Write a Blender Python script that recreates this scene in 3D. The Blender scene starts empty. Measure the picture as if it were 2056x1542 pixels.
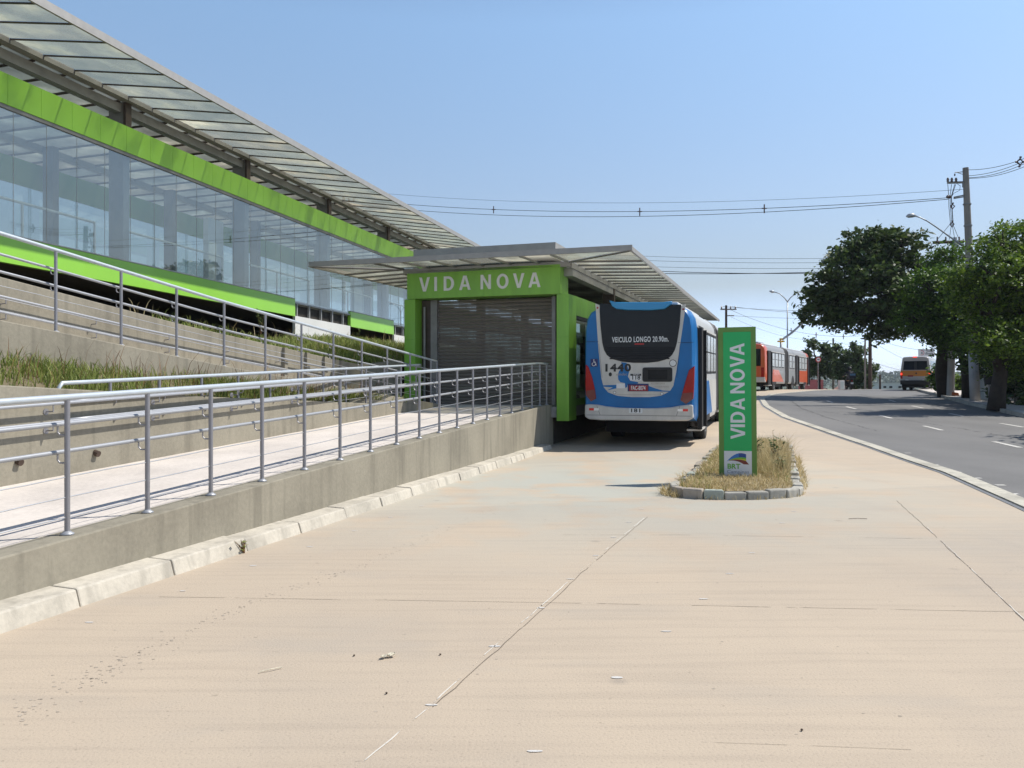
import bpy, bmesh, math, random
import numpy as np
from mathutils import Vector, Matrix

random.seed(7)
rng = np.random.default_rng(7)
sc = bpy.context.scene
col = sc.collection

# ------------------------------------------------------------------ camera, sky, sun, exposure
EYE = 1.5
FPX = 1660.0
cam_d = bpy.data.cameras.new('camera')
cam = bpy.data.objects.new('camera', cam_d)
col.objects.link(cam)
cam.location = (0, 0, EYE)
cam.rotation_euler = (math.radians(90), 0, 0)
cam_d.sensor_width = 36
cam_d.lens = FPX / 2056 * 36
cam_d.clip_end = 20000
cam_d.clip_start = 0.05
sc.camera = cam

SUN_AZ = math.radians(75)
SUN_EL = math.radians(52)
sundir = Vector((math.sin(SUN_AZ) * math.cos(SUN_EL), math.cos(SUN_AZ) * math.cos(SUN_EL), math.sin(SUN_EL)))
world = bpy.data.worlds.new('World')
sc.world = world
world.use_nodes = True
wn = world.node_tree
bg = wn.nodes['Background']
sky = wn.nodes.new('ShaderNodeTexSky')
sky.sky_type = 'NISHITA'
sky.sun_disc = False
sky.sun_elevation = SUN_EL
sky.sun_rotation = SUN_AZ
sky.air_density = 1.0
sky.dust_density = 0.25
sky.ozone_density = 2.2
# a hazy dry-season sky: paler and less glaring low down, a little deeper higher up
_tc = wn.nodes.new('ShaderNodeTexCoord')
_sx = wn.nodes.new('ShaderNodeSeparateXYZ')
wn.links.new(_tc.outputs['Generated'], _sx.inputs[0])
_rp = wn.nodes.new('ShaderNodeValToRGB')
for _p, _c in ((0.0, (0.80, 0.92, 1.40)), (0.05, (0.84, 0.90, 1.22)), (0.115, (0.76, 0.65, 0.61)), (0.218, (0.98, 0.88, 0.82)), (0.40, (1.20, 1.19, 1.10)), (0.75, (0.62, 0.62, 0.66))):
    _e = _rp.color_ramp.elements.new(_p)
    _e.color = (*_c, 1)
_rp.color_ramp.elements.remove(_rp.color_ramp.elements[0])
_rp.color_ramp.elements.remove(_rp.color_ramp.elements[-1])
wn.links.new(_sx.outputs[2], _rp.inputs[0])
_mx = wn.nodes.new('ShaderNodeMix')
_mx.data_type = 'RGBA'
_mx.blend_type = 'MULTIPLY'
_mx.inputs[0].default_value = 1.0
wn.links.new(sky.outputs[0], _mx.inputs[6])
wn.links.new(_rp.outputs[0], _mx.inputs[7])
wn.links.new(_mx.outputs[2], bg.inputs[0])
bg.inputs[1].default_value = 0.15
sun_d = bpy.data.lights.new('sun', 'SUN')
sun_d.energy = 4.8
sun_d.angle = math.radians(0.53)
sun_d.color = (1.0, 0.955, 0.88)
sun = bpy.data.objects.new('sun', sun_d)
col.objects.link(sun)
sun.rotation_euler = (-sundir).to_track_quat('-Z', 'Y').to_euler()
sc.view_settings.view_transform = 'Standard'
sc.view_settings.look = 'None'
sc.view_settings.exposure = 0.2
sc.view_settings.gamma = 1
sc.view_settings.use_curve_mapping = False
sc.render.engine = 'CYCLES'
sc.cycles.transparent_max_bounces = 32
sc.cycles.max_bounces = 8


# ------------------------------------------------------------------ materials
def C(r, g, b):
    f = lambda c: (c / 255 / 12.92) if c <= 10 else ((c / 255 + 0.055) / 1.055) ** 2.4
    return (f(r), f(g), f(b), 1)


def mul(c, k):
    return (min(c[0] * k, 1), min(c[1] * k, 1), min(c[2] * k, 1), 1)


def newmat(name):
    m = bpy.data.materials.new(name)
    m.use_nodes = True
    nt = m.node_tree
    return m, nt, nt.nodes['Principled BSDF'], nt.nodes['Material Output']


def N(nt, t, **kw):
    n = nt.nodes.new(t)
    for k, v in kw.items():
        setattr(n, k, v)
    return n


def noise(nt, scale, detail=4, stretch=None, rough=0.55, coord='Object'):
    tc = N(nt, 'ShaderNodeTexCoord')
    src = tc.outputs[coord]
    if stretch:
        mp = N(nt, 'ShaderNodeMapping')
        mp.inputs['Scale'].default_value = stretch
        nt.links.new(src, mp.inputs[0])
        src = mp.outputs[0]
    n = N(nt, 'ShaderNodeTexNoise')
    n.inputs['Scale'].default_value = scale
    n.inputs['Detail'].default_value = detail
    n.inputs['Roughness'].default_value = rough
    nt.links.new(src, n.inputs['Vector'])
    return n.outputs[0]


def ramp(nt, fac, stops):
    r = N(nt, 'ShaderNodeValToRGB')
    cr = r.color_ramp
    while len(cr.elements) < len(stops):
        cr.elements.new(0.5)
    for e, (p, c) in zip(cr.elements, stops):
        e.position = p
        e.color = c if len(c) == 4 else (*c, 1)
    nt.links.new(fac, r.inputs[0])
    return r.outputs[0]


def mix(nt, fac, a, b, mode='MIX'):
    n = N(nt, 'ShaderNodeMix', data_type='RGBA', blend_type=mode)
    for s, v in ((0, fac), (6, a), (7, b)):
        if hasattr(v, 'is_linked'):
            nt.links.new(v, n.inputs[s])
        else:
            n.inputs[s].default_value = v
    return n.outputs[2]


def bump(nt, h, strength, dist, bsdf):
    b = N(nt, 'ShaderNodeBump')
    b.inputs['Strength'].default_value = strength
    b.inputs['Distance'].default_value = dist
    nt.links.new(h, b.inputs['Height'])
    nt.links.new(b.outputs[0], bsdf.inputs['Normal'])


def plain(name, c, rough=0.6, metal=0.0, var=0.12, scale=6, spec=0.5, coat=0.0, bmp=0.0, stretch=None):
    m, nt, b, o = newmat(name)
    n = noise(nt, scale, 5, stretch)
    v = ramp(nt, n, [(0.3, mul(c, 1 - var)), (0.7, mul(c, 1 + var))])
    nt.links.new(v, b.inputs['Base Color'])
    b.inputs['Roughness'].default_value = rough
    b.inputs['Metallic'].default_value = metal
    b.inputs['Specular IOR Level'].default_value = spec
    b.inputs['Coat Weight'].default_value = coat
    if bmp:
        bump(nt, noise(nt, scale * 8, 4), bmp, 0.01, b)
    return m


def emit(name, c, s):
    m, nt, b, o = newmat(name)
    b.inputs['Base Color'].default_value = c
    b.inputs['Emission Color'].default_value = c
    b.inputs['Emission Strength'].default_value = s
    return m


def concrete(name, c, dark=0.75, rough=0.9, stain=True):
    m, nt, b, o = newmat(name)
    n1 = noise(nt, 1.1, 6)
    n2 = noise(nt, 26, 5)
    base = ramp(nt, n1, [(0.34, mul(c, dark * 0.92)), (0.5, c), (0.66, mul(c, 1.15))])
    base = mix(nt, 0.35, base, ramp(nt, n2, [(0.3, mul(c, 0.75)), (0.7, mul(c, 1.2))]))
    if stain:
        n3 = noise(nt, 2.2, 5, (3.0, 3.0, 0.25))
        f = ramp(nt, n3, [(0.50, (0, 0, 0)), (0.70, (0.7, 0.7, 0.7))])
        base = mix(nt, f, base, mul(c, 0.6))
    nt.links.new(base, b.inputs['Base Color'])
    b.inputs['Roughness'].default_value = rough
    b.inputs['Specular IOR Level'].default_value = 0.25
    bump(nt, n2, 0.25, 0.01, b)
    return m


def slab_mat():
    m, nt, b, o = newmat('pavement_concrete')
    c = (0.464, 0.385, 0.293, 1)
    n1 = noise(nt, 0.22, 6)
    base = ramp(nt, n1, [(0.3, (0.40, 0.345, 0.28, 1)), (0.46, c), (0.58, (0.49, 0.405, 0.305, 1)), (0.72, (0.47, 0.375, 0.275, 1))])
    # brushed streaks across the lane
    tc = N(nt, 'ShaderNodeTexCoord')
    mp = N(nt, 'ShaderNodeMapping')
    mp.inputs['Rotation'].default_value = (0, 0, math.radians(4))
    mp.inputs['Scale'].default_value = (0.35, 7, 1)
    nt.links.new(tc.outputs['Object'], mp.inputs[0])
    ns = N(nt, 'ShaderNodeTexNoise')
    ns.inputs['Scale'].default_value = 2.0
    ns.inputs['Detail'].default_value = 7
    nt.links.new(mp.outputs[0], ns.inputs['Vector'])
    st = ramp(nt, ns.outputs[0], [(0.35, (0.86, 0.86, 0.87)), (0.5, (1, 1, 1)), (0.7, (1.05, 1.05, 1.04))])
    base = mix(nt, 0.45, base, st, 'MULTIPLY')
    # speckle
    n2 = noise(nt, 75, 3)
    sp = ramp(nt, n2, [(0.28, (0.62, 0.62, 0.64)), (0.42, (1, 1, 1)), (0.8, (1.06, 1.05, 1.03))])
    base = mix(nt, 0.55, base, sp, 'MULTIPLY')
    n4 = noise(nt, 22, 2)
    sp2 = ramp(nt, n4, [(0.22, (0.45, 0.45, 0.45)), (0.30, (1, 1, 1))])
    base = mix(nt, 0.5, base, sp2, 'MULTIPLY')
    # pale grey cement stains in the bus bay
    vm = N(nt, 'ShaderNodeVectorMath', operation='DISTANCE')
    vm.inputs[1].default_value = (1.2, 12.6, 0)
    nt.links.new(tc.outputs['Object'], vm.inputs[0])
    mr = N(nt, 'ShaderNodeMapRange')
    mr.inputs[1].default_value = 6.5
    mr.inputs[2].default_value = 1.0
    nt.links.new(vm.outputs['Value'], mr.inputs[0])
    n3 = noise(nt, 1.0, 6)
    mm = N(nt, 'ShaderNodeMath', operation='MULTIPLY')
    f3 = ramp(nt, n3, [(0.38, (0, 0, 0)), (0.52, (0.95, 0.95, 0.95))])
    nt.links.new(mr.outputs[0], mm.inputs[0])
    nt.links.new(f3, mm.inputs[1])
    base = mix(nt, mm.outputs[0], base, (0.41, 0.41, 0.355, 1))
    # darker and paler castings from slab to slab
    mp2 = N(nt, 'ShaderNodeMapping')
    mp2.inputs['Rotation'].default_value = (0, 0, math.radians(-17))
    nt.links.new(tc.outputs['Object'], mp2.inputs[0])
    bt = N(nt, 'ShaderNodeTexBrick')
    bt.inputs['Color1'].default_value = (0.93, 0.93, 0.94, 1)
    bt.inputs['Color2'].default_value = (1.06, 1.05, 1.04, 1)
    bt.inputs['Mortar'].default_value = (0.98, 0.98, 0.98, 1)
    bt.inputs['Scale'].default_value = 1.0
    bt.inputs['Mortar Size'].default_value = 0.0
    bt.inputs['Brick Width'].default_value = 3.4
    bt.inputs['Row Height'].default_value = 4.9
    bt.offset = 0.0
    nt.links.new(mp2.outputs[0], bt.inputs['Vector'])
    base = mix(nt, 0.8, base, bt.outputs['Color'], 'MULTIPLY')
    # rubbed tyre tracks along the bus lane
    sx = N(nt, 'ShaderNodeSeparateXYZ')
    nt.links.new(mp2.outputs[0], sx.inputs[0])
    wv = N(nt, 'ShaderNodeMath', operation='PINGPONG')
    wv.inputs[1].default_value = 1.0
    nt.links.new(sx.outputs[0], wv.inputs[0])
    nw = noise(nt, 0.7, 6, (1.5, 0.35, 1))
    wm_ = N(nt, 'ShaderNodeMath', operation='MULTIPLY')
    wr = ramp(nt, wv.outputs[0], [(0.55, (0, 0, 0)), (0.85, (1, 1, 1))])
    nr = ramp(nt, nw, [(0.45, (0, 0, 0)), (0.65, (1, 1, 1))])
    nt.links.new(wr, wm_.inputs[0])
    nt.links.new(nr, wm_.inputs[1])
    ms = N(nt, 'ShaderNodeMath', operation='MULTIPLY')
    ms.inputs[1].default_value = 0.16
    nt.links.new(wm_.outputs[0], ms.inputs[0])
    base = mix(nt, ms.outputs[0], base, (0.27, 0.24, 0.21, 1))
    # scattered drips of oil
    vo = N(nt, 'ShaderNodeTexVoronoi')
    vo.inputs['Scale'].default_value = 1.4
    nt.links.new(tc.outputs['Object'], vo.inputs['Vector'])
    vd = ramp(nt, vo.outputs['Distance'], [(0.03, (0.35, 0.35, 0.35)), (0.09, (0, 0, 0))])
    nv = ramp(nt, noise(nt, 0.35, 3), [(0.5, (0, 0, 0)), (0.6, (1, 1, 1))])
    vm2 = N(nt, 'ShaderNodeMath', operation='MULTIPLY')
    nt.links.new(vd, vm2.inputs[0])
    nt.links.new(nv, vm2.inputs[1])
    base = mix(nt, vm2.outputs[0], base, (0.2, 0.18, 0.16, 1))
    # faint grey oil and tyre stains
    n5 = noise(nt, 0.55, 6, (1.0, 2.6, 1))
    f5 = ramp(nt, n5, [(0.56, (0, 0, 0)), (0.75, (0.45, 0.45, 0.45))])
    base = mix(nt, f5, base, (0.36, 0.32, 0.27, 1))
    nt.links.new(base, b.inputs['Base Color'])
    b.inputs['Roughness'].default_value = 0.85
    b.inputs['Specular IOR Level'].default_value = 0.3
    bump(nt, n2, 0.35, 0.006, b)
    return m


def asphalt_mat():
    m, nt, b, o = newmat('asphalt')
    n1 = noise(nt, 0.5, 6, (1, 0.4, 1))
    base = ramp(nt, n1, [(0.3, (0.120, 0.116, 0.110, 1)), (0.5, (0.148, 0.143, 0.136, 1)), (0.7, (0.165, 0.159, 0.150, 1))])
    n2 = noise(nt, 60, 3)
    sp = ramp(nt, n2, [(0.3, (0.7, 0.7, 0.7)), (0.7, (1.3, 1.3, 1.3))])
    base = mix(nt, 0.6, base, sp, 'MULTIPLY')
    nt.links.new(base, b.inputs['Base Color'])
    b.inputs['Roughness'].default_value = 0.8
    bump(nt, n2, 0.4, 0.006, b)
    return m


def glass_mat(name, tint, refl=1.0, base_refl=0.20, dust=0.10):
    m, nt, b, o = newmat(name)
    nt.nodes.remove(b)
    tr = N(nt, 'ShaderNodeBsdfTransparent')
    tr.inputs[0].default_value = tint
    gl = N(nt, 'ShaderNodeBsdfGlossy')
    gl.inputs['Roughness'].default_value = 0.01
    gl.inputs[0].default_value = (0.9, 0.95, 0.95, 1)
    geo = N(nt, 'ShaderNodeNewGeometry')
    dt = N(nt, 'ShaderNodeVectorMath', operation='DOT_PRODUCT')
    nt.links.new(geo.outputs['Incoming'], dt.inputs[0])
    nt.links.new(geo.outputs['Normal'], dt.inputs[1])
    ab = N(nt, 'ShaderNodeMath', operation='ABSOLUTE')
    nt.links.new(dt.outputs['Value'], ab.inputs[0])
    om = N(nt, 'ShaderNodeMath', operation='SUBTRACT')
    om.inputs[0].default_value = 1.0
    nt.links.new(ab.outputs[0], om.inputs[1])
    pw = N(nt, 'ShaderNodeMath', operation='POWER')
    pw.inputs[1].default_value = 4.0
    nt.links.new(om.outputs[0], pw.inputs[0])
    ml = N(nt, 'ShaderNodeMath', operation='MULTIPLY_ADD')
    ml.inputs[1].default_value = 0.9 * refl
    ml.inputs[2].default_value = base_refl
    ml.use_clamp = True
    nt.links.new(pw.outputs[0], ml.inputs[0])
    mx = N(nt, 'ShaderNodeMixShader')
    nt.links.new(ml.outputs[0], mx.inputs[0])
    nt.links.new(tr.outputs[0], mx.inputs[1])
    nt.links.new(gl.outputs[0], mx.inputs[2])
    if dust:
        df = N(nt, 'ShaderNodeBsdfDiffuse')
        df.inputs[0].default_value = (0.55, 0.60, 0.60, 1)
        md = N(nt, 'ShaderNodeMixShader')
        dr = ramp(nt, noise(nt, 0.6, 5), [(0.3, (dust * 0.6,) * 3), (0.7, (dust * 1.5,) * 3)])
        nt.links.new(dr, md.inputs[0])
        nt.links.new(mx.outputs[0], md.inputs[1])
        nt.links.new(df.outputs[0], md.inputs[2])
        mx = md
    nt.links.new(mx.outputs[0], o.inputs[0])
    return m


def roof_mat(name, clear, tint, dirt):
    """translucent ribbed roofing: part see-through, part milky, with dirt that differs per sheet"""
    m, nt, b, o = newmat(name)
    nt.nodes.remove(b)
    tr = N(nt, 'ShaderNodeBsdfTransparent')
    tr.inputs[0].default_value = tint
    tl = N(nt, 'ShaderNodeBsdfTranslucent')
    df = N(nt, 'ShaderNodeBsdfDiffuse')
    geo = N(nt, 'ShaderNodeNewGeometry')
    tc = N(nt, 'ShaderNodeTexCoord')
    cb = N(nt, 'ShaderNodeCombineXYZ')
    ml = N(nt, 'ShaderNodeMath', operation='MULTIPLY')
    ml.inputs[1].default_value = 57.0
    nt.links.new(geo.outputs['Random Per Island'], ml.inputs[0])
    nt.links.new(ml.outputs[0], cb.inputs[2])
    va = N(nt, 'ShaderNodeVectorMath', operation='ADD')
    nt.links.new(tc.outputs['Object'], va.inputs[0])
    nt.links.new(cb.outputs[0], va.inputs[1])
    n1 = N(nt, 'ShaderNodeTexNoise')
    n1.inputs['Scale'].default_value = 0.8
    n1.inputs['Detail'].default_value = 6
    nt.links.new(va.outputs[0], n1.inputs['Vector'])
    cc = ramp(nt, n1.outputs[0], [(0.32, mul(dirt, 0.6)), (0.47, dirt), (0.58, (0.55, 0.56, 0.53, 1)), (0.66, (0.75, 0.75, 0.71, 1))])
    pr_ = ramp(nt, geo.outputs['Random Per Island'], [(0.0, (1.0, 1.0, 0.98)), (0.35, (0.86, 0.9, 0.88)), (0.62, (1.02, 1.0, 0.97)), (0.86, (0.97, 0.88, 0.80)), (1.0, (1.3, 1.3, 1.25))])
    cc = mix(nt, 0.9, cc, pr_, 'MULTIPLY')
    nt.links.new(cc, tl.inputs[0])
    nt.links.new(cc, df.inputs[0])
    m1 = N(nt, 'ShaderNodeMixShader')
    m1.inputs[0].default_value = 0.40
    nt.links.new(tl.outputs[0], m1.inputs[1])
    nt.links.new(df.outputs[0], m1.inputs[2])
    fc = ramp(nt, n1.outputs[0], [(0.38, (clear,) * 3), (0.55, (clear * 0.85,) * 3), (0.64, (clear * 0.3,) * 3)])
    m2 = N(nt, 'ShaderNodeMixShader')
    nt.links.new(fc, m2.inputs[0])
    nt.links.new(m1.outputs[0], m2.inputs[1])
    nt.links.new(tr.outputs[0], m2.inputs[2])
    nt.links.new(m2.outputs[0], o.inputs[0])
    return m


def leaf_mat(name, dark, light, trans=0.3):
    m, nt, b, o = newmat(name)
    geo = N(nt, 'ShaderNodeNewGeometry')
    c = ramp(nt, geo.outputs['Random Per Island'], [(0.0, dark), (1.0, light)])
    nt.links.new(c, b.inputs['Base Color'])
    b.inputs['Roughness'].default_value = 0.55
    b.inputs['Specular IOR Level'].default_value = 0.3
    tl = N(nt, 'ShaderNodeBsdfTranslucent')
    nt.links.new(c, tl.inputs[0])
    mx = N(nt, 'ShaderNodeMixShader')
    mx.inputs[0].default_value = trans
    nt.links.new(b.outputs[0], mx.inputs[1])
    nt.links.new(tl.outputs[0], mx.inputs[2])
    nt.links.new(mx.outputs[0], o.inputs[0])
    return m


def shutter_mat():
    m, nt, b, o = newmat('shutter_slats')
    b.inputs['Base Color'].default_value = (0.15, 0.132, 0.115, 1)
    b.inputs['Metallic'].default_value = 0.0
    b.inputs['Roughness'].default_value = 0.7
    tr = N(nt, 'ShaderNodeBsdfTransparent')
    mx = N(nt, 'ShaderNodeMixShader')
    mx.inputs[0].default_value = 0.035
    nt.links.new(b.outputs[0], mx.inputs[1])
    nt.links.new(tr.outputs[0], mx.inputs[2])
    nt.links.new(mx.outputs[0], o.inputs[0])
    return m


def joint_mat(name, c, cut, sc_=2.3):
    """broken sealant: worn away in places"""
    m, nt, b, o = newmat(name)
    b.inputs['Base Color'].default_value = c
    b.inputs['Roughness'].default_value = 0.8
    tr = N(nt, 'ShaderNodeBsdfTransparent')
    n = noise(nt, sc_, 6)
    f = ramp(nt, n, [(cut - 0.02, (0, 0, 0)), (cut + 0.02, (1, 1, 1))])
    mx = N(nt, 'ShaderNodeMixShader')
    nt.links.new(f, mx.inputs[0])
    nt.links.new(tr.outputs[0], mx.inputs[1])
    nt.links.new(b.outputs[0], mx.inputs[2])
    nt.links.new(mx.outputs[0], o.inputs[0])
    return m


M = {}
M['slab'] = slab_mat()
M['asphalt'] = asphalt_mat()
M['wall'] = concrete('grey_render', (0.275, 0.25, 0.195, 1), 0.82)
M['walk'] = concrete('pale_walkway', (0.60, 0.545, 0.49, 1), 0.9, stain=False)
M['kerb'] = concrete('whitewashed_kerb', (0.50, 0.46, 0.385, 1), 0.68)
M['old_kerb'] = concrete('old_kerb', (0.40, 0.38, 0.33, 1), 0.6)
M['kerb_green'] = concrete('green_stained_kerb', (0.37, 0.40, 0.345, 1), 0.6)
M['kerb_brown'] = concrete('brown_stained_kerb', (0.37, 0.325, 0.27, 1), 0.6)
M['soil_shade'] = plain('shade_black_soil', (0.035, 0.03, 0.025, 1), 0.95, var=0.3)  # near-black soil; deep shade under hall and platform put into the colour
M['earth'] = plain('earth', (0.16, 0.13, 0.075, 1), 0.95, var=0.3, scale=0.7)
M['dry_earth'] = plain('dry_earth', (0.27, 0.21, 0.12, 1), 0.95, var=0.25, scale=3)
M['line'] = concrete('line_paint', (0.60, 0.58, 0.53, 1), 0.72, 0.7)
M['edge'] = concrete('edge_strip', (0.50, 0.47, 0.39, 1), 0.7, 0.8)
M['galv'] = plain('galvanised_steel', (0.28, 0.275, 0.29, 1), 0.45, 0.45, 0.06, 12)
M['galv_lt'] = plain('painted_rail', (0.36, 0.37, 0.39, 1), 0.42, 0.3, 0.06, 12)
M['top_rail'] = plain('pale_top_rail', (0.47, 0.515, 0.55, 1), 0.38, 0.2, 0.05, 12)
M['cable'] = plain('steel_cable', (0.5, 0.51, 0.53, 1), 0.35, 0.6, 0.05)
M['green'] = plain('green_panel', (0.19, 0.43, 0.045, 1), 0.4, 0, 0.12, 1.6, coat=0.15, stretch=(2.5, 2.5, 0.5))
M['green_lit'] = plain('sunlit_green_band', (0.27, 0.58, 0.055, 1), 0.35, 0, 0.05, 0.8, coat=0.2)  # brighter copy of the station green, sun on the bands put into it
M['green_dk'] = plain('seam_shade_green', (0.15, 0.37, 0.035, 1), 0.4, 0, 0.06, 0.8)  # darker copy of the green for the shaded far band; also seams
M['totem_frame'] = plain('totem_frame', (0.125, 0.25, 0.045, 1), 0.5, 0, 0.08, 4)
M['totem_panel'] = plain('totem_panel', (0.022, 0.42, 0.115, 1), 0.4, 0, 0.04, 2, spec=0.3, coat=0.1)
M['white'] = plain('white_vinyl', (0.72, 0.72, 0.72, 1), 0.45, 0, 0.03)
M['white_wall'] = plain('white_wall', (0.66, 0.66, 0.64, 1), 0.8, 0, 0.06, 1)
M['sign_white'] = plain('sign_letter', (0.68, 0.70, 0.70, 1), 0.5, 0, 0.03)
M['steel_dk'] = plain('brown_steel', (0.075, 0.055, 0.045, 1), 0.5, 0.2, 0.2)
M['steel_gr'] = plain('grey_steel', (0.22, 0.215, 0.21, 1), 0.45, 0.3, 0.15, 3)
M['alu'] = plain('grey_aluminium', (0.33, 0.325, 0.315, 1), 0.45, 0.25, 0.18, 2)
M['fascia'] = plain('roof_fascia', (0.34, 0.325, 0.30, 1), 0.5, 0.2, 0.08)
M['glass'] = glass_mat('window_glass', (0.71, 0.79, 0.79, 1))
M['glass_dk'] = glass_mat('dark_glass', (0.42, 0.50, 0.46, 1), 1.0, 0.10, 0.0)
M['roof'] = roof_mat('translucent_roof', 0.62, (0.94, 0.92, 0.80, 1), (0.39, 0.385, 0.38, 1))
M['roof_in'] = roof_mat('ceiling_sheet', 0.12, (0.7, 0.76, 0.7, 1), (0.46, 0.46, 0.45, 1))
M['floor_in'] = plain('station_floor', (0.30, 0.30, 0.29, 1), 0.6, 0, 0.1)
M['shutter'] = shutter_mat()
M['black'] = plain('black_rubber', (0.012, 0.012, 0.013, 1), 0.6, 0, 0.2)
M['void'] = plain('unlit_black', (0.01, 0.01, 0.012, 1), 0.8, 0, 0.2)  # near-black; shade of doorways, arches and undersides put into the colour
M['bus_blue'] = plain('blue_paint', (0.006, 0.135, 0.38, 1), 0.35, 0, 0.14, 1.3, spec=0.35, coat=0.05)
M['bus_light'] = plain('light_blue_paint', (0.03, 0.27, 0.56, 1), 0.35, 0, 0.04, 1, coat=0.1)
M['bus_silver'] = plain('silver_paint', (0.55, 0.535, 0.50, 1), 0.45, 0.05, 0.13, 1.6, coat=0.05, stretch=(2.0, 1.0, 0.7))
M['bus_side'] = plain('pale_side_paint', (0.46, 0.47, 0.47, 1), 0.4, 0, 0.05, 2, spec=0.4)
M['bus_side_dk'] = plain('grey_side_paint', (0.27, 0.265, 0.26, 1), 0.4, 0, 0.05, 2, spec=0.4)
M['bus_roof'] = plain('bus_roof_white', (0.62, 0.63, 0.64, 1), 0.5, 0, 0.05, 2)
M['bus_orange'] = plain('orange_paint', (0.62, 0.10, 0.025, 1), 0.3, 0, 0.06, 1, coat=0.5)
M['bus_grey'] = plain('grey_bus_paint', (0.27, 0.28, 0.28, 1), 0.4, 0, 0.06, 1, coat=0.3)
M['bus_glass'] = plain('black_window', (0.006, 0.007, 0.009, 1), 0.12, 0, 0.1, spec=0.22)
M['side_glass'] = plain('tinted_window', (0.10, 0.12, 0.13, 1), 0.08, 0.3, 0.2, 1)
M['side_glass_lit'] = plain('daylit_window_tone', (0.50, 0.53, 0.54, 1), 0.2, 0, 0.1, 1)  # daylight on the panes put into the colour
M['bellows'] = plain('bellows', (0.10, 0.095, 0.09, 1), 0.8, 0, 0.15)
M['lamp_red'] = plain('tail_lamp_red', (0.36, 0.007, 0.005, 1), 0.25, 0, 0.15, 3, spec=0.3, coat=0.1)
M['lamp_smoke'] = plain('tail_lamp_smoke', (0.16, 0.02, 0.02, 1), 0.2, 0, 0.1, 3, coat=0.6)
M['refl_red'] = plain('reflector_red', (0.75, 0.03, 0.02, 1), 0.25, 0, 0.05, coat=0.5)
M['refl_white'] = plain('reflector_white', (0.86, 0.86, 0.84, 1), 0.25, 0, 0.02, coat=0.5)
M['brake'] = emit('brake_lamp', (1.0, 0.05, 0.02, 1), 1.6)
M['plate_red'] = plain('red_plate', (0.26, 0.012, 0.02, 1), 0.4, 0, 0.08)
M['navy'] = plain('navy_sticker', (0.012, 0.02, 0.12, 1), 0.4)
M['ink'] = plain('black_ink', (0.015, 0.015, 0.015, 1), 0.5)
M['ink_grey'] = plain('grey_ink', (0.30, 0.31, 0.32, 1), 0.5)
M['ink_faint'] = plain('faint_ink', (0.33, 0.29, 0.25, 1), 0.5)
M['ink_red'] = plain('red_ink', (0.5, 0.02, 0.02, 1), 0.5)
M['logo_blue'] = plain('logo_blue', (0.03, 0.16, 0.48, 1), 0.4)
M['logo_navy'] = plain('logo_navy', (0.015, 0.06, 0.26, 1), 0.4)
M['logo_green'] = plain('logo_green', (0.14, 0.42, 0.03, 1), 0.4)
M['logo_yellow'] = plain('logo_yellow', (0.62, 0.55, 0.03, 1), 0.4)
M['logo_red'] = plain('logo_red', (0.20, 0.03, 0.02, 1), 0.4)
M['tyre'] = plain('tyre', (0.018, 0.018, 0.018, 1), 0.85, 0, 0.2, 10)
M['rim'] = plain('wheel_rim', (0.42, 0.42, 0.42, 1), 0.4, 0.6, 0.1)
M['pole'] = concrete('pole_concrete', (0.26, 0.235, 0.205, 1), 0.85)
M['pole_white'] = concrete('pole_limewash', (0.46, 0.45, 0.44, 1), 0.85)
M['wood'] = plain('dark_wood', (0.07, 0.045, 0.032, 1), 0.85, 0, 0.25, 3)
M['wire'] = plain('wire', (0.03, 0.032, 0.036, 1), 0.6)
M['ceramic'] = plain('insulator', (0.10, 0.06, 0.05, 1), 0.35)
M['lamp_grey'] = plain('lamp_grey', (0.36, 0.37, 0.38, 1), 0.4, 0.4, 0.08)
M['bark'] = plain('bark', (0.035, 0.026, 0.02, 1), 0.9, 0, 0.35, 5, bmp=0.6)
M['leaf_dark'] = leaf_mat('leaf_dark', (0.022, 0.045, 0.014, 1), (0.115, 0.165, 0.045, 1), 0.26)
M['leaf_mid'] = leaf_mat('leaf_mid', (0.022, 0.058, 0.008, 1), (0.14, 0.25, 0.028, 1), 0.32)
M['leaf_lime'] = leaf_mat('leaf_lime', (0.025, 0.060, 0.008, 1), (0.20, 0.30, 0.034, 1), 0.34)
M['leaf_small'] = leaf_mat('leaf_small', (0.035, 0.065, 0.022, 1), (0.14, 0.20, 0.07, 1), 0.28)
M['grass_green'] = leaf_mat('grass_green', (0.10, 0.15, 0.03, 1), (0.36, 0.40, 0.11, 1), 0.35)
M['grass_dry'] = leaf_mat('grass_dry', (0.30, 0.22, 0.09, 1), (0.72, 0.60, 0.34, 1), 0.35)
M['grass_seed'] = leaf_mat('grass_seed', (0.14, 0.07, 0.03, 1), (0.30, 0.17, 0.08, 1), 0.2)
M['van_white'] = plain('van_white', (0.38, 0.365, 0.34, 1), 0.35, 0, 0.05, 1, coat=0.4)
M['van_yellow'] = plain('van_yellow', (0.52, 0.19, 0.015, 1), 0.4, 0, 0.05, 1, coat=0.3)
M['yellow'] = plain('yellow_paint', (0.62, 0.33, 0.02, 1), 0.5, 0, 0.08)
M['brick'] = plain('orange_brick', (0.45, 0.12, 0.04, 1), 0.85, 0, 0.15, 8)
M['pink'] = plain('pink_wall', (0.55, 0.16, 0.16, 1), 0.85, 0, 0.25, 1.2)
M['house_wall'] = plain('house_wall', (0.34, 0.30, 0.25, 1), 0.9, 0, 0.15, 1)
M['house_green'] = plain('green_gate', (0.05, 0.16, 0.08, 1), 0.7, 0, 0.15, 1)
M['tile'] = plain('roof_tile', (0.30, 0.12, 0.07, 1), 0.85, 0, 0.2, 4)
M['far_white'] = plain('far_white_wall', (0.58, 0.57, 0.54, 1), 0.9, 0, 0.1, 0.3)
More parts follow.
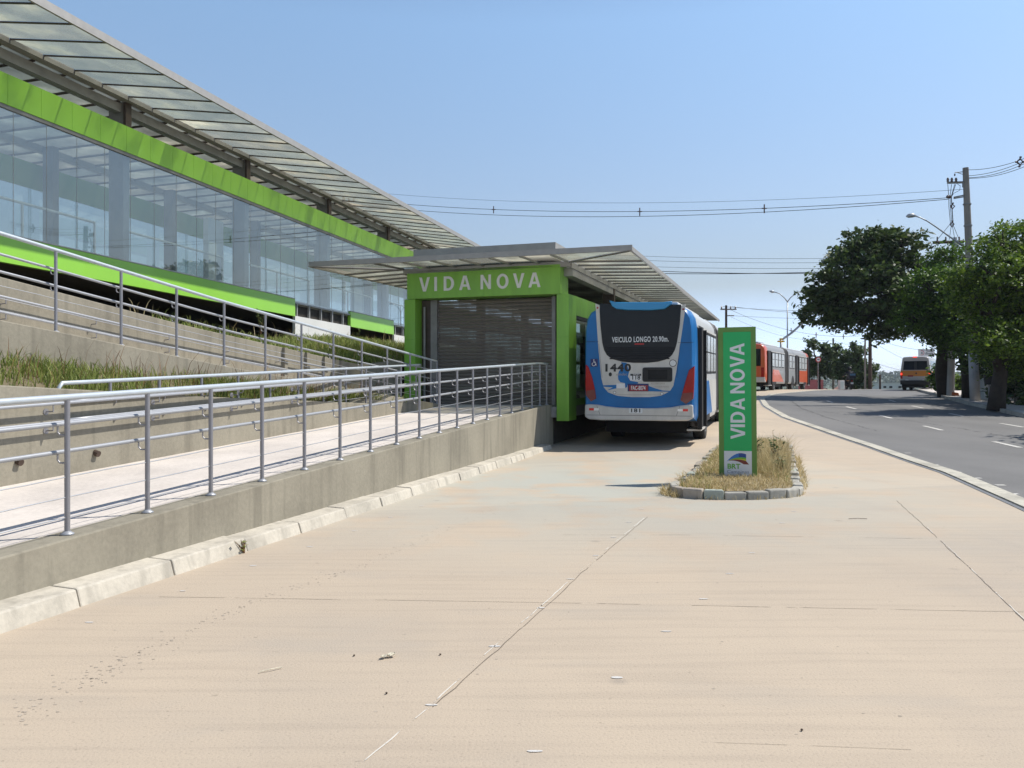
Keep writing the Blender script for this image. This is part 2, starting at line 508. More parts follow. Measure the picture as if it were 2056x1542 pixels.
M['hill'] = plain('hill_vegetation', (0.10, 0.13, 0.085, 1), 0.95, 0, 0.35, 0.02)
M['far_leaf'] = leaf_mat('far_leaf', (0.04, 0.065, 0.035, 1), (0.09, 0.12, 0.06, 1), 0.2)
M['skin'] = plain('skin', (0.34, 0.19, 0.12, 1), 0.6, 0, 0.06)
M['cloth_dark'] = plain('dark_cloth', (0.02, 0.022, 0.03, 1), 0.9, 0, 0.2)
M['cloth_red'] = plain('red_cloth', (0.32, 0.02, 0.03, 1), 0.9, 0, 0.2)
M['cloth_blue'] = plain('blue_cloth', (0.08, 0.17, 0.26, 1), 0.8, 0, 0.2)
M['hair'] = plain('black_hair', (0.015, 0.012, 0.01, 1), 0.7)
M['paper'] = plain('crumpled_wrapper', (0.55, 0.50, 0.38, 1), 0.6, 0, 0.2, 20)
M['fluor'] = plain('lamp_cover', (0.85, 0.86, 0.86, 1), 0.5, 0, 0.02)
M['pale_board'] = plain('board_glass', (0.45, 0.52, 0.52, 1), 0.3, 0, 0.06, 1)  # even pale tone of partition and cabinet door


# ------------------------------------------------------------------ mesh builder
class MB:
    def __init__(s):
        s.v, s.f, s.mi = [], [], []
        s.cur = 0

    def add(s, vs, fs):
        o = len(s.v)
        s.v.extend([tuple(v) for v in vs])
        for f in fs:
            s.f.append(tuple(i + o for i in f))
            s.mi.append(s.cur)
        return s

    def poly(s, pts):
        return s.add(pts, [tuple(range(len(pts)))])

    def hexa(s, b, t):
        """bottom four and top four corners, same order (counter-clockwise from above)"""
        return s.add(list(b) + list(t), [(3, 2, 1, 0), (4, 5, 6, 7), (0, 1, 5, 4), (1, 2, 6, 5), (2, 3, 7, 6), (3, 0, 4, 7)])

    def box(s, c, d, u=(1, 0), w=None):
        """centre c, size d = (along u, across, up); u a 2-D heading"""
        ux, uy = u
        l = math.hypot(ux, uy)
        ux, uy = ux / l, uy / l
        nx, ny = -uy, ux
        a, b, h = d[0] / 2, d[1] / 2, d[2] / 2
        cs = [(-a, -b), (a, -b), (a, b), (-a, b)]
        p = [(c[0] + ux * i + nx * j, c[1] + uy * i + ny * j) for i, j in cs]
        return s.hexa([(x, y, c[2] - h) for x, y in p], [(x, y, c[2] + h) for x, y in p])

    def prism(s, pts, off):
        """closed polygon pts (3-D) pushed along off"""
        n = len(pts)
        off = Vector(off)
        q = [tuple(Vector(p) + off) for p in pts]
        fs = [tuple(range(n - 1, -1, -1)), tuple(range(n, 2 * n))]
        fs += [(i, (i + 1) % n, (i + 1) % n + n, i + n) for i in range(n)]
        return s.add(list(pts) + q, fs)

    def tube(s, pts, r, n=8, cap=True):
        pts = [Vector(p) for p in pts]
        rs = r if isinstance(r, (list, tuple)) else [r] * len(pts)
        vs, fs = [], []
        t0 = (pts[1] - pts[0]).normalized()
        a = t0.orthogonal().normalized()
        for i, p in enumerate(pts):
            t = (pts[min(i + 1, len(pts) - 1)] - pts[max(i - 1, 0)]).normalized()
            a = (a - t * a.dot(t))
            if a.length < 1e-6:
                a = t.orthogonal()
            a.normalize()
            b = t.cross(a)
            for k in range(n):
                w = 2 * math.pi * k / n
                vs.append(p + (a * math.cos(w) + b * math.sin(w)) * rs[i])
        for i in range(len(pts) - 1):
            for k in range(n):
                k2 = (k + 1) % n
                fs.append((i * n + k, i * n + k2, (i + 1) * n + k2, (i + 1) * n + k))
        if cap:
            fs.append(tuple(range(n - 1, -1, -1)))
            fs.append(tuple(range((len(pts) - 1) * n, len(pts) * n)))
        return s.add(vs, fs)

    def lathe(s, c, prof, axis='z', n=16):
        """profile [(r, h)] turned about the axis through c"""
        vs, fs = [], []
        for r, h in prof:
            for k in range(n):
                w = 2 * math.pi * k / n
                x, y = r * math.cos(w), r * math.sin(w)
                if axis == 'z':
                    vs.append((c[0] + x, c[1] + y, c[2] + h))
                elif axis == 'x':
                    vs.append((c[0] + h, c[1] + x, c[2] + y))
                else:
                    vs.append((c[0] + x, c[1] + h, c[2] + y))
        for i in range(len(prof) - 1):
            for k in range(n):
                k2 = (k + 1) % n
                fs.append((i * n + k, i * n + k2, (i + 1) * n + k2, (i + 1) * n + k))
        fs.append(tuple(range(n - 1, -1, -1)))
        fs.append(tuple(range((len(prof) - 1) * n, len(prof) * n)))
        return s.add(vs, fs)

    def build(s, name, mats, parent=None, smooth=False, bevel=0, local=False, auto=False):
        me = bpy.data.meshes.new(name)
        vs = s.v
        if parent is not None and not local:
            inv = parent_matrix(parent).inverted()
            vs = [tuple(inv @ Vector(v)) for v in vs]
        me.from_pydata(vs, [], s.f)
        if not isinstance(mats, (list, tuple)):
            mats = [mats]
        for m in mats:
            me.materials.append(m)
        if len(mats) > 1:
            me.polygons.foreach_set('material_index', s.mi)
        bm = bmesh.new()
        bm.from_mesh(me)
        bmesh.ops.recalc_face_normals(bm, faces=bm.faces)
        bm.to_mesh(me)
        bm.free()
        if smooth:
            me.polygons.foreach_set('use_smooth', [True] * len(me.polygons))
            if auto:
                try:
                    me.set_sharp_from_angle(angle=math.radians(40))
                except Exception:
                    pass
        me.update()
        o = bpy.data.objects.new(name, me)
        col.objects.link(o)
        if parent is not None:
            o.parent = parent
        if bevel:
            md = o.modifiers.new('bevel', 'BEVEL')
            md.width = bevel
            md.segments = 2
            md.limit_method = 'ANGLE'
        return o


def _pieces(self):
    par = list(range(len(self.v)))

    def find(i):
        while par[i] != i:
            par[i] = par[par[i]]
            i = par[i]
        return i
    for f in self.f:
        for i in f[1:]:
            par[find(i)] = find(f[0])
    out = {}
    for f in self.f:
        out.setdefault(find(f[0]), []).append(f)
    res = []
    for fs in out.values():
        ids = sorted({i for f in fs for i in f})
        k = {j: n for n, j in enumerate(ids)}
        res.append(MB().add([self.v[j] for j in ids], [tuple(k[i] for i in f) for f in fs]))
    return res


def build_each(mb, *a, **kw):
    """every separate piece of mb becomes an object of its own"""
    return [p.build(*a, **kw) for p in _pieces(mb)]


def parent_matrix(p):
    m = p.matrix_basis.copy()
    while p.parent is not None:
        p = p.parent
        m = p.matrix_basis @ m
    return m


def tag(o, label, cat, group=None):
    o['label'] = label
    o['category'] = cat
    if group:
        o['group'] = group
    return o


def structure(o):
    o['kind'] = 'structure'
    return o


def stuff(o, label=None, cat=None):
    o['kind'] = 'stuff'
    if label:
        tag(o, label, cat)
    return o


def thing(name, label, cat, loc=(0, 0, 0), rot=(0, 0, 0), group=None):
    o = bpy.data.objects.new(name, None)
    o.empty_display_size = 0.3
    col.objects.link(o)
    o.location = loc
    o.rotation_euler = rot
    return tag(o, label, cat, group)


def fastmesh(name, verts, faces, mat, parent=None, nper=4):
    """verts (n,3) array, faces (m,nper) array"""
    if parent is not None:
        inv = np.array(parent_matrix(parent).inverted())
        verts = verts @ inv[:3, :3].T + inv[:3, 3]
    me = bpy.data.meshes.new(name)
    me.vertices.add(len(verts))
    me.vertices.foreach_set('co', np.asarray(verts, dtype=np.float32).ravel())
    m = len(faces)
    me.loops.add(m * nper)
    me.loops.foreach_set('vertex_index', np.asarray(faces, dtype=np.int32).ravel())
    me.polygons.add(m)
    me.polygons.foreach_set('loop_start', np.arange(0, m * nper, nper, dtype=np.int32))
    me.update(calc_edges=True)
    me.materials.append(mat)
    o = bpy.data.objects.new(name, me)
    col.objects.link(o)
    if parent is not None:
        o.parent = parent
    return o


# ------------------------------------------------------------------ terrain profile and pixel helper
_Y = np.array([-200, 17, 22, 60, 66, 75, 120, 250, 450, 700, 1000, 1500, 3000, 9000.])
_Z = np.array([0, 0, .08, 1.06, 1.08, .92, -2.5, -15, -16, -4, 9, 20, 24, 24.])


def zg(y):
    return float(np.mean(np.interp([y - 2, y - 1, y, y + 1, y + 2], _Y, _Z)))


def at(px, y):
    """sideways position of something seen at column px of the photograph and y metres away"""
    return (px - 1028) / FPX * y


def hgt(py, y):
    return EYE + (771 - py) / FPX * y


# ------------------------------------------------------------------ ground, lanes, kerbs
def interp_line(pts, y):
    return float(np.interp(y, [p[1] for p in pts], [p[0] for p in pts]))


EDGE = [(-6, -30), (3.2, 0), (4.7, 5), (6.2, 10), (7.3, 13.9), (8.34, 19.3), (9.06, 24.2), (9.85, 30), (11.5, 37.7), (13.6, 45.4), (16.4, 52.2), (21.5, 59), (29, 66), (40, 74)]
RIGHT = [(3, -30), (12, 0), (14, 12), (16.2, 21), (18.3, 29.3), (21.7, 39.7), (25.1, 48.8), (28, 57), (33, 66), (42, 74)]
YS = [float(y) for y in range(-30, 75, 1)]


def sheet(name, left, right, off, mat, ys=YS, thick=0, nx=1):
    m = MB()
    vs, fs = [], []
    for y in ys:
        a, b = left(y), right(y)
        for k in range(nx + 1):
            vs.append((a + (b - a) * k / nx, y, zg(y) + off))
    w = nx + 1
    for i in range(len(ys) - 1):
        for k in range(nx):
            fs.append((i * w + k, i * w + k + 1, (i + 1) * w + k + 1, (i + 1) * w + k))
    m.add(vs, fs)
    if thick:
        n = len(ys)
        for side in (0, nx):
            for i in range(n - 1):
                p, q = vs[i * w + side], vs[(i + 1) * w + side]
                m.poly([p, q, (q[0], q[1], q[2] - thick), (p[0], p[1], p[2] - thick)])
        for i in (0, n - 1):
            p, q = vs[i * w], vs[i * w + nx]
            m.poly([p, q, (q[0], q[1], q[2] - thick), (p[0], p[1], p[2] - thick)])
    return m.build(name, mat)


ys_far = YS + [76, 80, 90, 105, 120, 150, 200, 250, 320, 450, 580, 700, 850, 1000, 1250, 1500, 2200, 3000, 4000]
gm = MB()
xs = [-6000, -2500, -1000, -400, -120, -40, -15, 0, 15, 40, 90, 160, 260, 400, 650, 1000, 1800, 3500, 7000]
vs = []
for y in ys_far:
    for x in xs:
        h = zg(y)
        if y > 400:
            h += (math.sin(x * 0.004 + y * 0.002) * 4 + math.sin(x * 0.011 + 1.3) * 2) * min(1, (y - 400) / 500)
        vs.append((x, y, h - 0.02))
fs = []
w = len(xs)
for i in range(len(ys_far) - 1):
    for k in range(w - 1):
        fs.append((i * w + k, i * w + k + 1, (i + 1) * w + k + 1, (i + 1) * w + k))
gm.add(vs, fs)
ground = structure(gm.build('ground', M['earth']))
# the far hills carry their own colour: split off as a second sheet a little above
hm = MB()
vs2 = []
ys_h = [y for y in ys_far if y >= 120]
for y in ys_h:
    for x in xs:
        h = zg(y)
        if y > 400:
            h += (math.sin(x * 0.004 + y * 0.002) * 4 + math.sin(x * 0.011 + 1.3) * 2) * min(1, (y - 400) / 500)
        vs2.append((x, y, h + 0.15))
fs2 = []
for i in range(len(ys_h) - 1):
    for k in range(w - 1):
        fs2.append((i * w + k, i * w + k + 1, (i + 1) * w + k + 1, (i + 1) * w + k))
hm.add(vs2, fs2)
hill = structure(hm.build('hill', M['hill'], smooth=True))

edge = lambda y: interp_line(EDGE, y)
right = lambda y: interp_line(RIGHT, y)
structure(sheet('bus_lane', lambda y: -6.0 if y < 20 else -4.2 + 0.33 * (y - 20), lambda y: edge(y), 0.0, M['slab'], nx=6))
structure(sheet('road', lambda y: edge(y), lambda y: right(y) + 0.02, 0.004, M['asphalt'], nx=4))
structure(sheet('kerb_strip', lambda y: edge(y) - 0.02, lambda y: edge(y) + 0.24, 0.022, M['edge'], thick=0.04))
structure(sheet('gutter_line', lambda y: edge(y) - 0.10, lambda y: edge(y) - 0.03, 0.005, M['steel_gr']))
structure(sheet('sidewalk', lambda y: right(y) + 0.16, lambda y: right(y) + 3.2, 0.13, M['walk'], thick=0.16))
structure(sheet('sidewalk_kerb', lambda y: right(y), lambda y: right(y) + 0.155, 0.15, M['old_kerb'], thick=0.2))
structure(sheet('verge', lambda y: right(y) + 3.25, lambda y: right(y) + 40, 0.11, M['dry_earth'], thick=0.1, nx=4))

lm = MB()


def dash(p, q, wd):
    p, q = Vector((p[0], p[1])), Vector((q[0], q[1]))
    d = (q - p).normalized()
    n = Vector((d.y, -d.x)) * wd / 2
    c = [p + n, q + n, q - n, p - n]
    lm.poly([(c_.x, c_.y, zg(c_.y) + 0.010) for c_ in c])


LANE = [(9.6, 8), (10.9, 15), (11.72, 19.2), (12.0, 20.6), (12.6, 24.2), (12.9, 25.9), (13.5, 29.4), (13.86, 31.2), (14.7, 35.3), (15.05, 37.2), (16.6, 44), (19.5, 52)]
LANE2 = [(13.2, 10), (14.6, 18), (15.7, 25.4), (16.1, 28), (17.9, 36.0), (18.4, 38.2), (20.6, 46), (24, 54)]
for y0, y1 in ((8.6, 10.2), (13.8, 15.4), (19.0, 20.6), (24.2, 25.9), (29.4, 31.2), (35.3, 37.2), (41.0, 43.0)):
    dash((interp_line(LANE, y0), y0), (interp_line(LANE, y1), y1), 0.13)
for y0, y1 in ((20, 21.6), (25.4, 27.0), (30.6, 32.2), (36.0, 37.9), (42, 43.8)):
    dash((interp_line(LANE2, y0), y0), (interp_line(LANE2, y1), y1), 0.13)


def gxy(px, py):
    y = FPX * EYE / (py - 771)
    return at(px, y), y


lm2 = MB()
# little white paint dabs that pace out the slab joints
for px, py in [(180, 1250), (365, 1187), (508, 1136), (622, 1098), (712, 1066), (784, 1039), (846, 1016), (898, 996), (942, 978), (984, 963),
               (866, 1416), (993, 1298), (1086, 1221), (1146, 1163), (1196, 1116), (1232, 1079), (1263, 1049), (1288, 1022), (1307, 1000), (1330, 983),
               (1073, 1509), (1238, 1361), (1337, 1268), (1412, 1203), (1465, 1152), (1509, 1110), (1570, 1050), (1594, 1027), (1629, 990)]:
    x, y = gxy(px, py)
    a = 0.009 + random.random() * 0.006
    pts = []
    for k in range(9):
        t = 2 * math.pi * k / 9
        pts.append((x + math.cos(t) * (0.028 + random.random() * 0.012), y + math.sin(t) * a, zg(y) + 0.0030))
    lm2.poly(pts)
for px, py in [(1876, 934), (1921, 949), (1961, 961), (2008, 975), (2034, 993), (1822, 912), (1840, 925)]:
    x, y = gxy(px, py)
    lm.poly([(x - 0.07, y - 0.05, zg(y) + 0.0095), (x + 0.07, y - 0.05, zg(y) + 0.0095), (x + 0.08, y + 0.05, zg(y) + 0.0095), (x - 0.06, y + 0.05, zg(y) + 0.0095)])
structure(lm.build('road_markings', M['line']))
structure(lm2.build('paint_dabs', joint_mat('worn_dab', (0.57, 0.55, 0.52, 1), 0.36, 38.0)))


def strip(pts, wd, off, name, mat, jit=0.0):
    m = MB()
    pts = [Vector(p) for p in pts]
    dense = []
    for i in range(len(pts) - 1):
        k = max(2, int((pts[i + 1] - pts[i]).length / 0.12))
        for j in range(k):
            dense.append(pts[i].lerp(pts[i + 1], j / k))
    dense.append(pts[-1])
    vs = []
    for i, p in enumerate(dense):
        d = (dense[min(i + 1, len(dense) - 1)] - dense[max(i - 1, 0)]).normalized()
        n = Vector((d.y, -d.x))
        c = p + n * random.uniform(-jit, jit)
        ww = wd / 2 * random.uniform(0.7, 1.2)
        vs += [(*(c + n * ww), zg(p.y) + off), (*(c - n * ww), zg(p.y) + off)]
    m.add(vs, [(2 * i, 2 * i + 1, 2 * i + 3, 2 * i + 2) for i in range(len(dense) - 1)])
    return structure(m.build(name, mat))


M['seal'] = joint_mat('white_sealant', (0.62, 0.58, 0.51, 1), 0.50)
M['seal_far'] = joint_mat('worn_sealant', (0.66, 0.64, 0.58, 1), 0.54)
M['crack'] = joint_mat('crack_dark', (0.16, 0.13, 0.10, 1), 0.40)
M['crack2'] = joint_mat('hairline', (0.23, 0.19, 0.14, 1), 0.47)
j_main = [gxy(640, 1620), gxy(720, 1540), gxy(866, 1416), gxy(990, 1300), gxy(1090, 1215)]
strip(j_main, 0.0075, 0.0030, 'joint_sealant', M['seal'], 0.004)
strip([gxy(1086, 1218), gxy(1150, 1160), gxy(1300, 1035)], 0.007, 0.0030, 'joint_sealant', M['seal_far'], 0.004)
strip([gxy(870, 1420), gxy(1000, 1304), gxy(1112, 1205), gxy(1160, 1157), gxy(1300, 1038)], 0.006, 0.0018, 'pavement_joint', M['crack'], 0.006)
strip([gxy(1800, 1005), gxy(1858, 1058), gxy(1935, 1130), gxy(2005, 1195), gxy(2100, 1290)], 0.006, 0.0018, 'pavement_joint', M['crack'], 0.006)
strip([gxy(1858, 1056), gxy(1935, 1128), gxy(2060, 1247)], 0.006, 0.0030, 'joint_sealant', M['seal'], 0.004)
strip([gxy(280, 1198), gxy(700, 1204), gxy(1100, 1210), gxy(1500, 1218), gxy(2056, 1229)], 0.005, 0.0018, 'pavement_joint', M['crack2'], 0.003)
strip([gxy(1130, 1074), gxy(1356, 1074), gxy(1640, 1078), gxy(1990, 1084)], 0.006, 0.0018, 'pavement_joint', M['crack2'], 0.003)
strip([gxy(1400, 1490), gxy(1620, 1497), gxy(1830, 1506)], 0.0022, 0.0018, 'pavement_joint', M['crack2'], 0.002)
M['tar'] = joint_mat('tar_seam', (0.045, 0.043, 0.042, 1), 0.44)
for P_ in ([(12.6, 33.5), (13.6, 28.2), (13.5, 24.7), (13.2, 21.3), (13.0, 17)], [(16.0, 44), (17.5, 45.5), (19.5, 47.5), (22.5, 49.0)], [(19.8, 41), (20.4, 46), (21.8, 52)], [(10.6, 24), (11.4, 30), (12.6, 36), (14.5, 43)]):
    strip([Vector((p[0], p[1])) for p in P_], 0.035, 0.008, 'tar_seam', M['tar'], 0.05)
# pitted line of scaled surface in the bus bay
pm = MB()
line = [gxy(5, 1452), gxy(150, 1375), gxy(240, 1330), gxy(370, 1270), gxy(520, 1205), gxy(680, 1150), gxy(840, 1085), gxy(1000, 1020), gxy(1120, 960)]
for i in range(len(line) - 1):
    for k in range(46):
        t = random.random()
        x = line[i][0] + (line[i + 1][0] - line[i][0]) * t + random.gauss(0, 0.07)
        y = line[i][1] + (line[i + 1][1] - line[i][1]) * t + random.gauss(0, 0.05)
        r = random.uniform(0.003, 0.012) * (0.7 + 0.3 * random.random())
        n = random.randint(4, 6)
        a0 = random.random() * 6
        pm.poly([(x + r * random.uniform(.7, 1.5) * math.cos(a0 + 6.283 * q / n), y + r * random.uniform(.5, 1.1) * math.sin(a0 + 6.283 * q / n), 0.0014) for q in range(n)])
for k in range(110):
    x, y = random.uniform(-3, 6), random.uniform(3.2, 11)
    r = random.uniform(0.003, 0.009)
    pm.poly([(x + r * 1.4 * math.cos(1.2566 * q), y + r * math.sin(1.2566 * q), 0.0010) for q in range(5)])
structure(pm.build('pavement_pits', plain('pit', (0.375, 0.32, 0.255, 1), 0.95, 0, 0.3)))

# ------------------------------------------------------------------ low access ramp (frame R)
RO = Vector((-3.245, 5.24))
RU = Vector((0.2767, 0.961))
RN = Vector((0.961, -0.2767))


def R(s, t, z):
    p = RO + RU * s + RN * t
    return (p.x, p.y, z)


def zr(s):
    return 0.398 + 0.0418 * min(s, 14.4)


SS = [-9 + 0.6 * i for i in range(41)]          # -9 .. 15
SS = [s for s in SS if s < 15.3] + [15.35]
T_IN = -2.55


def wall_strip(m, pa, pb, top, bot):
    """wall of two faces pa(i), pb(i) with top and bottom heights per station"""
    n = len(pa)
    vs = []
    for i in range(n):
        vs += [(*pa[i], bot[i]), (*pa[i], top[i]), (*pb[i], top[i]), (*pb[i], bot[i])]
    fs = []
    for i in range(n - 1):
        a, b = 4 * i, 4 * i + 4
        fs += [(a, b, b + 1, a + 1), (a + 1, b + 1, b + 2, a + 2), (a + 2, b + 2, b + 3, a + 3)]
    fs += [(0, 1, 2, 3), (4 * n - 1, 4 * n - 2, 4 * n - 3, 4 * n - 4)]
    m.add(vs, fs)


ramp_t = thing('access_ramp', 'pale concrete access ramp rising from the kerb to the green portal', 'ramp', R(0, -1, 0))
m = MB()
wall_strip(m, [R(s, 0, 0)[:2] for s in SS], [R(s, -0.25, 0)[:2] for s in SS], [zr(s) for s in SS], [-0.05] * len(SS))
m.build('side_wall', M['wall'], ramp_t, bevel=0.012)
m = MB()
for i in range(len(SS) - 1):
    a, b = SS[i], SS[i + 1]
    m.poly([R(a, -0.25, zr(a) - 0.012), R(b, -0.25, zr(b) - 0.012), R(b, T_IN, zr(b) - 0.012), R(a, T_IN, zr(a) - 0.012)])
m.poly([R(15.35, -0.25, 0.985), R(15.9, -0.25, 0.985), R(15.9, -3.4, 0.985), R(15.35, -3.4, 0.985)])
m.poly([R(13.0, T_IN - 0.002, 0.985), R(15.35, T_IN - 0.002, 0.985), R(15.35, -4.9, 0.985), R(13.6, -4.9, 0.985)])
m.build('walkway', M['walk'], ramp_t)


def z_inner(s):
    return float(np.interp(s, [-9, 2.3, 5.65, 9.69, 13.3], [2.0, 1.49, 1.322, 1.16, 1.0]))


SI = [s for s in SS if s <= 13.3] + [13.4]
inner_wall = thing('retaining_wall', 'grey retaining wall along the inner side of the access ramp with steel handrails', 'wall', R(5, T_IN, 0))
m = MB()
wall_strip(m, [R(s, T_IN, 0)[:2] for s in SI], [R(s, T_IN - 0.2, 0)[:2] for s in SI], [z_inner(s) for s in SI], [-0.05] * len(SI))
m.build('wall_body', M['wall'], inner_wall, bevel=0.012)
for h in (0.775, 0.575):
    m = MB()
    ss = [s for s in SI if s <= 12]
    m.tube([R(s, T_IN + 0.10, zr(s) + h) for s in ss], 0.018, 10)
    hr = m.build('handrail', M['galv_lt'], inner_wall, smooth=True)
    m = MB()
    for k in range(9):
        s = -2.0 + 1.62 * k
        z = zr(s) + h
        m.tube([R(s, T_IN + 0.10, z - 0.015), R(s, T_IN + 0.10, z - 0.08), R(s, T_IN - 0.01, z - 0.085)], 0.008, 6)
        m.tube([R(s, T_IN - 0.005, z - 0.085), R(s, T_IN + 0.008, z - 0.085)], 0.035, 10)
    build_each(m, 'bracket', M['galv'], hr)
m = MB()
for px, py in ((35, 925), (191, 908)):
    k = (px - 1028) / FPX
    s = (-5.695 - k * 5.945) / (k * 0.961 - 0.2767)
    p = R(s, T_IN, 0)
    z = hgt(py, p[1])
    m.tube([R(s, T_IN - 0.02, z), R(s, T_IN + 0.05, z - 0.02)], [0.035, 0.035], 10)
build_each(m, 'drain_pipe', M['wood'], inner_wall)

# whitewashed kerb stones along the foot of the ramp
m = MB()
s = -9.0
while s < 14.1:
    L = random.choice([0.92, 0.98, 0.95])
    e = min(s + L, 14.2)
    h = 0.125 + random.uniform(-0.008, 0.008)
    d = random.uniform(-0.012, 0.012)
    m.hexa([R(s, -0.02, -0.02), R(s, 0.25 + d, -0.02), R(e - 0.012, 0.25 + d * 0.4, -0.02), R(e - 0.012, -0.02, -0.02)],
           [R(s, -0.02, h), R(s, 0.21 + d, h - 0.01), R(e - 0.012, 0.21 + d * 0.4, h - 0.01), R(e - 0.012, -0.02, h)])
    s = e
structure(m.build('kerb', M['kerb'], bevel=0.012))


# ------------------------------------------------------------------ railings
def railing(name, label, path, posts, hside, group, left_drop=None, right_end=None, h=0.98, grass_hidden=False):
    """path: list of (point2d, base z); posts: list of indices-> fractional positions along path; hside: 2-D vector to the handrail side"""
    P = [Vector((p[0], p[1], z)) for p, z in path]
    cum = [0]
    for i in range(len(P) - 1):
        cum.append(cum[-1] + (P[i + 1] - P[i]).length)

    def pos(d):
        d = max(0, min(cum[-1], d))
        for i in range(len(P) - 1):
            if d <= cum[i + 1] + 1e-9:
                return P[i].lerp(P[i + 1], (d - cum[i]) / max(cum[i + 1] - cum[i], 1e-9))
        return P[-1]

    rt = thing(name, label, 'railing', tuple(pos(posts[0])), group=group)
    hs = Vector((hside[0], hside[1], 0))
    Z = Vector((0, 0, 1))
    dd = [0.0]
    while dd[-1] < cum[-1]:
        dd.append(min(dd[-1] + 0.4, cum[-1]))
    m = MB()
    top = [pos(d) + Z * h for d in dd]
    if left_drop:
        top = [top[0] - Z * left_drop, top[0] - Z * 0.05 - (top[1] - top[0]) * 0.0, top[0] + (top[1] - top[0]) * 0.12] + top[1:]
    if right_end:
        top = top + [Vector(q) for q in right_end]
    m.tube(top, 0.0235, 12)
    m.build('top_rail', M['top_rail'], rt, smooth=True)
    for hh in (0.785, 0.585):
        m = MB()
        m.tube([pos(d) + Z * hh + hs * 0.085 for d in dd], 0.0165, 10)
        m.build('handrail', M['galv_lt'], rt, smooth=True)
    for hh in (0.41, 0.265, 0.125):
        m = MB()
        pp = []
        for d in dd:
            pp.append(pos(d) + Z * (hh + (random.uniform(-0.004, 0.004))))
        m.tube(pp, 0.0042, 6)
        m.build('cable', M['cable'], rt, smooth=True)
    for d in posts:
        b = pos(d)
        m = MB()
        m.tube([b - Z * 0.02, b + Z * (h - 0.02)], 0.0195, 12)
        po = m.build('post', M['galv'], rt, smooth=True, auto=True)
        m = MB()
        m.lathe(tuple(b), [(0.048, 0.0), (0.046, 0.010), (0.030, 0.018), (0.024, 0.026)], n=14)
        m.build('flange', M['galv_lt'], po, smooth=True)
        m = MB()
        for hh in (0.785, 0.585):
            a = b + Z * hh + hs * 0.085
            m.tube([a - Z * 0.012, a - Z * 0.055, a - Z * 0.075 - hs * 0.02, b + Z * (hh - 0.075) + hs * 0.01], 0.007, 6)
        build_each(m, 'bracket', M['galv'], po)
    return rt


g_rail = 'tubular steel railings of the access ramps'
# outer railing of the low ramp
s0, s1 = -4.5, 15.2
ss = [s0 + 0.5 * i for i in range(int((14.4 - s0) / 0.5) + 1)] + [14.4, s1]
path = [(R(s, -0.115, 0)[:2], zr(s)) for s in ss]
L0 = lambda s: (s - s0) * math.sqrt(1 + 0.0418 ** 2)
posts = [L0(0.655 + 0.817 * k) for k in range(-5, 17)] + [L0(14.45), L0(15.12)]
railing('ramp_railing', 'nearest steel railing, on the low wall beside the kerb and bus lane', path, posts, tuple(-RN), g_rail)
# inner railing, rising out of the retaining wall
s0b = 3.09
ss = [s0b + 0.5 * i for i in range(20)] + [13.3]
path = [(R(s, T_IN - 0.06, 0)[:2], zr(s)) for s in ss]
posts = [(0.817 + 0.02) * k * 1.0 + 0.75 for k in range(0, 12)]
railing('ramp_railing', 'middle steel railing, bending up out of the retaining wall beside the walkway', path, [p for p in posts if p < 10.3], tuple(RN), g_rail,
        left_drop=0.5)

# ------------------------------------------------------------------ upper ramp (line U) and its walls
UD = Vector((0.4057, 1.0)).normalized()
UN = Vector((UD.y, -UD.x))                       # to the right, towards the bus lane


def ux(y):
    return -9.575 + 0.4057 * y


def zu(y):
    return float(np.interp(y, [2, 10, 12.65, 19.3], [3.15, 2.12, 1.767, 1.023]))


UY = [3 + 0.55 * i for i in range(30)]
UY = [y for y in UY if y < 19.2] + [19.3]
upper = thing('upper_ramp', 'steep upper concrete ramp climbing left from the portal towards the glazed hall', 'ramp', (ux(12), 12, 0))
m = MB()
wall_strip(m, [(ux(y) + UN.x * 0.12, y + UN.y * 0.12) for y in UY], [(ux(y) - UN.x * 0.12, y - UN.y * 0.12) for y in UY], [zu(y) for y in UY], [0.3] * len(UY))
m.build('side_wall', M['wall'], upper, bevel=0.012)
m = MB()
for i in range(len(UY) - 1):
    a, b = UY[i], UY[i + 1]
    pa, pb = Vector((ux(a), a)), Vector((ux(b), b))
    qa, qb = pa - UN * 1.8, pb - UN * 1.8
    pa, pb = pa - UN * 0.12, pb - UN * 0.12
    m.poly([(*pa, zu(a) - 0.02), (*pb, zu(b) - 0.02), (*qb, zu(b) - 0.02), (*qa, zu(a) - 0.02)])
m.build('walkway', M['walk'], upper)

posts_y = [10.0 + 0.9 * k for k in range(-4, 11)] + [19.28]
yy = [5 + 0.5 * i for i in range(29)] + [19.3]
path = [((ux(y), y), zu(y)) for y in yy]
P3 = [Vector((p[0], p[1], z)) for p, z in path]
cum = [0]
for i in range(len(P3) - 1):
    cum.append(cum[-1] + (P3[i + 1] - P3[i]).length)
posts = [float(np.interp(y, yy, cum)) for y in posts_y]
railing('ramp_railing', 'highest steel railing, sloping down from the upper left to the portal', path, posts, tuple(-UN), g_rail, h=1.0)


def bx(y):
    return -11.52 + 0.4057 * y


def zb(y):
    return float(np.interp(y, [2, 11.24, 14.42, 19.1, 19.7], [4.0, 2.96, 2.516, 2.0, 1.95]))


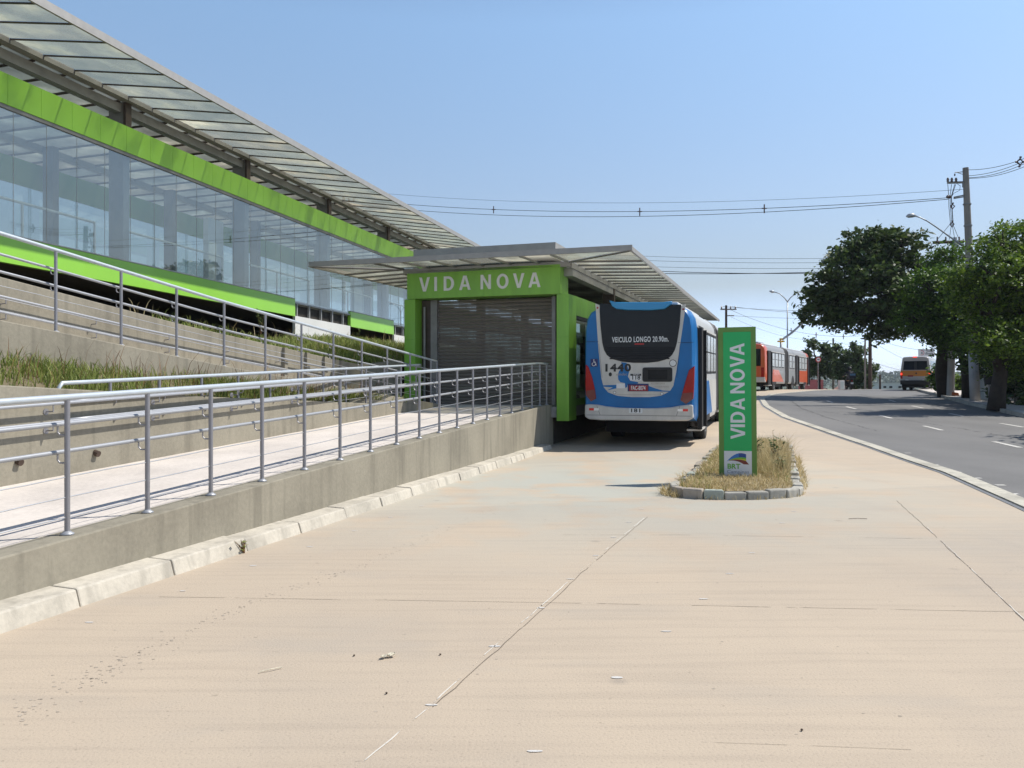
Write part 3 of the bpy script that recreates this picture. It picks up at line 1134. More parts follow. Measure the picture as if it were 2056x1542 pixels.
BY = [3 + 0.55 * i for i in range(30)]
BY = [y for y in BY if y < 19.4] + [19.6]
back = thing('retaining_wall', 'grey retaining wall behind the upper ramp with grass growing on its top', 'wall', (bx(12), 12, 0))
m = MB()
wall_strip(m, [(bx(y), y) for y in BY], [(bx(y) - UN.x * 0.2, y - UN.y * 0.2) for y in BY], [zb(y) for y in BY], [0.3] * len(BY))
m.build('wall_body', M['wall'], back, bevel=0.012)
for h in (0.63, 0.42):
    m = MB()
    pts = []
    for y in BY:
        if y > 18.6:
            continue
        p = Vector((bx(y), y)) + UN * 0.10
        pts.append((p.x, p.y, zu(y - 0.68) + h))
    m.tube(pts, 0.018, 10)
    hr = m.build('handrail', M['galv_lt'], back, smooth=True)
    m = MB()
    for k in range(11):
        y = 4.5 + 1.35 * k
        p = Vector((bx(y), y))
        z = zu(y - 0.68) + h
        a = p + UN * 0.1
        c = p - UN * 0.01
        m.tube([(a.x, a.y, z - 0.015), (a.x, a.y, z - 0.08), (c.x, c.y, z - 0.085)], 0.008, 6)
    build_each(m, 'bracket', M['galv'], hr)
m = MB()
for y in (16.9, 17.6, 18.2, 18.8):
    p = Vector((bx(y), y)) + UN * 0.03
    m.box((p.x, p.y, (0.6 + zb(y)) / 2), (0.1, 0.06, zb(y) - 0.6), tuple(UD))
build_each(m, 'pier', M['wall'], back)
endw = thing('end_wall', 'short grey wall closing the bank beside the left green pillar', 'wall', (-3.3, 20.2, 0))
m = MB()
wall_strip(m, [(-3.55, 19.55), (-2.78, 20.95)], [(-3.75, 19.65), (-2.98, 21.05)], [1.95, 2.1], [0.3, 0.3])
m.build('wall_body', M['wall'], endw, bevel=0.01)

# ------------------------------------------------------------------ big glazed hall (frame H)
HO = Vector((-11.7, 18.9))
HU = Vector((0.2838, 0.9589))
HN = Vector((0.9589, -0.2838))
HSL = -0.0208


def H(s, t, z):
    p = HO + HU * s + HN * t
    return (p.x, p.y, z + HSL * s)


def hbox(m, s0, s1, t0, t1, z0, z1, F=None):
    F = F or H
    m.hexa([F(s0, t0, z0), F(s1, t0, z0), F(s1, t1, z0), F(s0, t1, z0)], [F(s0, t0, z1), F(s1, t0, z1), F(s1, t1, z1), F(s0, t1, z1)])


hall = thing('station_hall', 'large glazed bus station hall with bright green bands and translucent roof', 'station', H(8, 0, 3.2))
HS0, HS1, HW = -12.0, 44.0, 5.5
GB, GT, BT, GZ, RZ = 4.93, 7.93, 8.64, 9.36, 9.05
PITCH = 0.935
m = MB()
hbox(m, HS0, HS1, -HW - 0.2, -0.09, GB - 0.20, GB - 0.02)
m.build('floor', M['floor_in'], hall)
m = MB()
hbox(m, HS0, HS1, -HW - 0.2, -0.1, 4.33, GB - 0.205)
m.build('floor_beam', M['soil_shade'], hall)
# bands
for k, (a, b) in enumerate(((HS0, 12.5), (16.9, 21.25))):
    m = MB()
    hbox(m, a, b, -0.08, 0.06, 4.29, GB)
    m.build('lower_band', M['green_lit'], hall)
    m = MB()
    hbox(m, a, b, -0.06, 0.075, GB + 0.002, GB + 0.03)
    m.build('sill', M['alu'], hall)
m = MB()
s = HS0
while s < HS1:
    e = min(s + PITCH, HS1)
    hbox(m, s, e - 0.006, -0.03, 0.05, GT, BT)
    s = e
m.build('upper_band', M['green_lit'], hall)
m = MB()
hbox(m, HS0, HS1, -0.06, 0.03, GT - 0.09, GT - 0.002)
m.build('band_trim', M['steel_gr'], hall)
m = MB()
hbox(m, HS0, HS1, -HW - 0.05, -HW + 0.03, GT - 0.1, BT)
m.build('far_band', M['green_dk'], hall)
# glass panes facing the lane, one mesh per bay
cols_s = [4.1 + 5.63 * k for k in range(-3, 8)]
s = HS0
bays = [HS0] + [c for c in cols_s if HS0 < c < HS1] + [HS1]
for i in range(len(bays) - 1):
    a, b = bays[i], bays[i + 1]
    n = max(1, round((b - a) / PITCH))
    m = MB()
    mj = MB()
    for k in range(n):
        p, q = a + (b - a) * k / n, a + (b - a) * (k + 1) / n
        lo = GB + 0.03 if not (12.5 < (p + q) / 2 < 16.9 or (p + q) / 2 > 21.2) else GB - 0.15
        m.poly([H(p + 0.006, 0, lo), H(q - 0.006, 0, lo), H(q - 0.006, 0, GT - 0.09), H(p + 0.006, 0, GT - 0.09)])
        hbox(mj, p - 0.003, p + 0.003, -0.008, 0.005, lo, GT - 0.09)
    g = m.build('glass_bay', M['glass'], hall)
    mj.build('glass_joint', M['alu'], g)
    m = MB()
    n2 = max(1, round((b - a) / 1.9))
    for k in range(n2):
        p, q = a + (b - a) * k / n2, a + (b - a) * (k + 1) / n2
        m.poly([H(p + 0.03, -HW, GB), H(q - 0.03, -HW, GB), H(q - 0.03, -HW, GT - 0.1), H(p + 0.03, -HW, GT - 0.1)])
        hbox(m, p - 0.03, p + 0.03, -HW - 0.04, -HW + 0.03, GB, GT - 0.1)
    m.build('far_glass', M['glass'], hall)
# columns and beams
for c in cols_s:
    m = MB()
    hbox(m, c - 0.12, c + 0.12, -0.62, -0.14, GB - 0.05, GZ - 0.02)
    m.build('column', M['steel_gr'], hall)
    m = MB()
    hbox(m, c - 0.11, c + 0.11, -0.60, -0.06, BT + 0.01, GZ - 0.01)
    m.build('column_head', M['steel_dk'], hall)
    m = MB()
    m.tube([H(c + 0.28, -0.3, GZ - 0.1), H(c + 0.28, -0.35, GZ - 0.4), H(c + 0.2, -0.55, GZ - 0.8), H(c + 0.2, -0.6, GB)], 0.05, 8)
    m.build('downpipe', M['steel_gr'], hall, smooth=True)
    c2 = c + 2.3
    m = MB()
    hbox(m, c2 - 0.12, c2 + 0.12, -HW + 0.2, -HW + 0.6, GB - 0.05, GZ - 0.15)
    m.build('column', M['steel_gr'], hall)
m = MB()
hbox(m, HS0, HS1, -0.45, -0.2, GZ - 0.30, GZ - 0.06)
m.build('eaves_beam', M['alu'], hall)
m = MB()
hbox(m, HS0, HS1, -HW - 0.1, -HW + 0.12, GZ - 0.30, GZ - 0.06)
m.build('far_beam', M['alu'], hall)
m = MB()
s = HS0
while s < HS1:
    e = min(s + PITCH, HS1)
    hbox(m, s, e - 0.01, -0.15, 0.10, GZ - 0.02, GZ + 0.07)
    hbox(m, s, e - 0.03, 0.10, 0.13, GZ - 0.03, GZ + 0.10)
    s = e
m.build('gutter', M['alu'], hall)
OV = 2.86
m = MB()
mi = MB()
mr = MB()
s = HS0
while s < HS1 - 0.1:
    e = min(s + PITCH, HS1)
    z0, z1 = GZ + 0.09, RZ
    m.hexa([H(s + 0.02, 0.14, z0), H(e - 0.02, 0.14, z0), H(e - 0.02, OV, z1), H(s + 0.02, OV, z1)],
           [H(s + 0.02, 0.14, z0 + 0.012), H(e - 0.02, 0.14, z0 + 0.012), H(e - 0.02, OV, z1 + 0.012), H(s + 0.02, OV, z1 + 0.012)])
    mr.hexa([H(s - 0.02, 0.13, z0 - 0.034), H(s + 0.02, 0.13, z0 - 0.034), H(s + 0.02, OV, z1 - 0.034), H(s - 0.02, OV, z1 - 0.034)],
            [H(s - 0.02, 0.13, z0 - 0.003), H(s + 0.02, 0.13, z0 - 0.003), H(s + 0.02, OV, z1 - 0.003), H(s - 0.02, OV, z1 - 0.003)])
    zi0, zi1 = GZ + 0.02, GZ - 0.15
    mi.hexa([H(s + 0.01, -HW - 2.4, zi1), H(e - 0.01, -HW - 2.4, zi1), H(e - 0.01, -0.16, zi0), H(s + 0.01, -0.16, zi0)],
            [H(s + 0.01, -HW - 2.4, zi1 + 0.03), H(e - 0.01, -HW - 2.4, zi1 + 0.03), H(e - 0.01, -0.16, zi0 + 0.03), H(s + 0.01, -0.16, zi0 + 0.03)])
    mr.hexa([H(s - 0.02, -HW - 2.4, zi1 - 0.06), H(s + 0.02, -HW - 2.4, zi1 - 0.06), H(s + 0.02, -0.16, zi0 - 0.06), H(s - 0.02, -0.16, zi0 - 0.06)],
            [H(s - 0.02, -HW - 2.4, zi1 - 0.004), H(s + 0.02, -HW - 2.4, zi1 - 0.004), H(s + 0.02, -0.16, zi0 - 0.004), H(s - 0.02, -0.16, zi0 - 0.004)])
    s = e
m.build('eaves_glazing', M['roof'], hall)
mi.build('ceiling', M['roof_in'], hall)
mr.build('rafters', M['steel_dk'], hall)
m = MB()
hbox(m, HS0, HS1, OV + 0.005, OV + 0.06, RZ - 0.06, RZ + 0.12)
m.build('roof_edge', M['fascia'], hall)
# interior railings between columns, lamps, boards
for i in range(len(cols_s) - 1):
    a, b = cols_s[i] + 0.5, cols_s[i + 1] - 0.5
    m = MB()
    m.tube([H(a, -0.75, GB), H(a, -0.75, GB + 1.05), H(b, -0.75, GB + 1.05), H(b, -0.75, GB)], 0.035, 8)
    mid = (a + b) / 2
    m.tube([H(mid, -0.75, GB), H(mid, -0.75, GB + 1.05)], 0.032, 8)
    m.build('inner_railing', M['white_wall'], hall)
    m = MB()
    hbox(m, a + 0.6, a + 2.0, -1.5, -1.35, GZ - 0.42, GZ - 0.36)
    m.build('ceiling_lamp', M['fluor'], hall)
m = MB()
hbox(m, 8.7, 9.5, -1.1, -0.9, GB, GB + 2.3)
m.build('partition', M['fluor'], hall)
m = MB()
hbox(m, -4.5, -0.1 + 0.9, -1.6, -1.45, GB, GB + 2.0)
m.build('partition', M['pale_board'], hall)
m = MB()
hbox(m, 19.3, 20.2, -1.2, -1.0, GB, GB + 2.6)
m.build('partition', M['white_wall'], hall)
# open part under the floor with bars and white panel
m = MB()
hbox(m, 12.52, 16.88, -0.06, 0.05, 3.45, 4.31)
build_each(m, 'white_panel', M['white_wall'], hall)
m = MB()
hbox(m, 21.3, 30, -0.06, 0.05, 3.30, 4.30)
build_each(m, 'white_panel', M['white_wall'], hall)
m = MB()
for k in range(5):
    a = 12.7 + 0.9 * k
    hbox(m, a - 0.03, a + 0.03, -0.05, 0.03, 4.312, GB - 0.16)
for k in range(8):
    a = 21.5 + 0.9 * k
    hbox(m, a - 0.03, a + 0.03, -0.05, 0.03, 4.30, GB - 0.16)
hbox(m, 12.52, 16.88, -0.06, 0.04, GB - 0.155, GB - 0.10)
build_each(m, 'bar', M['alu'], hall)
m = MB()
m.tube([H(15.0, -0.25, 4.34), H(16.7, -0.25, 4.55)], 0.09, 6)
m.build('timber', M['brick'], hall)
# dark backing added behind and at both ends so the undercroft stays black
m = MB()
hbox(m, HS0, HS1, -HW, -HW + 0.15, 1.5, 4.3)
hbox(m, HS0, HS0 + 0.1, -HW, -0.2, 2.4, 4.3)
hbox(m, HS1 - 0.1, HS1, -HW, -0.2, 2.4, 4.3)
m.build('undercroft_backing', M['soil_shade'], hall)
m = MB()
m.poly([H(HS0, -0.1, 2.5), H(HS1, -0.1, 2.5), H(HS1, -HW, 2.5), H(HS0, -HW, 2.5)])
m.build('undercroft_floor', M['soil_shade'], hall)

# ------------------------------------------------------------------ grassy banks
inn, out = [], []
K = 48
for k in range(K + 1):
    f = k / K
    if f < 0.5:
        y = 3 + (19.6 - 3) * f / 0.5
        p = Vector((bx(y), y)) - UN * 0.2
        inn.append((p.x, p.y, zb(y) - 0.03))
    elif f < 0.58:
        g = (f - 0.5) / 0.08
        inn.append((-3.75 + 0.77 * g, 19.65 + 1.4 * g, 1.92 + 0.15 * g))
    else:
        g = (f - 0.58) / 0.42
        y = 21.05 + 26 * g
        inn.append((-2.98 + 0.331 * (y - 21.05), y, 2.07 + 0.5 * g))
    so = -12 + 42 * f
    z = 3.42 + (0.04 * f)
    q = H(so, -0.12, 0)
    out.append((q[0], q[1], float(np.interp(so, [-12, 3, 8, 12, 15, 30], [2.3, 2.35, 2.6, 3.1, 3.3, 3.15]))))
m = MB()
NX = 8
bank_pts = []
for k in range(K + 1):
    row = []
    for j in range(NX + 1):
        t = j / NX
        e = t ** 0.8
        x = inn[k][0] + (out[k][0] - inn[k][0]) * t
        y = inn[k][1] + (out[k][1] - inn[k][1]) * t
        z = inn[k][2] + (out[k][2] - inn[k][2]) * e
        row.append((x, y, z))
    bank_pts.append(row)
for k in range(K):
    for j in range(NX):
        m.poly([bank_pts[k][j], bank_pts[k + 1][j], bank_pts[k + 1][j + 1], bank_pts[k][j + 1]])
structure(m.build('embankment', M['earth'], smooth=True))


def zl(y):
    return float(np.interp(y, [3, 9.7, 12.4, 18.9], [2.15, 1.71, 1.53, 1.0]))


strip_rows = []
m = MB()
yy = [4 + 0.6 * i for i in range(26)]
for y in yy:
    a = Vector((ux(y), y)) + UN * 0.125
    s = (y - 5.24 + T_IN * 0.2767 - 0.055) / 0.961
    s = (y - 5.24 - (T_IN - 0.2) * -0.2767) / 0.961
    b = R(s, T_IN - 0.2, 0)
    zb_ = z_inner(s) - 0.03
    za = max(zl(y), zb_)
    strip_rows.append([(a.x + (b[0] - a.x) * t, a.y + (b[1] - a.y) * t, za + (zb_ - za) * t) for t in (0, .33, .66, 1)])
for i in range(len(yy) - 1):
    if yy[i] > 18.2:
        break
    for j in range(3):
        m.poly([strip_rows[i][j], strip_rows[i + 1][j], strip_rows[i + 1][j + 1], strip_rows[i][j + 1]])
structure(m.build('planting_strip', M['earth'], smooth=True))


def grass(name, pts, hmin, hmax, mat, wd=0.006, lean=0.5, label=None):
    """one mesh of bent two-piece blades, pts an (n,3) array of roots"""
    n = len(pts)
    h = rng.uniform(hmin, hmax, n) * rng.uniform(0.6, 1.0, n)
    a = rng.uniform(0, 2 * np.pi, n)
    l = rng.uniform(0.1, lean, n) * h
    d = np.stack([np.cos(a), np.sin(a), np.zeros(n)], 1)
    b = rng.uniform(0, 2 * np.pi, n)
    sd = np.stack([np.cos(b), np.sin(b), np.zeros(n)], 1) * (wd * rng.uniform(0.6, 1.4, n))[:, None]
    up = np.array([0, 0, 1.0])
    p1 = pts + d * (l * 0.3)[:, None] + up * (h * 0.55)[:, None]
    p2 = pts + d * (l * 0.75)[:, None] + up * (h * 0.86)[:, None]
    p3 = pts + d * (l * 1.15)[:, None] + up * (h * 0.98)[:, None]
    V = np.stack([pts - sd, pts + sd, p1 + sd * 0.8, p1 - sd * 0.8, p2 + sd * 0.5, p2 - sd * 0.5, p3 + sd * 0.12, p3 - sd * 0.12], 1).reshape(-1, 3)
    i = np.arange(n) * 8
    F = np.stack([np.stack([i, i + 1, i + 2, i + 3], 1), np.stack([i + 3, i + 2, i + 4, i + 5], 1), np.stack([i + 5, i + 4, i + 6, i + 7], 1)], 1).reshape(-1, 4)
    o = fastmesh(name, V, F, mat)
    return stuff(o)


def sample_rows(rows, n, k0=0, k1=None, bias=1.0):
    k1 = k1 or len(rows) - 1
    out = []
    nj = len(rows[0]) - 1
    while len(out) < n:
        k = random.uniform(k0, k1 - 1e-6)
        j = (random.random() ** bias) * (nj - 1e-6)
        i, jj = int(k), int(j)
        a, b = k - i, j - jj
        p = [(rows[i][jj][c] * (1 - a) + rows[i + 1][jj][c] * a) * (1 - b) + (rows[i][jj + 1][c] * (1 - a) + rows[i + 1][jj + 1][c] * a) * b for c in range(3)]
        out.append(p)
    return np.array(out)


pts = sample_rows(strip_rows, 15000, 0, 23)
keep = rng.uniform(size=len(pts)) < np.clip(0.55 + 0.5 * np.sin(pts[:, 1] * 2.1) + 0.3 * np.sin(pts[:, 1] * 5.3 + 1), 0.25, 1)
grass('green_grass', pts[keep], 0.06, 0.24, M['grass_green'], 0.006, 0.8)
pts = sample_rows(strip_rows, 420, 2, 22)
grass('grass_seed_heads', pts, 0.3, 0.52, M['grass_seed'], 0.004, 0.6)
# keep grass off the hall's undercroft
pts = sample_rows(bank_pts, 30000, 16, 44, 1.0)
grass('green_grass', pts, 0.10, 0.36, M['grass_green'], 0.010, 0.8)
pts = sample_rows(bank_pts, 500, 15, 40)
grass('grass_seed_heads', pts, 0.3, 0.7, M['grass_dry'], 0.007, 0.6)


def plant(root, n_stem, h, leafs, size, mat, spread=0.25):
    m = MB()
    tips = []
    for k in range(n_stem):
        a = random.random() * 6.28
        b = Vector((math.cos(a), math.sin(a), 0)) * random.uniform(0.2, 1) * spread
        hh = h * random.uniform(0.6, 1)
        pts = [Vector((0, 0, 0)), b * 0.4 + Vector((0, 0, hh * 0.5)), b + Vector((0, 0, hh))]
        m.tube([tuple(p) for p in pts], [0.006, 0.005, 0.002], 5)
        tips.append(pts)
    m.build('stem', M['grass_seed'], root, local=True)
    V, F = [], []
    for p in tips:
        for k in range(leafs):
            t = random.uniform(0.25, 1)
            c = p[0].lerp(p[1], t * 2) if t < .5 else p[1].lerp(p[2], t * 2 - 1)
            c = c + Vector((random.gauss(0, .02), random.gauss(0, .02), 0))
            d = Vector((random.gauss(0, 1), random.gauss(0, 1), random.uniform(-.2, .8))).normalized() * size * random.uniform(.6, 1.2)
            w_ = d.cross(Vector((0, 0, 1))).normalized() * size * 0.33
            i = len(V)
            V += [c, c + d * 0.5 + w_, c + d, c + d * 0.5 - w_]
            F.append((i, i + 1, i + 2, i + 3))
    mm = MB().add([tuple(v) for v in V], F)
    mm.build('leaves', mat, root, local=True)


for px, y, h, lab in ((690, 35.0, 0.9, 'leafy weed growing in front of the white panel under the hall'), (492, 26.5, 0.9, 'tall weed on the bank below the green band')):
    x = at(px, y)
    w_ = thing('weed', lab, 'weed', (x + 0.5, y, 3.05))
    plant(w_, 7, h, 14, 0.09, M['leaf_small'], 0.3)
w_ = thing('weed', 'small green tuft at the foot of the whitewashed kerb', 'weed', R(2.25, 0.26, 0.0))
plant(w_, 5, 0.13, 2, 0.05, M['grass_green'], 0.1)

# ------------------------------------------------------------------ letters
def glyph(ch):
    """convex pieces of a bold sans letter of height 1, and its width"""
    if ch == 'I':
        return [[(0, 0), (.2, 0), (.2, 1), (0, 1)]], .2
    if ch == 'V':
        return [[(0, 1), (.3, 0), (.41, 0), (.41, .24), (.205, 1)], [(.41, 0), (.52, 0), (.82, 1), (.615, 1), (.41, .24)]], .82
    if ch == 'A':
        L = [(0, 0), (.2, 0), (.43, .80), (.43, 1), (.31, 1)]
        Rr = [(.66, 0), (.86, 0), (.55, 1), (.43, 1), (.43, .80)]
        bar = [(.265, .225), (.595, .225), (.548, .385), (.312, .385)]
        return [L, Rr, bar], .86
    if ch == 'N':
        return [[(0, 0), (.185, 0), (.185, .72), (.185, 1), (0, 1)], [(.575, 0), (.76, 0), (.76, 1), (.575, 1), (.575, .28)],
                [(.185, 1), (.185, .66), (.575, 0), (.575, .34)]], .76
    if ch == 'O':
        n = 28
        out = []
        for k in range(n):
            a, b = 2 * math.pi * k / n, 2 * math.pi * (k + 1) / n
            f = lambda t, rx, ry: (.43 + rx * math.cos(t), .5 + ry * math.sin(t))
            out.append([f(a, .23, .345), f(a, .43, .52), f(b, .43, .52), f(b, .23, .345)])
        return out, .86
    if ch == 'D':
        out = [[(0, 0), (.2, 0), (.2, 1), (0, 1)]]
        out += [[(.2, 0), (.34, 0), (.34, .165), (.2, .165)], [(.2, .835), (.34, .835), (.34, 1), (.2, 1)]]
        n = 14
        for k in range(n):
            a, b = -math.pi / 2 + math.pi * k / n, -math.pi / 2 + math.pi * (k + 1) / n
            f = lambda t, rx, ry: (.34 + rx * math.cos(t), .5 + ry * math.sin(t))
            out.append([f(a, .235, .335), f(a, .44, .5), f(b, .44, .5), f(b, .235, .335)])
        return out, .78
    return [], .35


def letters(name, spec, org, ex, ey, ez, H_, depth, mat, parent, local=False):
    """spec: list of (char, offset in letter heights); ex right, ey up, ez out of the board"""
    o, ex, ey, ez = Vector(org), Vector(ex), Vector(ey), Vector(ez)
    for ch, off in spec:
        m = MB()
        for pc in glyph(ch)[0]:
            m.prism([tuple(o + ex * ((x + off) * H_) + ey * (y * H_)) for x, y in pc], ez * depth)
        m.build(name, mat, parent, local=local)


_font_cache = {}


def text_obj(txt, size, mat, parent, loc, ex=(1, 0, 0), ey=(0, 0, 1), bold=0.0, name='lettering', width=None, align='CENTER', slant=0.0, depth=0.0015, space=1.0):
    """text turned to a mesh in the parent's frame; loc is the middle of the baseline"""
    cu = bpy.data.curves.new('text', 'FONT')
    cu.body = txt
    cu.size = size
    cu.offset = bold
    cu.extrude = depth
    cu.align_x = align
    cu.shear = slant
    cu.space_character = space
    cu.resolution_u = 3
    ob = bpy.data.objects.new('text', cu)
    col.objects.link(ob)
    dg = bpy.context.evaluated_depsgraph_get()
    dg.update()
    me = bpy.data.meshes.new_from_object(ob.evaluated_get(dg))
    bpy.data.objects.remove(ob)
    bpy.data.curves.remove(cu)
    ex, ey = Vector(ex), Vector(ey)
    ez = ex.cross(ey)
    k = 1.0
    if width:
        xs_ = [v.co.x for v in me.vertices]
        k = width / (max(xs_) - min(xs_))
    lo = Vector(loc)
    for v in me.vertices:
        v.co = lo + ex * (v.co.x * k) + ey * v.co.y + ez * v.co.z
    me.name = name
    me.materials.clear()
    me.materials.append(mat)
    o = bpy.data.objects.new(name, me)
    col.objects.link(o)
    o.parent = parent
    return o


# ------------------------------------------------------------------ small boarding station (frame S)
SO = Vector((1.346, 19.6))
SU = Vector((0.3134, 0.9496))
SN = Vector((0.9496, -0.3134))
SSL = 0.012
SW = 4.29


def S(s, t, z):
    p = SO + SU * s + SN * t
    return (p.x, p.y, z + SSL * max(s, 0))


def sbox(m, *a):
    hbox(m, *a, F=S)


st = thing('boarding_station', 'small bus boarding station with green portal, roller shutter and translucent canopy', 'station', S(2, -2, 0))
SL = 23.0
PT = 3.66
for t0 in (-SW, -0.30):
    m = MB()
    sbox(m, 0, 0.75, t0, t0 + 0.30, 0.62, PT - 0.02)
    m.build('portal_pillar', M['green'], st, bevel=0.006)
m = MB()
sbox(m, -0.03, 0.72, -SW + 0.09, -0.20, PT - 0.015, PT + 0.69)
sb = m.build('sign_board', M['green'], st, bevel=0.004)
H_ = 0.353
m = MB()
sbox(m, -0.0325, -0.0295, -SW / 2 - 0.004, -SW / 2 + 0.004, PT - 0.01, PT + 0.685)
for t in (-SW + 0.13, -0.24):
    for z in (PT + 0.06, PT + 0.34, PT + 0.62):
        sbox(m, -0.0335, -0.0295, t - 0.012, t + 0.012, z - 0.012, z + 0.012)
build_each(m, 'panel_seam', M['green_dk'], sb)
m = MB()
for t0 in (-SW, -0.30):
    for z in (1.62, 2.62):
        sbox(m, -0.0025, 0.0005, t0 + 0.004, t0 + 0.296, z - 0.005, z + 0.005)
build_each(m, 'pillar_seam', M['green_dk'], st)
ex = Vector((SN.x, SN.y, 0))
spec = [('V', 0), ('I', 1.17), ('D', 1.89), ('A', 3.06), ('N', 4.66), ('O', 5.84), ('V', 7.03), ('A', 8.13)]
letters('letter', spec, S(-0.031, -SW + 0.43, PT + 0.16), ex, (0, 0, 1), (-SU.x, -SU.y, 0), H_, 0.012, M['sign_white'], sb)
# jambs, guides, shutter
m = MB()
sbox(m, 0.40, 0.75, -SW + 0.305, -SW + 0.56, 0.95, PT - 0.03)
sbox(m, 0.45, 0.75, -0.42, -0.305, 0.95, PT - 0.03)
build_each(m, 'jamb', M['steel_dk'], st)
m = MB()
sbox(m, 0.36, 0.52, -SW + 0.565, -SW + 0.74, 0.97, PT - 0.03)
sbox(m, 0.36, 0.52, -0.52, -0.425, 0.97, PT - 0.03)
build_each(m, 'shutter_guide', M['steel_gr'], st)
m = MB()
z = 0.97
while z < PT - 0.05:
    z1 = min(z + 0.088, PT - 0.03)
    zm = (z + z1) / 2
    a, b = -SW + 0.74, -0.52
    m.poly([S(0.46, a, z), S(0.46, b, z), S(0.435, b, zm), S(0.435, a, zm)])
    m.poly([S(0.435, a, zm), S(0.435, b, zm), S(0.46, b, z1 - 0.004), S(0.46, a, z1 - 0.004)])
    z = z1
m.build('shutter', M['shutter'], st)
m = MB()
m.tube([S(0.30, -SW + 0.42, 0.98), S(0.30, -SW + 0.42, PT - 0.2)], 0.03, 8)
m.build('conduit', M['steel_gr'], st)
# platform, base, side walls
m = MB()
sbox(m, 0.05, SL, -SW + 0.05, -0.06, 0.70, 0.955)
m.build('platform', M['floor_in'], st)
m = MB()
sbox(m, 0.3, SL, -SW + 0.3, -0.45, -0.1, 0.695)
m.build('platform_base', M['soil_shade'], st)
ncol = 5
seg = 4.6
for side in (0, 1):
    ta, tb = (-0.12, -0.04) if side == 0 else (-SW + 0.04, -SW + 0.12)
    tm = (ta + tb) / 2
    m = MB()
    s = 0.76
    while s < SL - 0.1:
        e = min(s + 0.72, SL)
        sbox(m, s, e - 0.008, ta, tb, 3.19, PT)
        s = e
    m.build('upper_band', M['green'], st)
    m = MB()
    sbox(m, 0.76, SL, ta, tb, 0.96, 1.12)
    m.build('lower_band', M['green_dk'], st)
    m = MB()
    sbox(m, 0.76, SL, ta + 0.01, tb - 0.01, 3.10, 3.188)
    m.build('band_trim', M['black'], st)
    for k in range(ncol):
        a = 0.78 + seg * k
        b = min(a + seg - 0.05, SL)
        m = MB()
        m.poly([S(a, tm, 1.12), S(b, tm, 1.12), S(b, tm, 3.10), S(a, tm, 3.10)])
        g = m.build('glass_bay', M['glass_dk'], st)
        m = MB()
        c = a + seg - 0.03
        sbox(m, c - 0.1, c + 0.1, tm - 0.12 + (0.0 if side else -0.1), tm + 0.12 - (0.1 if side else 0.0) * 0, 0.96, 4.30)
        m.build('column', M['steel_dk'], st)
    m = MB()
    sbox(m, 0.3, SL, tm - 0.12, tm + 0.1, 4.10, 4.29)
    m.build('eaves_beam', M['alu'], st)
m = MB()
sbox(m, SL, SL + 0.1, -SW + 0.04, -0.04, 0.96, PT)
m.build('end_band', M['green_dk'], st)
# canopy: core roof and translucent eaves on all sides, mitred at the corners
o_, f_ = 1.75, 1.60
CZ, CZo = 4.29, 4.355
m = MB()
sbox(m, -0.1, SL, -SW + 0.30, -0.30, 4.48, 4.865)
m.build('roof_box', M['fascia'], st)
m = MB()
sbox(m, -0.02, SL, -SW + 0.1, -0.1, 4.34, 4.40)
m.build('ceiling', M['roof_in'], st)
m = MB()
sbox(m, -0.03, 0.09, -SW - 0.02, 0.02, CZ - 0.005, CZ + 0.12)
k = 0
s = 0.095
while s < SL:
    e = min(s + 0.72, SL)
    sbox(m, s, e - 0.02, -0.07, 0.05, CZ - 0.02, CZ + 0.12)
    sbox(m, s, e - 0.02, -SW - 0.05, -SW + 0.07, CZ - 0.02, CZ + 0.12)
    s = e
m.build('gutter', M['alu'], st)


def sheet_hex(m, p, th):
    m.hexa(p, [(x, y, z + th) for x, y, z in p])


pan = MB()
raf = MB()
s = 0.0
while s < SL - 0.05:
    e = min(s + 0.72, SL)
    for (ti, to) in ((0.055, o_), (-SW - 0.055, -SW - 1.70)):
        sheet_hex(pan, [S(s + .015, ti, CZ + .13), S(e - .015, ti, CZ + .13), S(e - .015, to, CZo), S(s + .015, to, CZo)], 0.012)
        sheet_hex(raf, [S(s - .018, ti, CZ + .085), S(s + .018, ti, CZ + .085), S(s + .018, to, CZo - .045), S(s - .018, to, CZo - .045)], 0.042)
    s = e
# front eaves
nf = 6
for k in range(nf):
    a, b = -SW + SW * k / nf, -SW + SW * (k + 1) / nf
    sheet_hex(pan, [S(-0.05, a + .015, CZ + .13), S(-0.05, b - .015, CZ + .13), S(-f_, b - .015, CZo), S(-f_, a + .015, CZo)], 0.012)
    sheet_hex(raf, [S(-0.05, a - .018, CZ + .085), S(-0.05, a + .018, CZ + .085), S(-f_, a + .018, CZo - .045), S(-f_, a - .018, CZo - .045)], 0.042)
for t0, sg, oo in ((0.0, 1, o_), (-SW, -1, 1.70)):
    c0, c1 = (0.0, t0), (-f_, t0 + sg * oo)
    sheet_hex(pan, [S(-0.05, t0, CZ + .13), S(-f_, t0, CZo), S(-f_, t0 + sg * (oo - 0.03), CZo), S(-0.05, t0, CZ + .13)][0:4], 0.012)
    sheet_hex(pan, [S(-0.0, t0 + sg * 0.05, CZ + .13), S(-f_ + 0.03, t0 + sg * oo, CZo), S(-0.0, t0 + sg * oo, CZo), S(-0.0, t0 + sg * 0.05, CZ + .13)][0:4], 0.012)
    p, q = Vector(S(-0.02, t0 + sg * 0.02, CZ + .10)), Vector(S(-f_, t0 + sg * oo, CZo - .03))
    raf.tube([p, q], 0.022, 6)
    sheet_hex(raf, [S(-0.05, t0 - .018, CZ + .085), S(-0.05, t0 + .018, CZ + .085), S(-f_, t0 + .018, CZo - .045), S(-f_, t0 - .018, CZo - .045)], 0.042)
pan.build('canopy_glazing', M['roof'], st)
raf.build('rafters', M['steel_gr'], st)
m = MB()
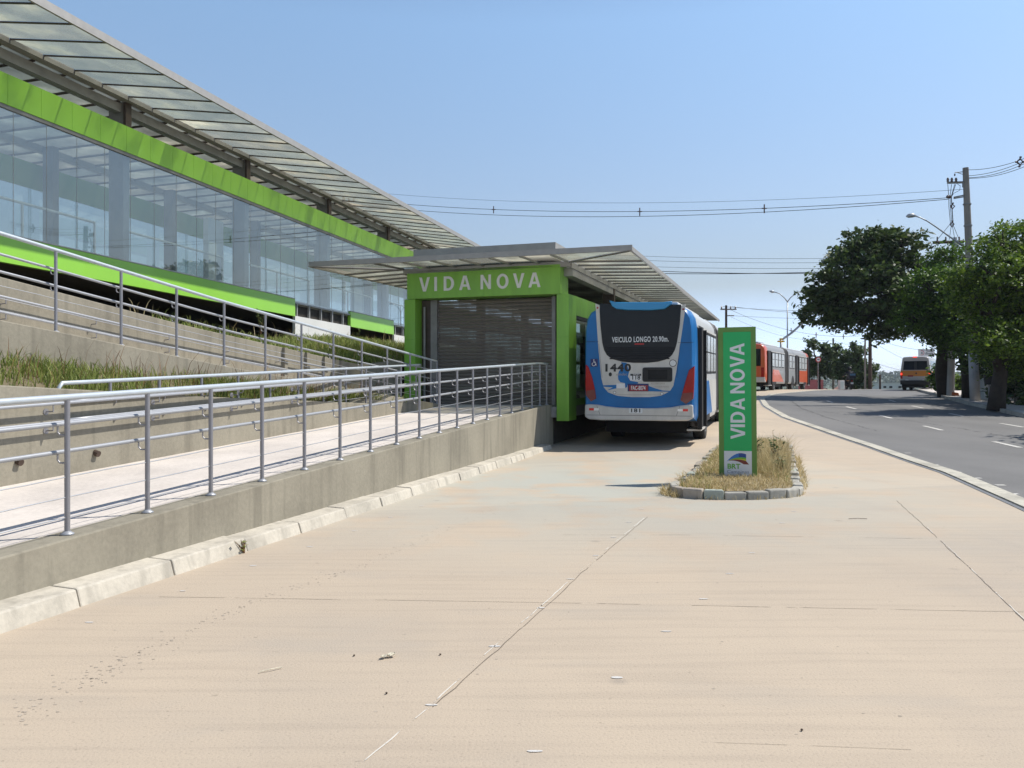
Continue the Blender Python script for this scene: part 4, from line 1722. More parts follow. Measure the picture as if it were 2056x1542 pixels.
sbox(m, -f_ - 0.05, -f_ - 0.001, -SW - 1.75, o_ + 0.05, CZo - 0.03, CZo + 0.09)
sbox(m, -f_, SL, o_ + 0.001, o_ + 0.05, CZo - 0.04, CZo + 0.06)
sbox(m, -f_, SL, -SW - 1.75, -SW - 1.701, CZo - 0.04, CZo + 0.06)
m.build('canopy_edge', M['fascia'], st)

# ------------------------------------------------------------------ traffic island with its totem
m = MB()
IS = [(2.18, 11.47), (2.13, 11.15), (2.25, 10.9), (2.48, 10.75), (2.75, 10.69), (3.05, 10.70), (3.35, 10.75), (3.62, 10.87), (3.84, 11.05), (3.98, 11.32), (4.08, 11.7),
      (4.40, 12.7), (4.72, 13.7), (5.04, 14.7), (5.36, 15.7), (5.68, 16.7), (6.0, 17.7), (6.3, 18.6), (6.42, 19.3), (6.2, 19.8), (5.75, 20.0), (5.3, 19.7), (4.95, 19.1),
      (4.6, 18.5), (4.18, 17.4), (3.85, 16.4), (3.53, 15.4), (3.21, 14.4), (2.9, 13.4), (2.58, 12.4)]
cen = Vector((4.2, 15.2))


def inset(p, d, i):
    a = Vector(IS[i - 1])
    b = Vector(IS[(i + 1) % len(IS)])
    t = (b - a).normalized()
    n = Vector((-t.y, t.x))
    if n.dot(cen - Vector(p)) < 0:
        n = -n
    return Vector(p) + n * d


inn_ = [inset(p, 0.13, i) for i, p in enumerate(IS)]
n = len(IS)
for i in range(n):
    a, b = Vector(IS[i]), Vector(IS[(i + 1) % n])
    c, d = inn_[(i + 1) % n], inn_[i]
    L = (b - a).length
    parts = max(1, round(L / 0.33))
    for k in range(parts):
        f0, f1 = k / parts + 0.02, (k + 1) / parts - 0.02
        jz = random.uniform(-0.03, 0.012)
        jo = random.uniform(-0.022, 0.018)
        A, B, Cc, D = a.lerp(b, f0), a.lerp(b, f1), d.lerp(c, f1), d.lerp(c, f0)
        A, B = A + (D - A).normalized() * jo, B + (Cc - B).normalized() * jo
        z0 = zg((a.y + b.y) / 2)
        m.cur = random.choice([0, 0, 0, 0, 1, 2])
        m.hexa([(*A, z0 - 0.02), (*B, z0 - 0.02), (*Cc, z0 - 0.02), (*D, z0 - 0.02)], [(*A, z0 + .125 + jz), (*B, z0 + .125 + jz), (*Cc, z0 + .125 + jz), (*D, z0 + .125 + jz)])
structure(m.build('island_kerb', [M['old_kerb'], M['kerb_green'], M['kerb_brown']], bevel=0.02))
m = MB()
m.poly([(p.x, p.y, zg(p.y) + 0.10) for p in inn_])
o = m.build('island_soil', M['dry_earth'])
bm = bmesh.new()
bm.from_mesh(o.data)
bmesh.ops.triangulate(bm, faces=bm.faces)
bm.to_mesh(o.data)
bm.free()
structure(o)


def in_poly(x, y, poly):
    c = False
    j = len(poly) - 1
    for i in range(len(poly)):
        xi, yi = poly[i][0], poly[i][1]
        xj, yj = poly[j][0], poly[j][1]
        if (yi > y) != (yj > y) and x < (xj - xi) * (y - yi) / (yj - yi) + xi:
            c = not c
        j = i
    return c


pts = []
while len(pts) < 15000:
    x, y = random.uniform(2, 6.5), random.uniform(10.7, 20)
    if in_poly(x, y, [(p.x, p.y) for p in inn_]):
        pts.append((x, y, zg(y) + 0.095))
pts = np.array(pts)
front = (np.abs(pts[:, 0] - 3.35) < 0.5) & (pts[:, 1] < 12.75)
grass('dry_grass', pts[front], 0.03, 0.09, M['grass_dry'], 0.004, 1.2)
pts = pts[~front]
grass('dry_grass', pts, 0.04, 0.15, M['grass_dry'], 0.005, 1.8)
gsel = pts[(rng.uniform(size=len(pts)) < 0.16)]
grass('green_grass', gsel, 0.04, 0.15, M['grass_green'], 0.005, 1.0)
sel = pts[(pts[:, 0] > 3.1 + 0.32 * (pts[:, 1] - 10.7)) & (pts[:, 1] > 12.3) & (pts[:, 1] < 17)]
sel = np.concatenate([sel] * 2)[:3800] + rng.normal(0, 0.05, (min(3800, 2 * len(sel)), 3)) * np.array([1, 1, 0])
sel = sel[rng.uniform(size=len(sel)) < 0.55]
grass('tall_dry_grass', sel, 0.2, 0.52, M['grass_dry'], 0.0022, 0.9)
# tufts leaning over the kerb on the outside
pts = []
for k in range(900):
    i = random.choice([0, 10, 11, 12, 13, 14, 1, 29, 28])
    a, b = Vector(IS[i]), Vector(IS[(i + 1) % n])
    p = a.lerp(b, random.random())
    p = p - (inset(p, 1, i) - p).normalized() * random.uniform(0.0, 0.12)
    pts.append((p.x, p.y, zg(p.y)))
grass('dry_grass', np.array(pts), 0.04, 0.17, M['grass_dry'], 0.004, 1.6)
pts = []
for k in range(420):
    i = random.randrange(n)
    a, b = Vector(IS[i]), Vector(IS[(i + 1) % n])
    p = a.lerp(b, random.random())
    pts.append((p.x + random.gauss(0, .02), p.y - 0.02, zg(p.y)))
grass('dry_grass', np.array(pts), 0.02, 0.09, M['grass_dry'], 0.004, 1.4)
for (x, y, h, lab) in ((4.42, 13.9, 0.62, 'tallest green weed in the dry grass right of the totem'), (4.22, 12.9, 0.30, 'low leafy weed nearest the front among the dry grass right of the totem'),
                       (4.32, 14.6, 0.5, 'thin weed half hidden in tall dry grass just right of the totem')):
    w_ = thing('weed', lab, 'weed', (x, y, 0.1))
    plant(w_, 6, h, 24, 0.07, M['leaf_small'], 0.2)

th = math.radians(16)
tot = thing('totem_sign', 'tall green station totem with white upright lettering on the grassy island', 'sign', (at(1482, 12.6), 12.6, 0.09), (0, math.radians(-0.5), -th))
TW, TH, TD = 0.555, 2.275, 0.10
m = MB()
m.hexa([(-TW / 2, -TD / 2, -0.1), (TW / 2, -TD / 2, -0.1), (TW / 2, TD / 2, -0.1), (-TW / 2, TD / 2, -0.1)],
       [(-TW / 2, -TD / 2, TH), (TW / 2, -TD / 2, TH), (TW / 2, TD / 2, TH), (-TW / 2, TD / 2, TH)])
m.build('frame', M['totem_frame'], tot, local=True, bevel=0.004)


def board(m, x0, x1, z0, z1, y0, y1):
    m.hexa([(x0, y0, z0), (x1, y0, z0), (x1, y1, z0), (x0, y1, z0)], [(x0, y0, z1), (x1, y0, z1), (x1, y1, z1), (x0, y1, z1)])


m = MB()
board(m, -0.203, 0.203, 0.395, TH - 0.075, -TD / 2 - 0.006, -TD / 2 - 0.0005)
pn = m.build('panel', M['totem_panel'], tot, local=True)
m = MB()
board(m, -0.203, 0.203, -0.02, 0.393, -TD / 2 - 0.0062, -TD / 2 - 0.0005)
wp = m.build('logo_panel', M['white'], tot, local=True)
pos, x = [], 0.0
for ch in 'VIDA NOVA':
    if ch == ' ':
        x += 0.30
        continue
    pos.append((ch, x))
    x += glyph(ch)[1] + (0.03 if ch in 'AV' else 0.12)
Hh = 0.212
tl = 1.46
k = tl / (x * Hh)
pos = [(c, p * k) for c, p in pos]
letters('letter', pos, (0.108, -TD / 2 - 0.0065, 0.575), (0, 0, 1), (-1, 0, 0), (0, -1, 0), Hh, 0.003, M['white'], pn, local=True)
# emblem: a bent wing of coloured bands
yb = -TD / 2 - 0.0066


def em(pts, mat, lift):
    m = MB()
    m.prism([(x, yb, z) for x, z in pts], (0, -0.001 * lift, 0))
    m.build('emblem_band', mat, wp, local=True)


def arc(a, b, bul, n=8):
    out = []
    for i in range(n + 1):
        t = i / n
        out.append((a[0] + (b[0] - a[0]) * t, a[1] + (b[1] - a[1]) * t + bul * 4 * t * (1 - t)))
    return out


L0_, = ((-0.165, 0.232),)
top_ = arc(L0_, (0.12, 0.345), 0.060)
b1 = arc(L0_, (0.12, 0.292), 0.030)
b2 = arc(L0_, (0.12, 0.262), 0.028)
b3 = arc(L0_, (0.12, 0.243), 0.028)
b4 = arc(L0_, (0.085, 0.192), 0.032)
em(top_[:6] + b1[:6][::-1], M['logo_blue'], 1)
em(top_[5:] + b1[5:][::-1], M['logo_navy'], 1)
em(b1[1:] + b2[1:][::-1], M['logo_green'], 1.2)
em(b2[1:] + b3[1:][::-1], M['logo_yellow'], 1.4)
em(b3[1:] + [(0.163, 0.190)] + b4[1:][::-1], M['logo_red'], 1.6)
text_obj('BRT', 0.105, M['logo_green'], wp, (-0.062, yb, 0.125), name='lettering', bold=0.003, width=0.19)
text_obj('Campinas', 0.072, M['ink_grey'], wp, (0.0, yb, 0.055), name='lettering', width=0.32)


# ------------------------------------------------------------------ vehicles
def wheel(parent, x, y, r, w_, side):
    m = MB()
    m.lathe((x, y, r), [(r * 0.62, -w_ / 2), (r * 0.92, -w_ / 2), (r, -w_ * 0.36), (r, w_ * 0.36), (r * 0.92, w_ / 2), (r * 0.62, w_ / 2)], 'x', 24)
    o = m.build('wheel', M['tyre'], parent, smooth=True, local=True, auto=True)
    m = MB()
    s = 1 if side > 0 else -1
    m.lathe((x + s * w_ / 2, y, r), [(r * 0.60, s * -0.04), (r * 0.56, s * 0.006), (r * 0.3, s * -0.05), (r * 0.18, s * 0.0), (0.02, s * 0.0)], 'x', 18)
    m.build('rim', M['rim'], o, smooth=True, local=True, auto=True)
    return o


def loft(m, secs):
    """secs: list of closed rings (same count)"""
    n = len(secs[0])
    vs = [p for s_ in secs for p in s_]
    fs = []
    for i in range(len(secs) - 1):
        for k in range(n):
            k2 = (k + 1) % n
            fs.append((i * n + k, i * n + k2, (i + 1) * n + k2, (i + 1) * n + k))
    fs.append(tuple(range(n - 1, -1, -1)))
    fs.append(tuple(range((len(secs) - 1) * n, len(secs) * n)))
    m.add(vs, fs)


def bus_ring(y, zb_, k=1.0, kz=1.0, hw=1.275, top=3.34):
    half = [(hw * 0.97, zb_), (hw, zb_ + 0.12), (hw, 1.3), (hw * 0.997, 2.4), (hw * 0.985, 2.8), (hw * 0.955, 3.02), (hw * 0.88, top - 0.16), (hw * 0.72, top - 0.06), (hw * 0.45, top - 0.015), (0, top)]
    pts = [(x * k, y, zb_ + (z - zb_) * kz) for x, z in half]
    pts += [(-x * k, y, zb_ + (z - zb_) * kz) for x, z in reversed(half[:-1])]
    return pts


RA = Vector((1.69, 19.4))


def rz5(X, Y):
    """a point measured on the enlarged rear view of the blue bus -> (sideways, up) on its rear face"""
    px, py = 1100 + X / 4.2825, 560 + Y / 4.2825
    k = (px - 1028) / FPX
    w_ = (RA.y * k - RA.x) / (0.949 + 0.314 * k)
    yy_ = RA.y - 0.314 * w_
    return (w_ - 1.275, EYE + (771 - py) * yy_ / FPX)


def rz6(X, Y):
    return rz5(300 + X * 250 / 2056 * 4.2825 - 0.0, (140 + Y * 160 / 1316) * 4.2825)


def flat(m, pts, y, th=0.006):
    m.prism([(x, y, z) for x, z in pts], (0, -th, 0))


def articulated_bus(root, paint, lower, bodyroof, body2, joint0, joint1, L, doors, windows, axles, accent):
    skirt = 0.52
    for nm, a, b, rear in (('rear_body', 0.0, joint0, True), ('front_body', joint1, L, False)):
        m = MB()
        if rear:
            tm_ = MB()
            loft(tm_, [bus_ring(a, 0.78, 0.955, 0.985), bus_ring(a + 0.05, 0.75, 0.98, 0.995), bus_ring(a + 0.16, 0.72, 1, 1), bus_ring(a + 0.8, skirt + 0.1, 1, 1)])
            tm_.build('tail_body', paint, root, smooth=True, local=True, auto=True)
            secs = [bus_ring(a + 0.802, skirt + 0.1, 1, 1), bus_ring(a + 2.0, skirt, 1, 1), bus_ring(b, skirt, 1, 1)]
        else:
            tm_ = MB()
            loft(tm_, [bus_ring(b - 1.5, skirt), bus_ring(b - 0.35, skirt), bus_ring(b - 0.1, skirt, 0.98, 0.985), bus_ring(b, skirt + 0.05, 0.93, 0.94)])
            tm_.build('nose_body', paint, root, smooth=True, local=True, auto=True)
            secs = [bus_ring(a, skirt), bus_ring(b - 1.502, skirt)]
        loft(m, secs)
        bo = m.build(nm, body2, root, smooth=True, local=True, auto=True)
        m = MB()
        board(m, -0.85, 0.85, 3.30, 3.40, a + (0.5 if rear else 0.3), b - 0.6)
        m.build('roof_panel', bodyroof, bo, local=True, bevel=0.03)
        for sg in (1, -1):
            m = MB()
            x0, x1 = sg * 1.2755, sg * 1.2795
            ya, yb_ = (a + 0.75, b - 0.02) if rear else (a + 0.02, b - 0.5)
            board(m, min(x0, x1), max(x0, x1), 2.84 - 0.04, 2.86, ya, yb_)
            m.build('side_stripe', M['bus_silver'], bo, local=True)
            m = MB()
            zlo = skirt + 0.13
            board(m, min(x0, x1), max(x0, x1), zlo, 1.55, (2.15 if rear else ya), (yb_ if rear else min(yb_, L - 5.3)))
            m.build('side_panel', lower, bo, local=True)
    m = MB()
    # bellows of folded rubber
    secs = []
    nfold = 9
    for k in range(nfold * 2 + 1):
        y = joint0 + (joint1 - joint0) * k / (nfold * 2)
        kk = 0.975 if k % 2 else 0.93
        secs.append([(x * kk, yy_, z * (1.012 if k % 2 else 0.995)) for x, yy_, z in bus_ring(y, 0.62)])
    loft(m, secs)
    m.build('bellows', M['bellows'], root, local=True)
    m = MB()
    for y in (joint0 + 0.0, joint1 - 0.0):
        ring = bus_ring(y, 0.6)
        m.tube([Vector(p) * 1.0 for p in ring], 0.035, 6)
    m.build('joint_frame', M['steel_gr'], root, local=True)
    for a, b in doors:
        m = MB()
        board(m, 1.2765, 1.284, 0.42, 2.86, a, b)
        d = m.build('door', M['void'], root, local=True)  # black sheet painted as the unlit inside of the open doorway
        m = MB()
        board(m, 1.25, 1.36, 0.42, 2.80, a - 0.03, a + 0.03)
        board(m, 1.25, 1.36, 0.42, 2.80, b - 0.03, b + 0.03)
        build_each(m, 'door_leaf', M['black'], d, local=True)
        m = MB()
        board(m, 1.0, 1.33, 0.38, 0.42, a + 0.03, b - 0.03)
        m.build('step', M['bus_silver'], d, local=True)
    for a, b in windows:
        for sg in (1, -1):
            m = MB()
            x0, x1 = sg * 1.276, sg * 1.283
            board(m, min(x0, x1), max(x0, x1), 1.72, 2.78, a, b)
            wn_ = m.build('window', M['black'], root, local=True)
            m = MB()
            x0, x1 = sg * 1.2832, sg * 1.286
            board(m, min(x0, x1), max(x0, x1), 2.30, 2.72, a + 0.07, b - 0.07)
            board(m, min(x0, x1), max(x0, x1), 1.78, 2.26, a + 0.07, b - 0.07)
            m.build('pane', M['side_glass_lit'] if sg > 0 else M['side_glass'], wn_, local=True)  # bright copy on the sunlit side, dark copy on the other
    for y in axles:
        for sg in (1, -1):
            wheel(root, sg * 1.08, y, 0.48, 0.30, sg)
            m = MB()
            xo = sg * 1.2768
            pts = [(xo, y + 0.66 * math.cos(t), 0.5 + 0.66 * math.sin(t)) for t in [math.pi * q / 12 for q in range(13)]]
            m.prism(pts, (sg * 0.005, 0, 0))
            m.build('wheel_arch_shade', M['void'], root, local=True)  # black sheet painted as the shade inside the arch
    m = MB()
    board(m, -1.0, 1.0, 0.30, 0.66, 1.2, joint0 - 0.3)
    board(m, -1.0, 1.0, 0.30, 0.50, joint1 + 0.3, L - 0.8)
    board(m, -0.5, 0.5, 0.40, 0.60, joint0 - 0.4, joint1 + 0.4)
    m.build('chassis', M['void'], root, local=True)  # coloured near black as the shade beneath the bus
    if accent is not None:
        for (a, b, c) in accent:
            m = MB()
            m.prism([(1.2798, a, 0.66), (1.2798, b, 0.66), (1.2798, c, 1.54), (1.2798, a + 0.3, 1.54)], (0.003, 0, 0))
            m.build('side_swoosh', paint, root, local=True)


hd = math.radians(18.3)
rc = RA + Vector((0.949, -0.314)) * 1.275
blue = thing('articulated_bus', 'blue and silver articulated city bus number 1440 standing at the station', 'bus', (rc.x, rc.y, 0.0), (math.radians(0.9), 0, -hd))
wins = [(2.25 + 0.92 * k, 3.12 + 0.92 * k) for k in range(4)] + [(7.6 + 1.1 * k, 8.6 + 1.1 * k) for k in range(2)] + [(11.6 + 1.1 * k, 12.6 + 1.1 * k) for k in range(4)]
articulated_bus(blue, M['bus_blue'], M['bus_silver'], M['bus_roof'], M['bus_side'], 6.0, 7.2, 18.6, [(0.85, 2.05), (9.9, 11.2), (17.0, 18.1)], wins, [3.2, 10.2, 15.6], [(2.16, 4.6, 3.6)])


def P5(lst):
    return [rz5(*p) for p in lst]


def P6(lst):
    return [rz6(*p) for p in lst]


yr = -0.0005
m = MB()
flat(m, P5([(413, 212), (438, 600), (462, 850), (482, 930), (520, 975), (600, 1005), (720, 1016), (880, 1016), (980, 1003), (1050, 965), (1080, 920), (1105, 800), (1140, 560), (1190, 215), (1150, 232), (450, 228)]), yr, 0.004)
tg = m.build('tail_panel', M['bus_silver'], blue, local=True)
m = MB()
flat(m, P5([(452, 215), (450, 270), (456, 400), (472, 550), (486, 610), (510, 655), (560, 690), (640, 712), (740, 722), (860, 722), (950, 712), (1020, 692), (1070, 655), (1095, 610), (1112, 550), (1136, 400), (1146, 270), (1150, 222)]), yr - 0.004, 0.008)
rw = m.build('rear_window', M['bus_glass'], blue, local=True)
m = MB()
for k in range(6):
    zz = 600 + k * 18
    a, b = rz5(505 + k * 6, zz), rz5(1088 - k * 8, zz)
    m.hexa([(a[0], yr - 0.026, a[1]), (b[0], yr - 0.026, b[1]), (b[0], yr - 0.013, b[1]), (a[0], yr - 0.013, a[1])],
           [(a[0], yr - 0.016, a[1] + 0.03), (b[0], yr - 0.016, b[1] + 0.03), (b[0], yr - 0.013, b[1] + 0.03), (a[0], yr - 0.013, a[1] + 0.03)])
build_each(m, 'louvre', M['void'], rw, local=True)
c = rz5(797, 540)
text_obj('VEICULO LONGO 20.90m.', 0.17, M['sign_white'], rw, (c[0], yr - 0.0125, c[1] - 0.005), bold=0.004, width=1.30, space=1.12)
m = MB()
a, b = rz5(750, 556), rz5(830, 565)
board(m, a[0], b[0], b[1], a[1], yr - 0.0145, yr - 0.0122)
m.build('red_mark', M['ink_red'], rw, local=True)
# blue spoiler hood
m = MB()
sp = P5([(540, 190), (600, 205), (1000, 205), (1075, 195), (1060, 225), (1010, 262), (900, 272), (700, 272), (600, 262), (565, 240)])
m.prism([(x, yr - 0.13 + (0.10 if z < 3.16 else 0.0), z) for x, z in sp], (0, 0.2, 0))
m.build('spoiler', M['bus_light'], blue, smooth=True, local=True, auto=True, bevel=0.02)
# tail lamps
m = MB()
m.prism([(x, yr - 0.03, z) for x, z in P5([(330, 735), (352, 755), (385, 850), (408, 950), (418, 1028), (375, 1052), (330, 1000), (326, 900)])], (0, 0.10, 0))
m.build('tail_light', M['lamp_red'], blue, local=True, bevel=0.012)
m = MB()
m.prism([(x, yr - 0.03, z) for x, z in P5([(1262, 748), (1215, 785), (1185, 880), (1152, 1000), (1142, 1042), (1190, 1074), (1252, 1030), (1258, 900)])], (0, 0.10, 0))
m.build('tail_light', M['lamp_red'], blue, local=True, bevel=0.012)
lights_ = [o for o in blue.children if o.name.startswith('tail_light')]
for o_l, pl_ in zip(lights_, ([(336, 962), (408, 950), (418, 1028), (375, 1052), (332, 1000)], [(1158, 985), (1252, 975), (1252, 1030), (1190, 1074), (1142, 1042)])):
    m = MB()
    m.prism([(x, yr - 0.0305, z) for x, z in P5(pl_)], (0, -0.006, 0))
    m.build('lower_lens', M['lamp_smoke'], o_l, local=True)
# bumper
m = MB()
bt = [(-1.24, 1.02), (-1.12, 1.03), (-0.93, 1.02), (-0.75, 0.985), (-0.45, 0.955), (0, 0.945), (0.45, 0.955), (0.75, 0.975), (0.93, 1.01), (1.12, 1.035), (1.24, 1.03)]
bb = [(1.245, 0.74), (1.15, 0.675), (0.8, 0.66), (-0.8, 0.66), (-1.15, 0.675), (-1.245, 0.74)]
m.prism([(x, -0.06, z) for x, z in bt + bb], (0, 0.36, 0))
bp = m.build('bumper', M['bus_silver'], blue, local=True, bevel=0.03)
m = MB()
board(m, -1.2, 1.2, 0.775, 0.783, -0.0625, -0.058)
for sg in (-1, 1):
    m.prism([(sg * 0.95, -0.0625, 1.0), (sg * 0.957, -0.0625, 1.0), (sg * 0.88, -0.0625, 0.785), (sg * 0.873, -0.0625, 0.785)], (0, 0.004, 0))
build_each(m, 'panel_gap', M['black'], bp, local=True)
for sg in (-1, 1):
    m = MB()
    a = sg * 1.02
    board(m, min(a, sg * 0.905), max(a, sg * 0.905), 0.885, 0.94, -0.066, -0.0601)
    m.build('reflector', M['refl_white'], bp, local=True)
    m = MB()
    board(m, min(a, sg * 1.135), max(a, sg * 1.135), 0.885, 0.94, -0.066, -0.0601)
    m.build('reflector', M['refl_red'], bp, local=True)
m = MB()
board(m, -0.20, 0.11, 0.83, 0.945, -0.0635, -0.0601)
pl = m.build('number_sticker', M['sign_white'], bp, local=True)
text_obj('181', 0.118, M['ink'], pl, (-0.045, -0.064, 0.855), bold=0.003, width=0.21, space=1.1)
# rear sheet: number, swoosh, plate, stickers
m = MB()
flat(m, P6([(640, 225), (730, 235), (735, 260), (770, 380), (750, 460), (790, 530), (915, 552), (920, 575), (745, 590), (735, 640), (705, 645), (700, 570), (625, 555), (590, 510), (585, 440), (600, 380), (650, 300)]), yr - 0.0042, 0.002)
flat(m, P6([(340, 605), (560, 597), (560, 655), (400, 690), (500, 640), (350, 628)]), yr - 0.0042, 0.002)
flat(m, P6([(1090, 615), (1200, 655), (1320, 690), (1480, 700), (1440, 712), (1090, 705)]), yr - 0.0042, 0.002)
m.build('blue_swoosh', M['bus_blue'], tg, local=True)
c = rz6(572, 372)
text_obj('1440', 0.235, M['ink'], tg, (c[0], yr - 0.0068, c[1]), bold=0.010, width=0.60, space=1.15, name='fleet_number')
m = MB()
q = rz6(460, 425)
flat(m, [(q[0] + 0.04 * math.cos(t), q[1] + 0.05 * math.sin(t)) for t in [6.283 * k / 8 for k in range(8)]], yr - 0.0042, 0.002)
m.build('emblem', M['ink'], tg, local=True)
c = rz6(645, 440)
text_obj('emdec', 0.09, M['ink_faint'], tg, (c[0], yr - 0.0072, c[1] - 0.005), width=0.26, slant=0.2)
m = MB()
a, b = rz6(785, 525), rz6(970, 412)
board(m, a[0], b[0], a[1], b[1], yr - 0.0062, yr - 0.0042)
stk = m.build('sticker', M['white'], tg, local=True)
m = MB()
a, b = rz6(790, 448), rz6(968, 415)
board(m, a[0], b[0], a[1], b[1], yr - 0.0072, yr - 0.0063)
m.build('sticker_band', M['ink'], stk, local=True)
c = rz6(890, 442)
text_obj('EMDEC', 0.05, M['white'], stk, (c[0], yr - 0.0082, c[1]), width=0.15)
c = rz6(880, 510)
text_obj('118', 0.128, M['ink'], stk, (c[0], yr - 0.0078, c[1]), bold=0.003, width=0.185)
m = MB()
a, b = rz6(990, 548), rz6(1482, 308)
pts = []
for cx, cz, a0 in ((b[0] - .05, b[1] - .05, 0), (a[0] + .05, b[1] - .05, 90), (a[0] + .05, a[1] + .05, 180), (b[0] - .05, a[1] + .05, 270)):
    for k in range(5):
        t = math.radians(a0 + 22.5 * k)
        pts.append((cx + .05 * math.cos(t), cz + .05 * math.sin(t)))
flat(m, pts, yr - 0.0042, 0.01)
vh = m.build('number_display', M['black'], tg, local=True)
m = MB()
a, b = rz6(1085, 510), rz6(1400, 350)
board(m, a[0], b[0], a[1], b[1], yr - 0.0165, yr - 0.0144)
m.build('display_glass', M['bus_glass'], vh, local=True)
for ctr, r1, r2 in (((1492, 240), 0.082, 0.068), ((530, 725), 0.036, 0.028), ((1308, 745), 0.036, 0.028)):
    q = rz6(*ctr)
    m = MB()
    flat(m, [(q[0] + r1 * math.cos(t), q[1] + r1 * math.sin(t)) for t in [6.283 * k / 20 for k in range(20)]], yr - 0.0042, 0.003)
    rg = m.build('round_mark', M['ink'], tg, local=True)
    m = MB()
    flat(m, [(q[0] + r2 * math.cos(t), q[1] + r2 * math.sin(t)) for t in [6.283 * k / 20 for k in range(20)]], yr - 0.0074, 0.002)
    m.build('round_fill', M['sign_white'], rg, local=True)
m = MB()
a, b = rz6(745, 705), rz6(1092, 578)
board(m, a[0], b[0], a[1], b[1], yr - 0.008, yr - 0.0064)
ph = m.build('plate_holder', M['navy'], tg, local=True)
m = MB()
a, b = rz6(768, 700), rz6(1078, 605)
board(m, a[0], b[0], a[1], b[1], yr - 0.014, yr - 0.0082)
m2_ = MB()
for (p0, p1) in (((416, 541), (438, 541)), ((1120, 549), (1142, 549)), ((330, 541), (412, 541)), ((1145, 549), (1255, 552))):
    q0, q1 = rz5(*p0), rz5(*p1)
    board(m2_, min(q0[0], q1[0]), max(q0[0], q1[0]), q0[1] - 0.004, q0[1] + 0.004, yr - 0.0075, yr - 0.0041)
for X in (441, 1138):
    q0, q1 = rz5(X, 560), rz5(X + (28 if X < 700 else -28), 850)
    m2_.prism([(q0[0] - .003, yr - 0.0043, q0[1]), (q0[0] + .003, yr - 0.0043, q0[1]), (q1[0] + .003, yr - 0.0043, q1[1]), (q1[0] - .003, yr - 0.0043, q1[1])], (0, -0.002, 0))
build_each(m2_, 'panel_gap', M['black'], tg, local=True)
lp = m.build('licence_plate', M['plate_red'], tg, local=True)
c = rz6(920, 682)
text_obj('FAC-8074', 0.135, M['sign_white'], lp, (c[0], yr - 0.015, c[1]), bold=0.002, width=0.33)
m = MB()
a, b = rz6(560, 655), rz6(700, 575)
board(m, a[0], b[0], a[1], b[1], yr - 0.0078, yr - 0.0064)
m.build('sticker', M['white'], tg, local=True)
m = MB()
a, b = rz6(415, 705), rz6(1440, 700)
board(m, rz6(560, 0)[0], rz6(1290, 0)[0], rz6(0, 760)[1], rz6(0, 755)[1], yr - 0.006, yr - 0.0042)
m.build('panel_line', M['ink_faint'], tg, local=True)
c = rz6(1245, 590)
text_obj('ACESSIBILIDADE', 0.055, M['ink_faint'], tg, (c[0], yr - 0.0058, c[1]), width=0.32)
c = rz6(1310, 640)
text_obj('COMO ESTOU DIRIGINDO', 0.045, M['ink_faint'], tg, (c[0], yr - 0.0058, c[1]), width=0.32)
# wheelchair symbol
m = MB()
a, b = rz5(370, 755), rz5(432, 688)
board(m, a[0], b[0], a[1], b[1], yr - 0.006, yr - 0.0005)
wc = m.build('access_sticker', M['navy'], blue, local=True)
cx, cz = (a[0] + b[0]) / 2, (a[1] + b[1]) / 2
m = MB()
for k in range(14):
    t0, t1 = math.radians(130 + 17 * k), math.radians(130 + 17 * (k + 1))
    g = lambda t, r: (cx - 0.008 + r * math.cos(t), yr - 0.0062, cz - 0.03 + r * math.sin(t))
    m.prism([g(t0, 0.034), g(t0, 0.047), g(t1, 0.047), g(t1, 0.034)], (0, -0.001, 0))
for (x0, z0, x1, z1) in ((-0.012, 0.0, 0.0, 0.055), (0.0, -0.004, 0.04, 0.008), (0.035, -0.05, 0.047, -0.002), (0.04, -0.058, 0.062, -0.048), (0, 0.022, 0.03, 0.032)):
    board(m, cx + x0, cx + x1, cz + z0, cz + z1, yr - 0.0074, yr - 0.0062)
m.lathe((cx - 0.006, yr - 0.0062, cz + 0.068), [(0.012, 0), (0.012, -0.0012)], 'y', 10)
m.build('access_symbol', M['white'], wc, local=True)
for X, Y in ((432, 250), (1166, 262)):
    q = rz5(X, Y)
    m = MB()
    m.lathe((q[0], yr - 0.004, q[1]), [(0.022, 0), (0.018, -0.012)], 'y', 10)
    m.build('marker_lamp', M['lamp_red'], blue, local=True)

# the orange bus further on
Xo, Yo = at(1537, 57.5), 57.5
ho = math.radians(28.7)
rcx, rcy = Xo - math.cos(ho) * 1.275, Yo + math.sin(ho) * 1.275
orange = thing('articulated_bus', 'orange and grey articulated bus with open doors on the bend beyond the totem', 'bus', (rcx, rcy, zg(57.5) + 0.01), (0, 0, -ho))
wins = [(2.15 + 1.22 * k, 3.15 + 1.22 * k) for k in range(4)] + [(8.9 + 1.3 * k, 9.95 + 1.3 * k) for k in range(2)] + [(13.25 + 1.4 * k, 14.4 + 1.4 * k) for k in range(3)]
articulated_bus(orange, M['bus_orange'], M['bus_grey'], M['bus_roof'], M['bus_side_dk'], 7.1, 8.5, 18.5, [(0.6, 1.95), (11.6, 12.95), (17.45, 18.3)], wins, [3.1, 10.4, 16.2], [(2.2, 6.6, 4.6)])
m = MB()
board(m, 1.2798, 1.2835, 0.65, 1.62, 13.1, 17.4)
m.build('side_panel', M['bus_orange'], orange, local=True)
m = MB()
board(m, -0.95, 0.95, 1.75, 2.95, -0.012, 0.03)
m.build('rear_window', M['bus_glass'], orange, local=True)
for sg in (-1, 1):
    m = MB()
    board(m, min(sg * 0.98, sg * 1.18), max(sg * 0.98, sg * 1.18), 0.95, 1.65, -0.03, 0.03)
    m.build('tail_light', M['lamp_red'], orange, local=True)
m = MB()
board(m, -1.24, 1.24, 0.62, 0.98, -0.05, 0.3)
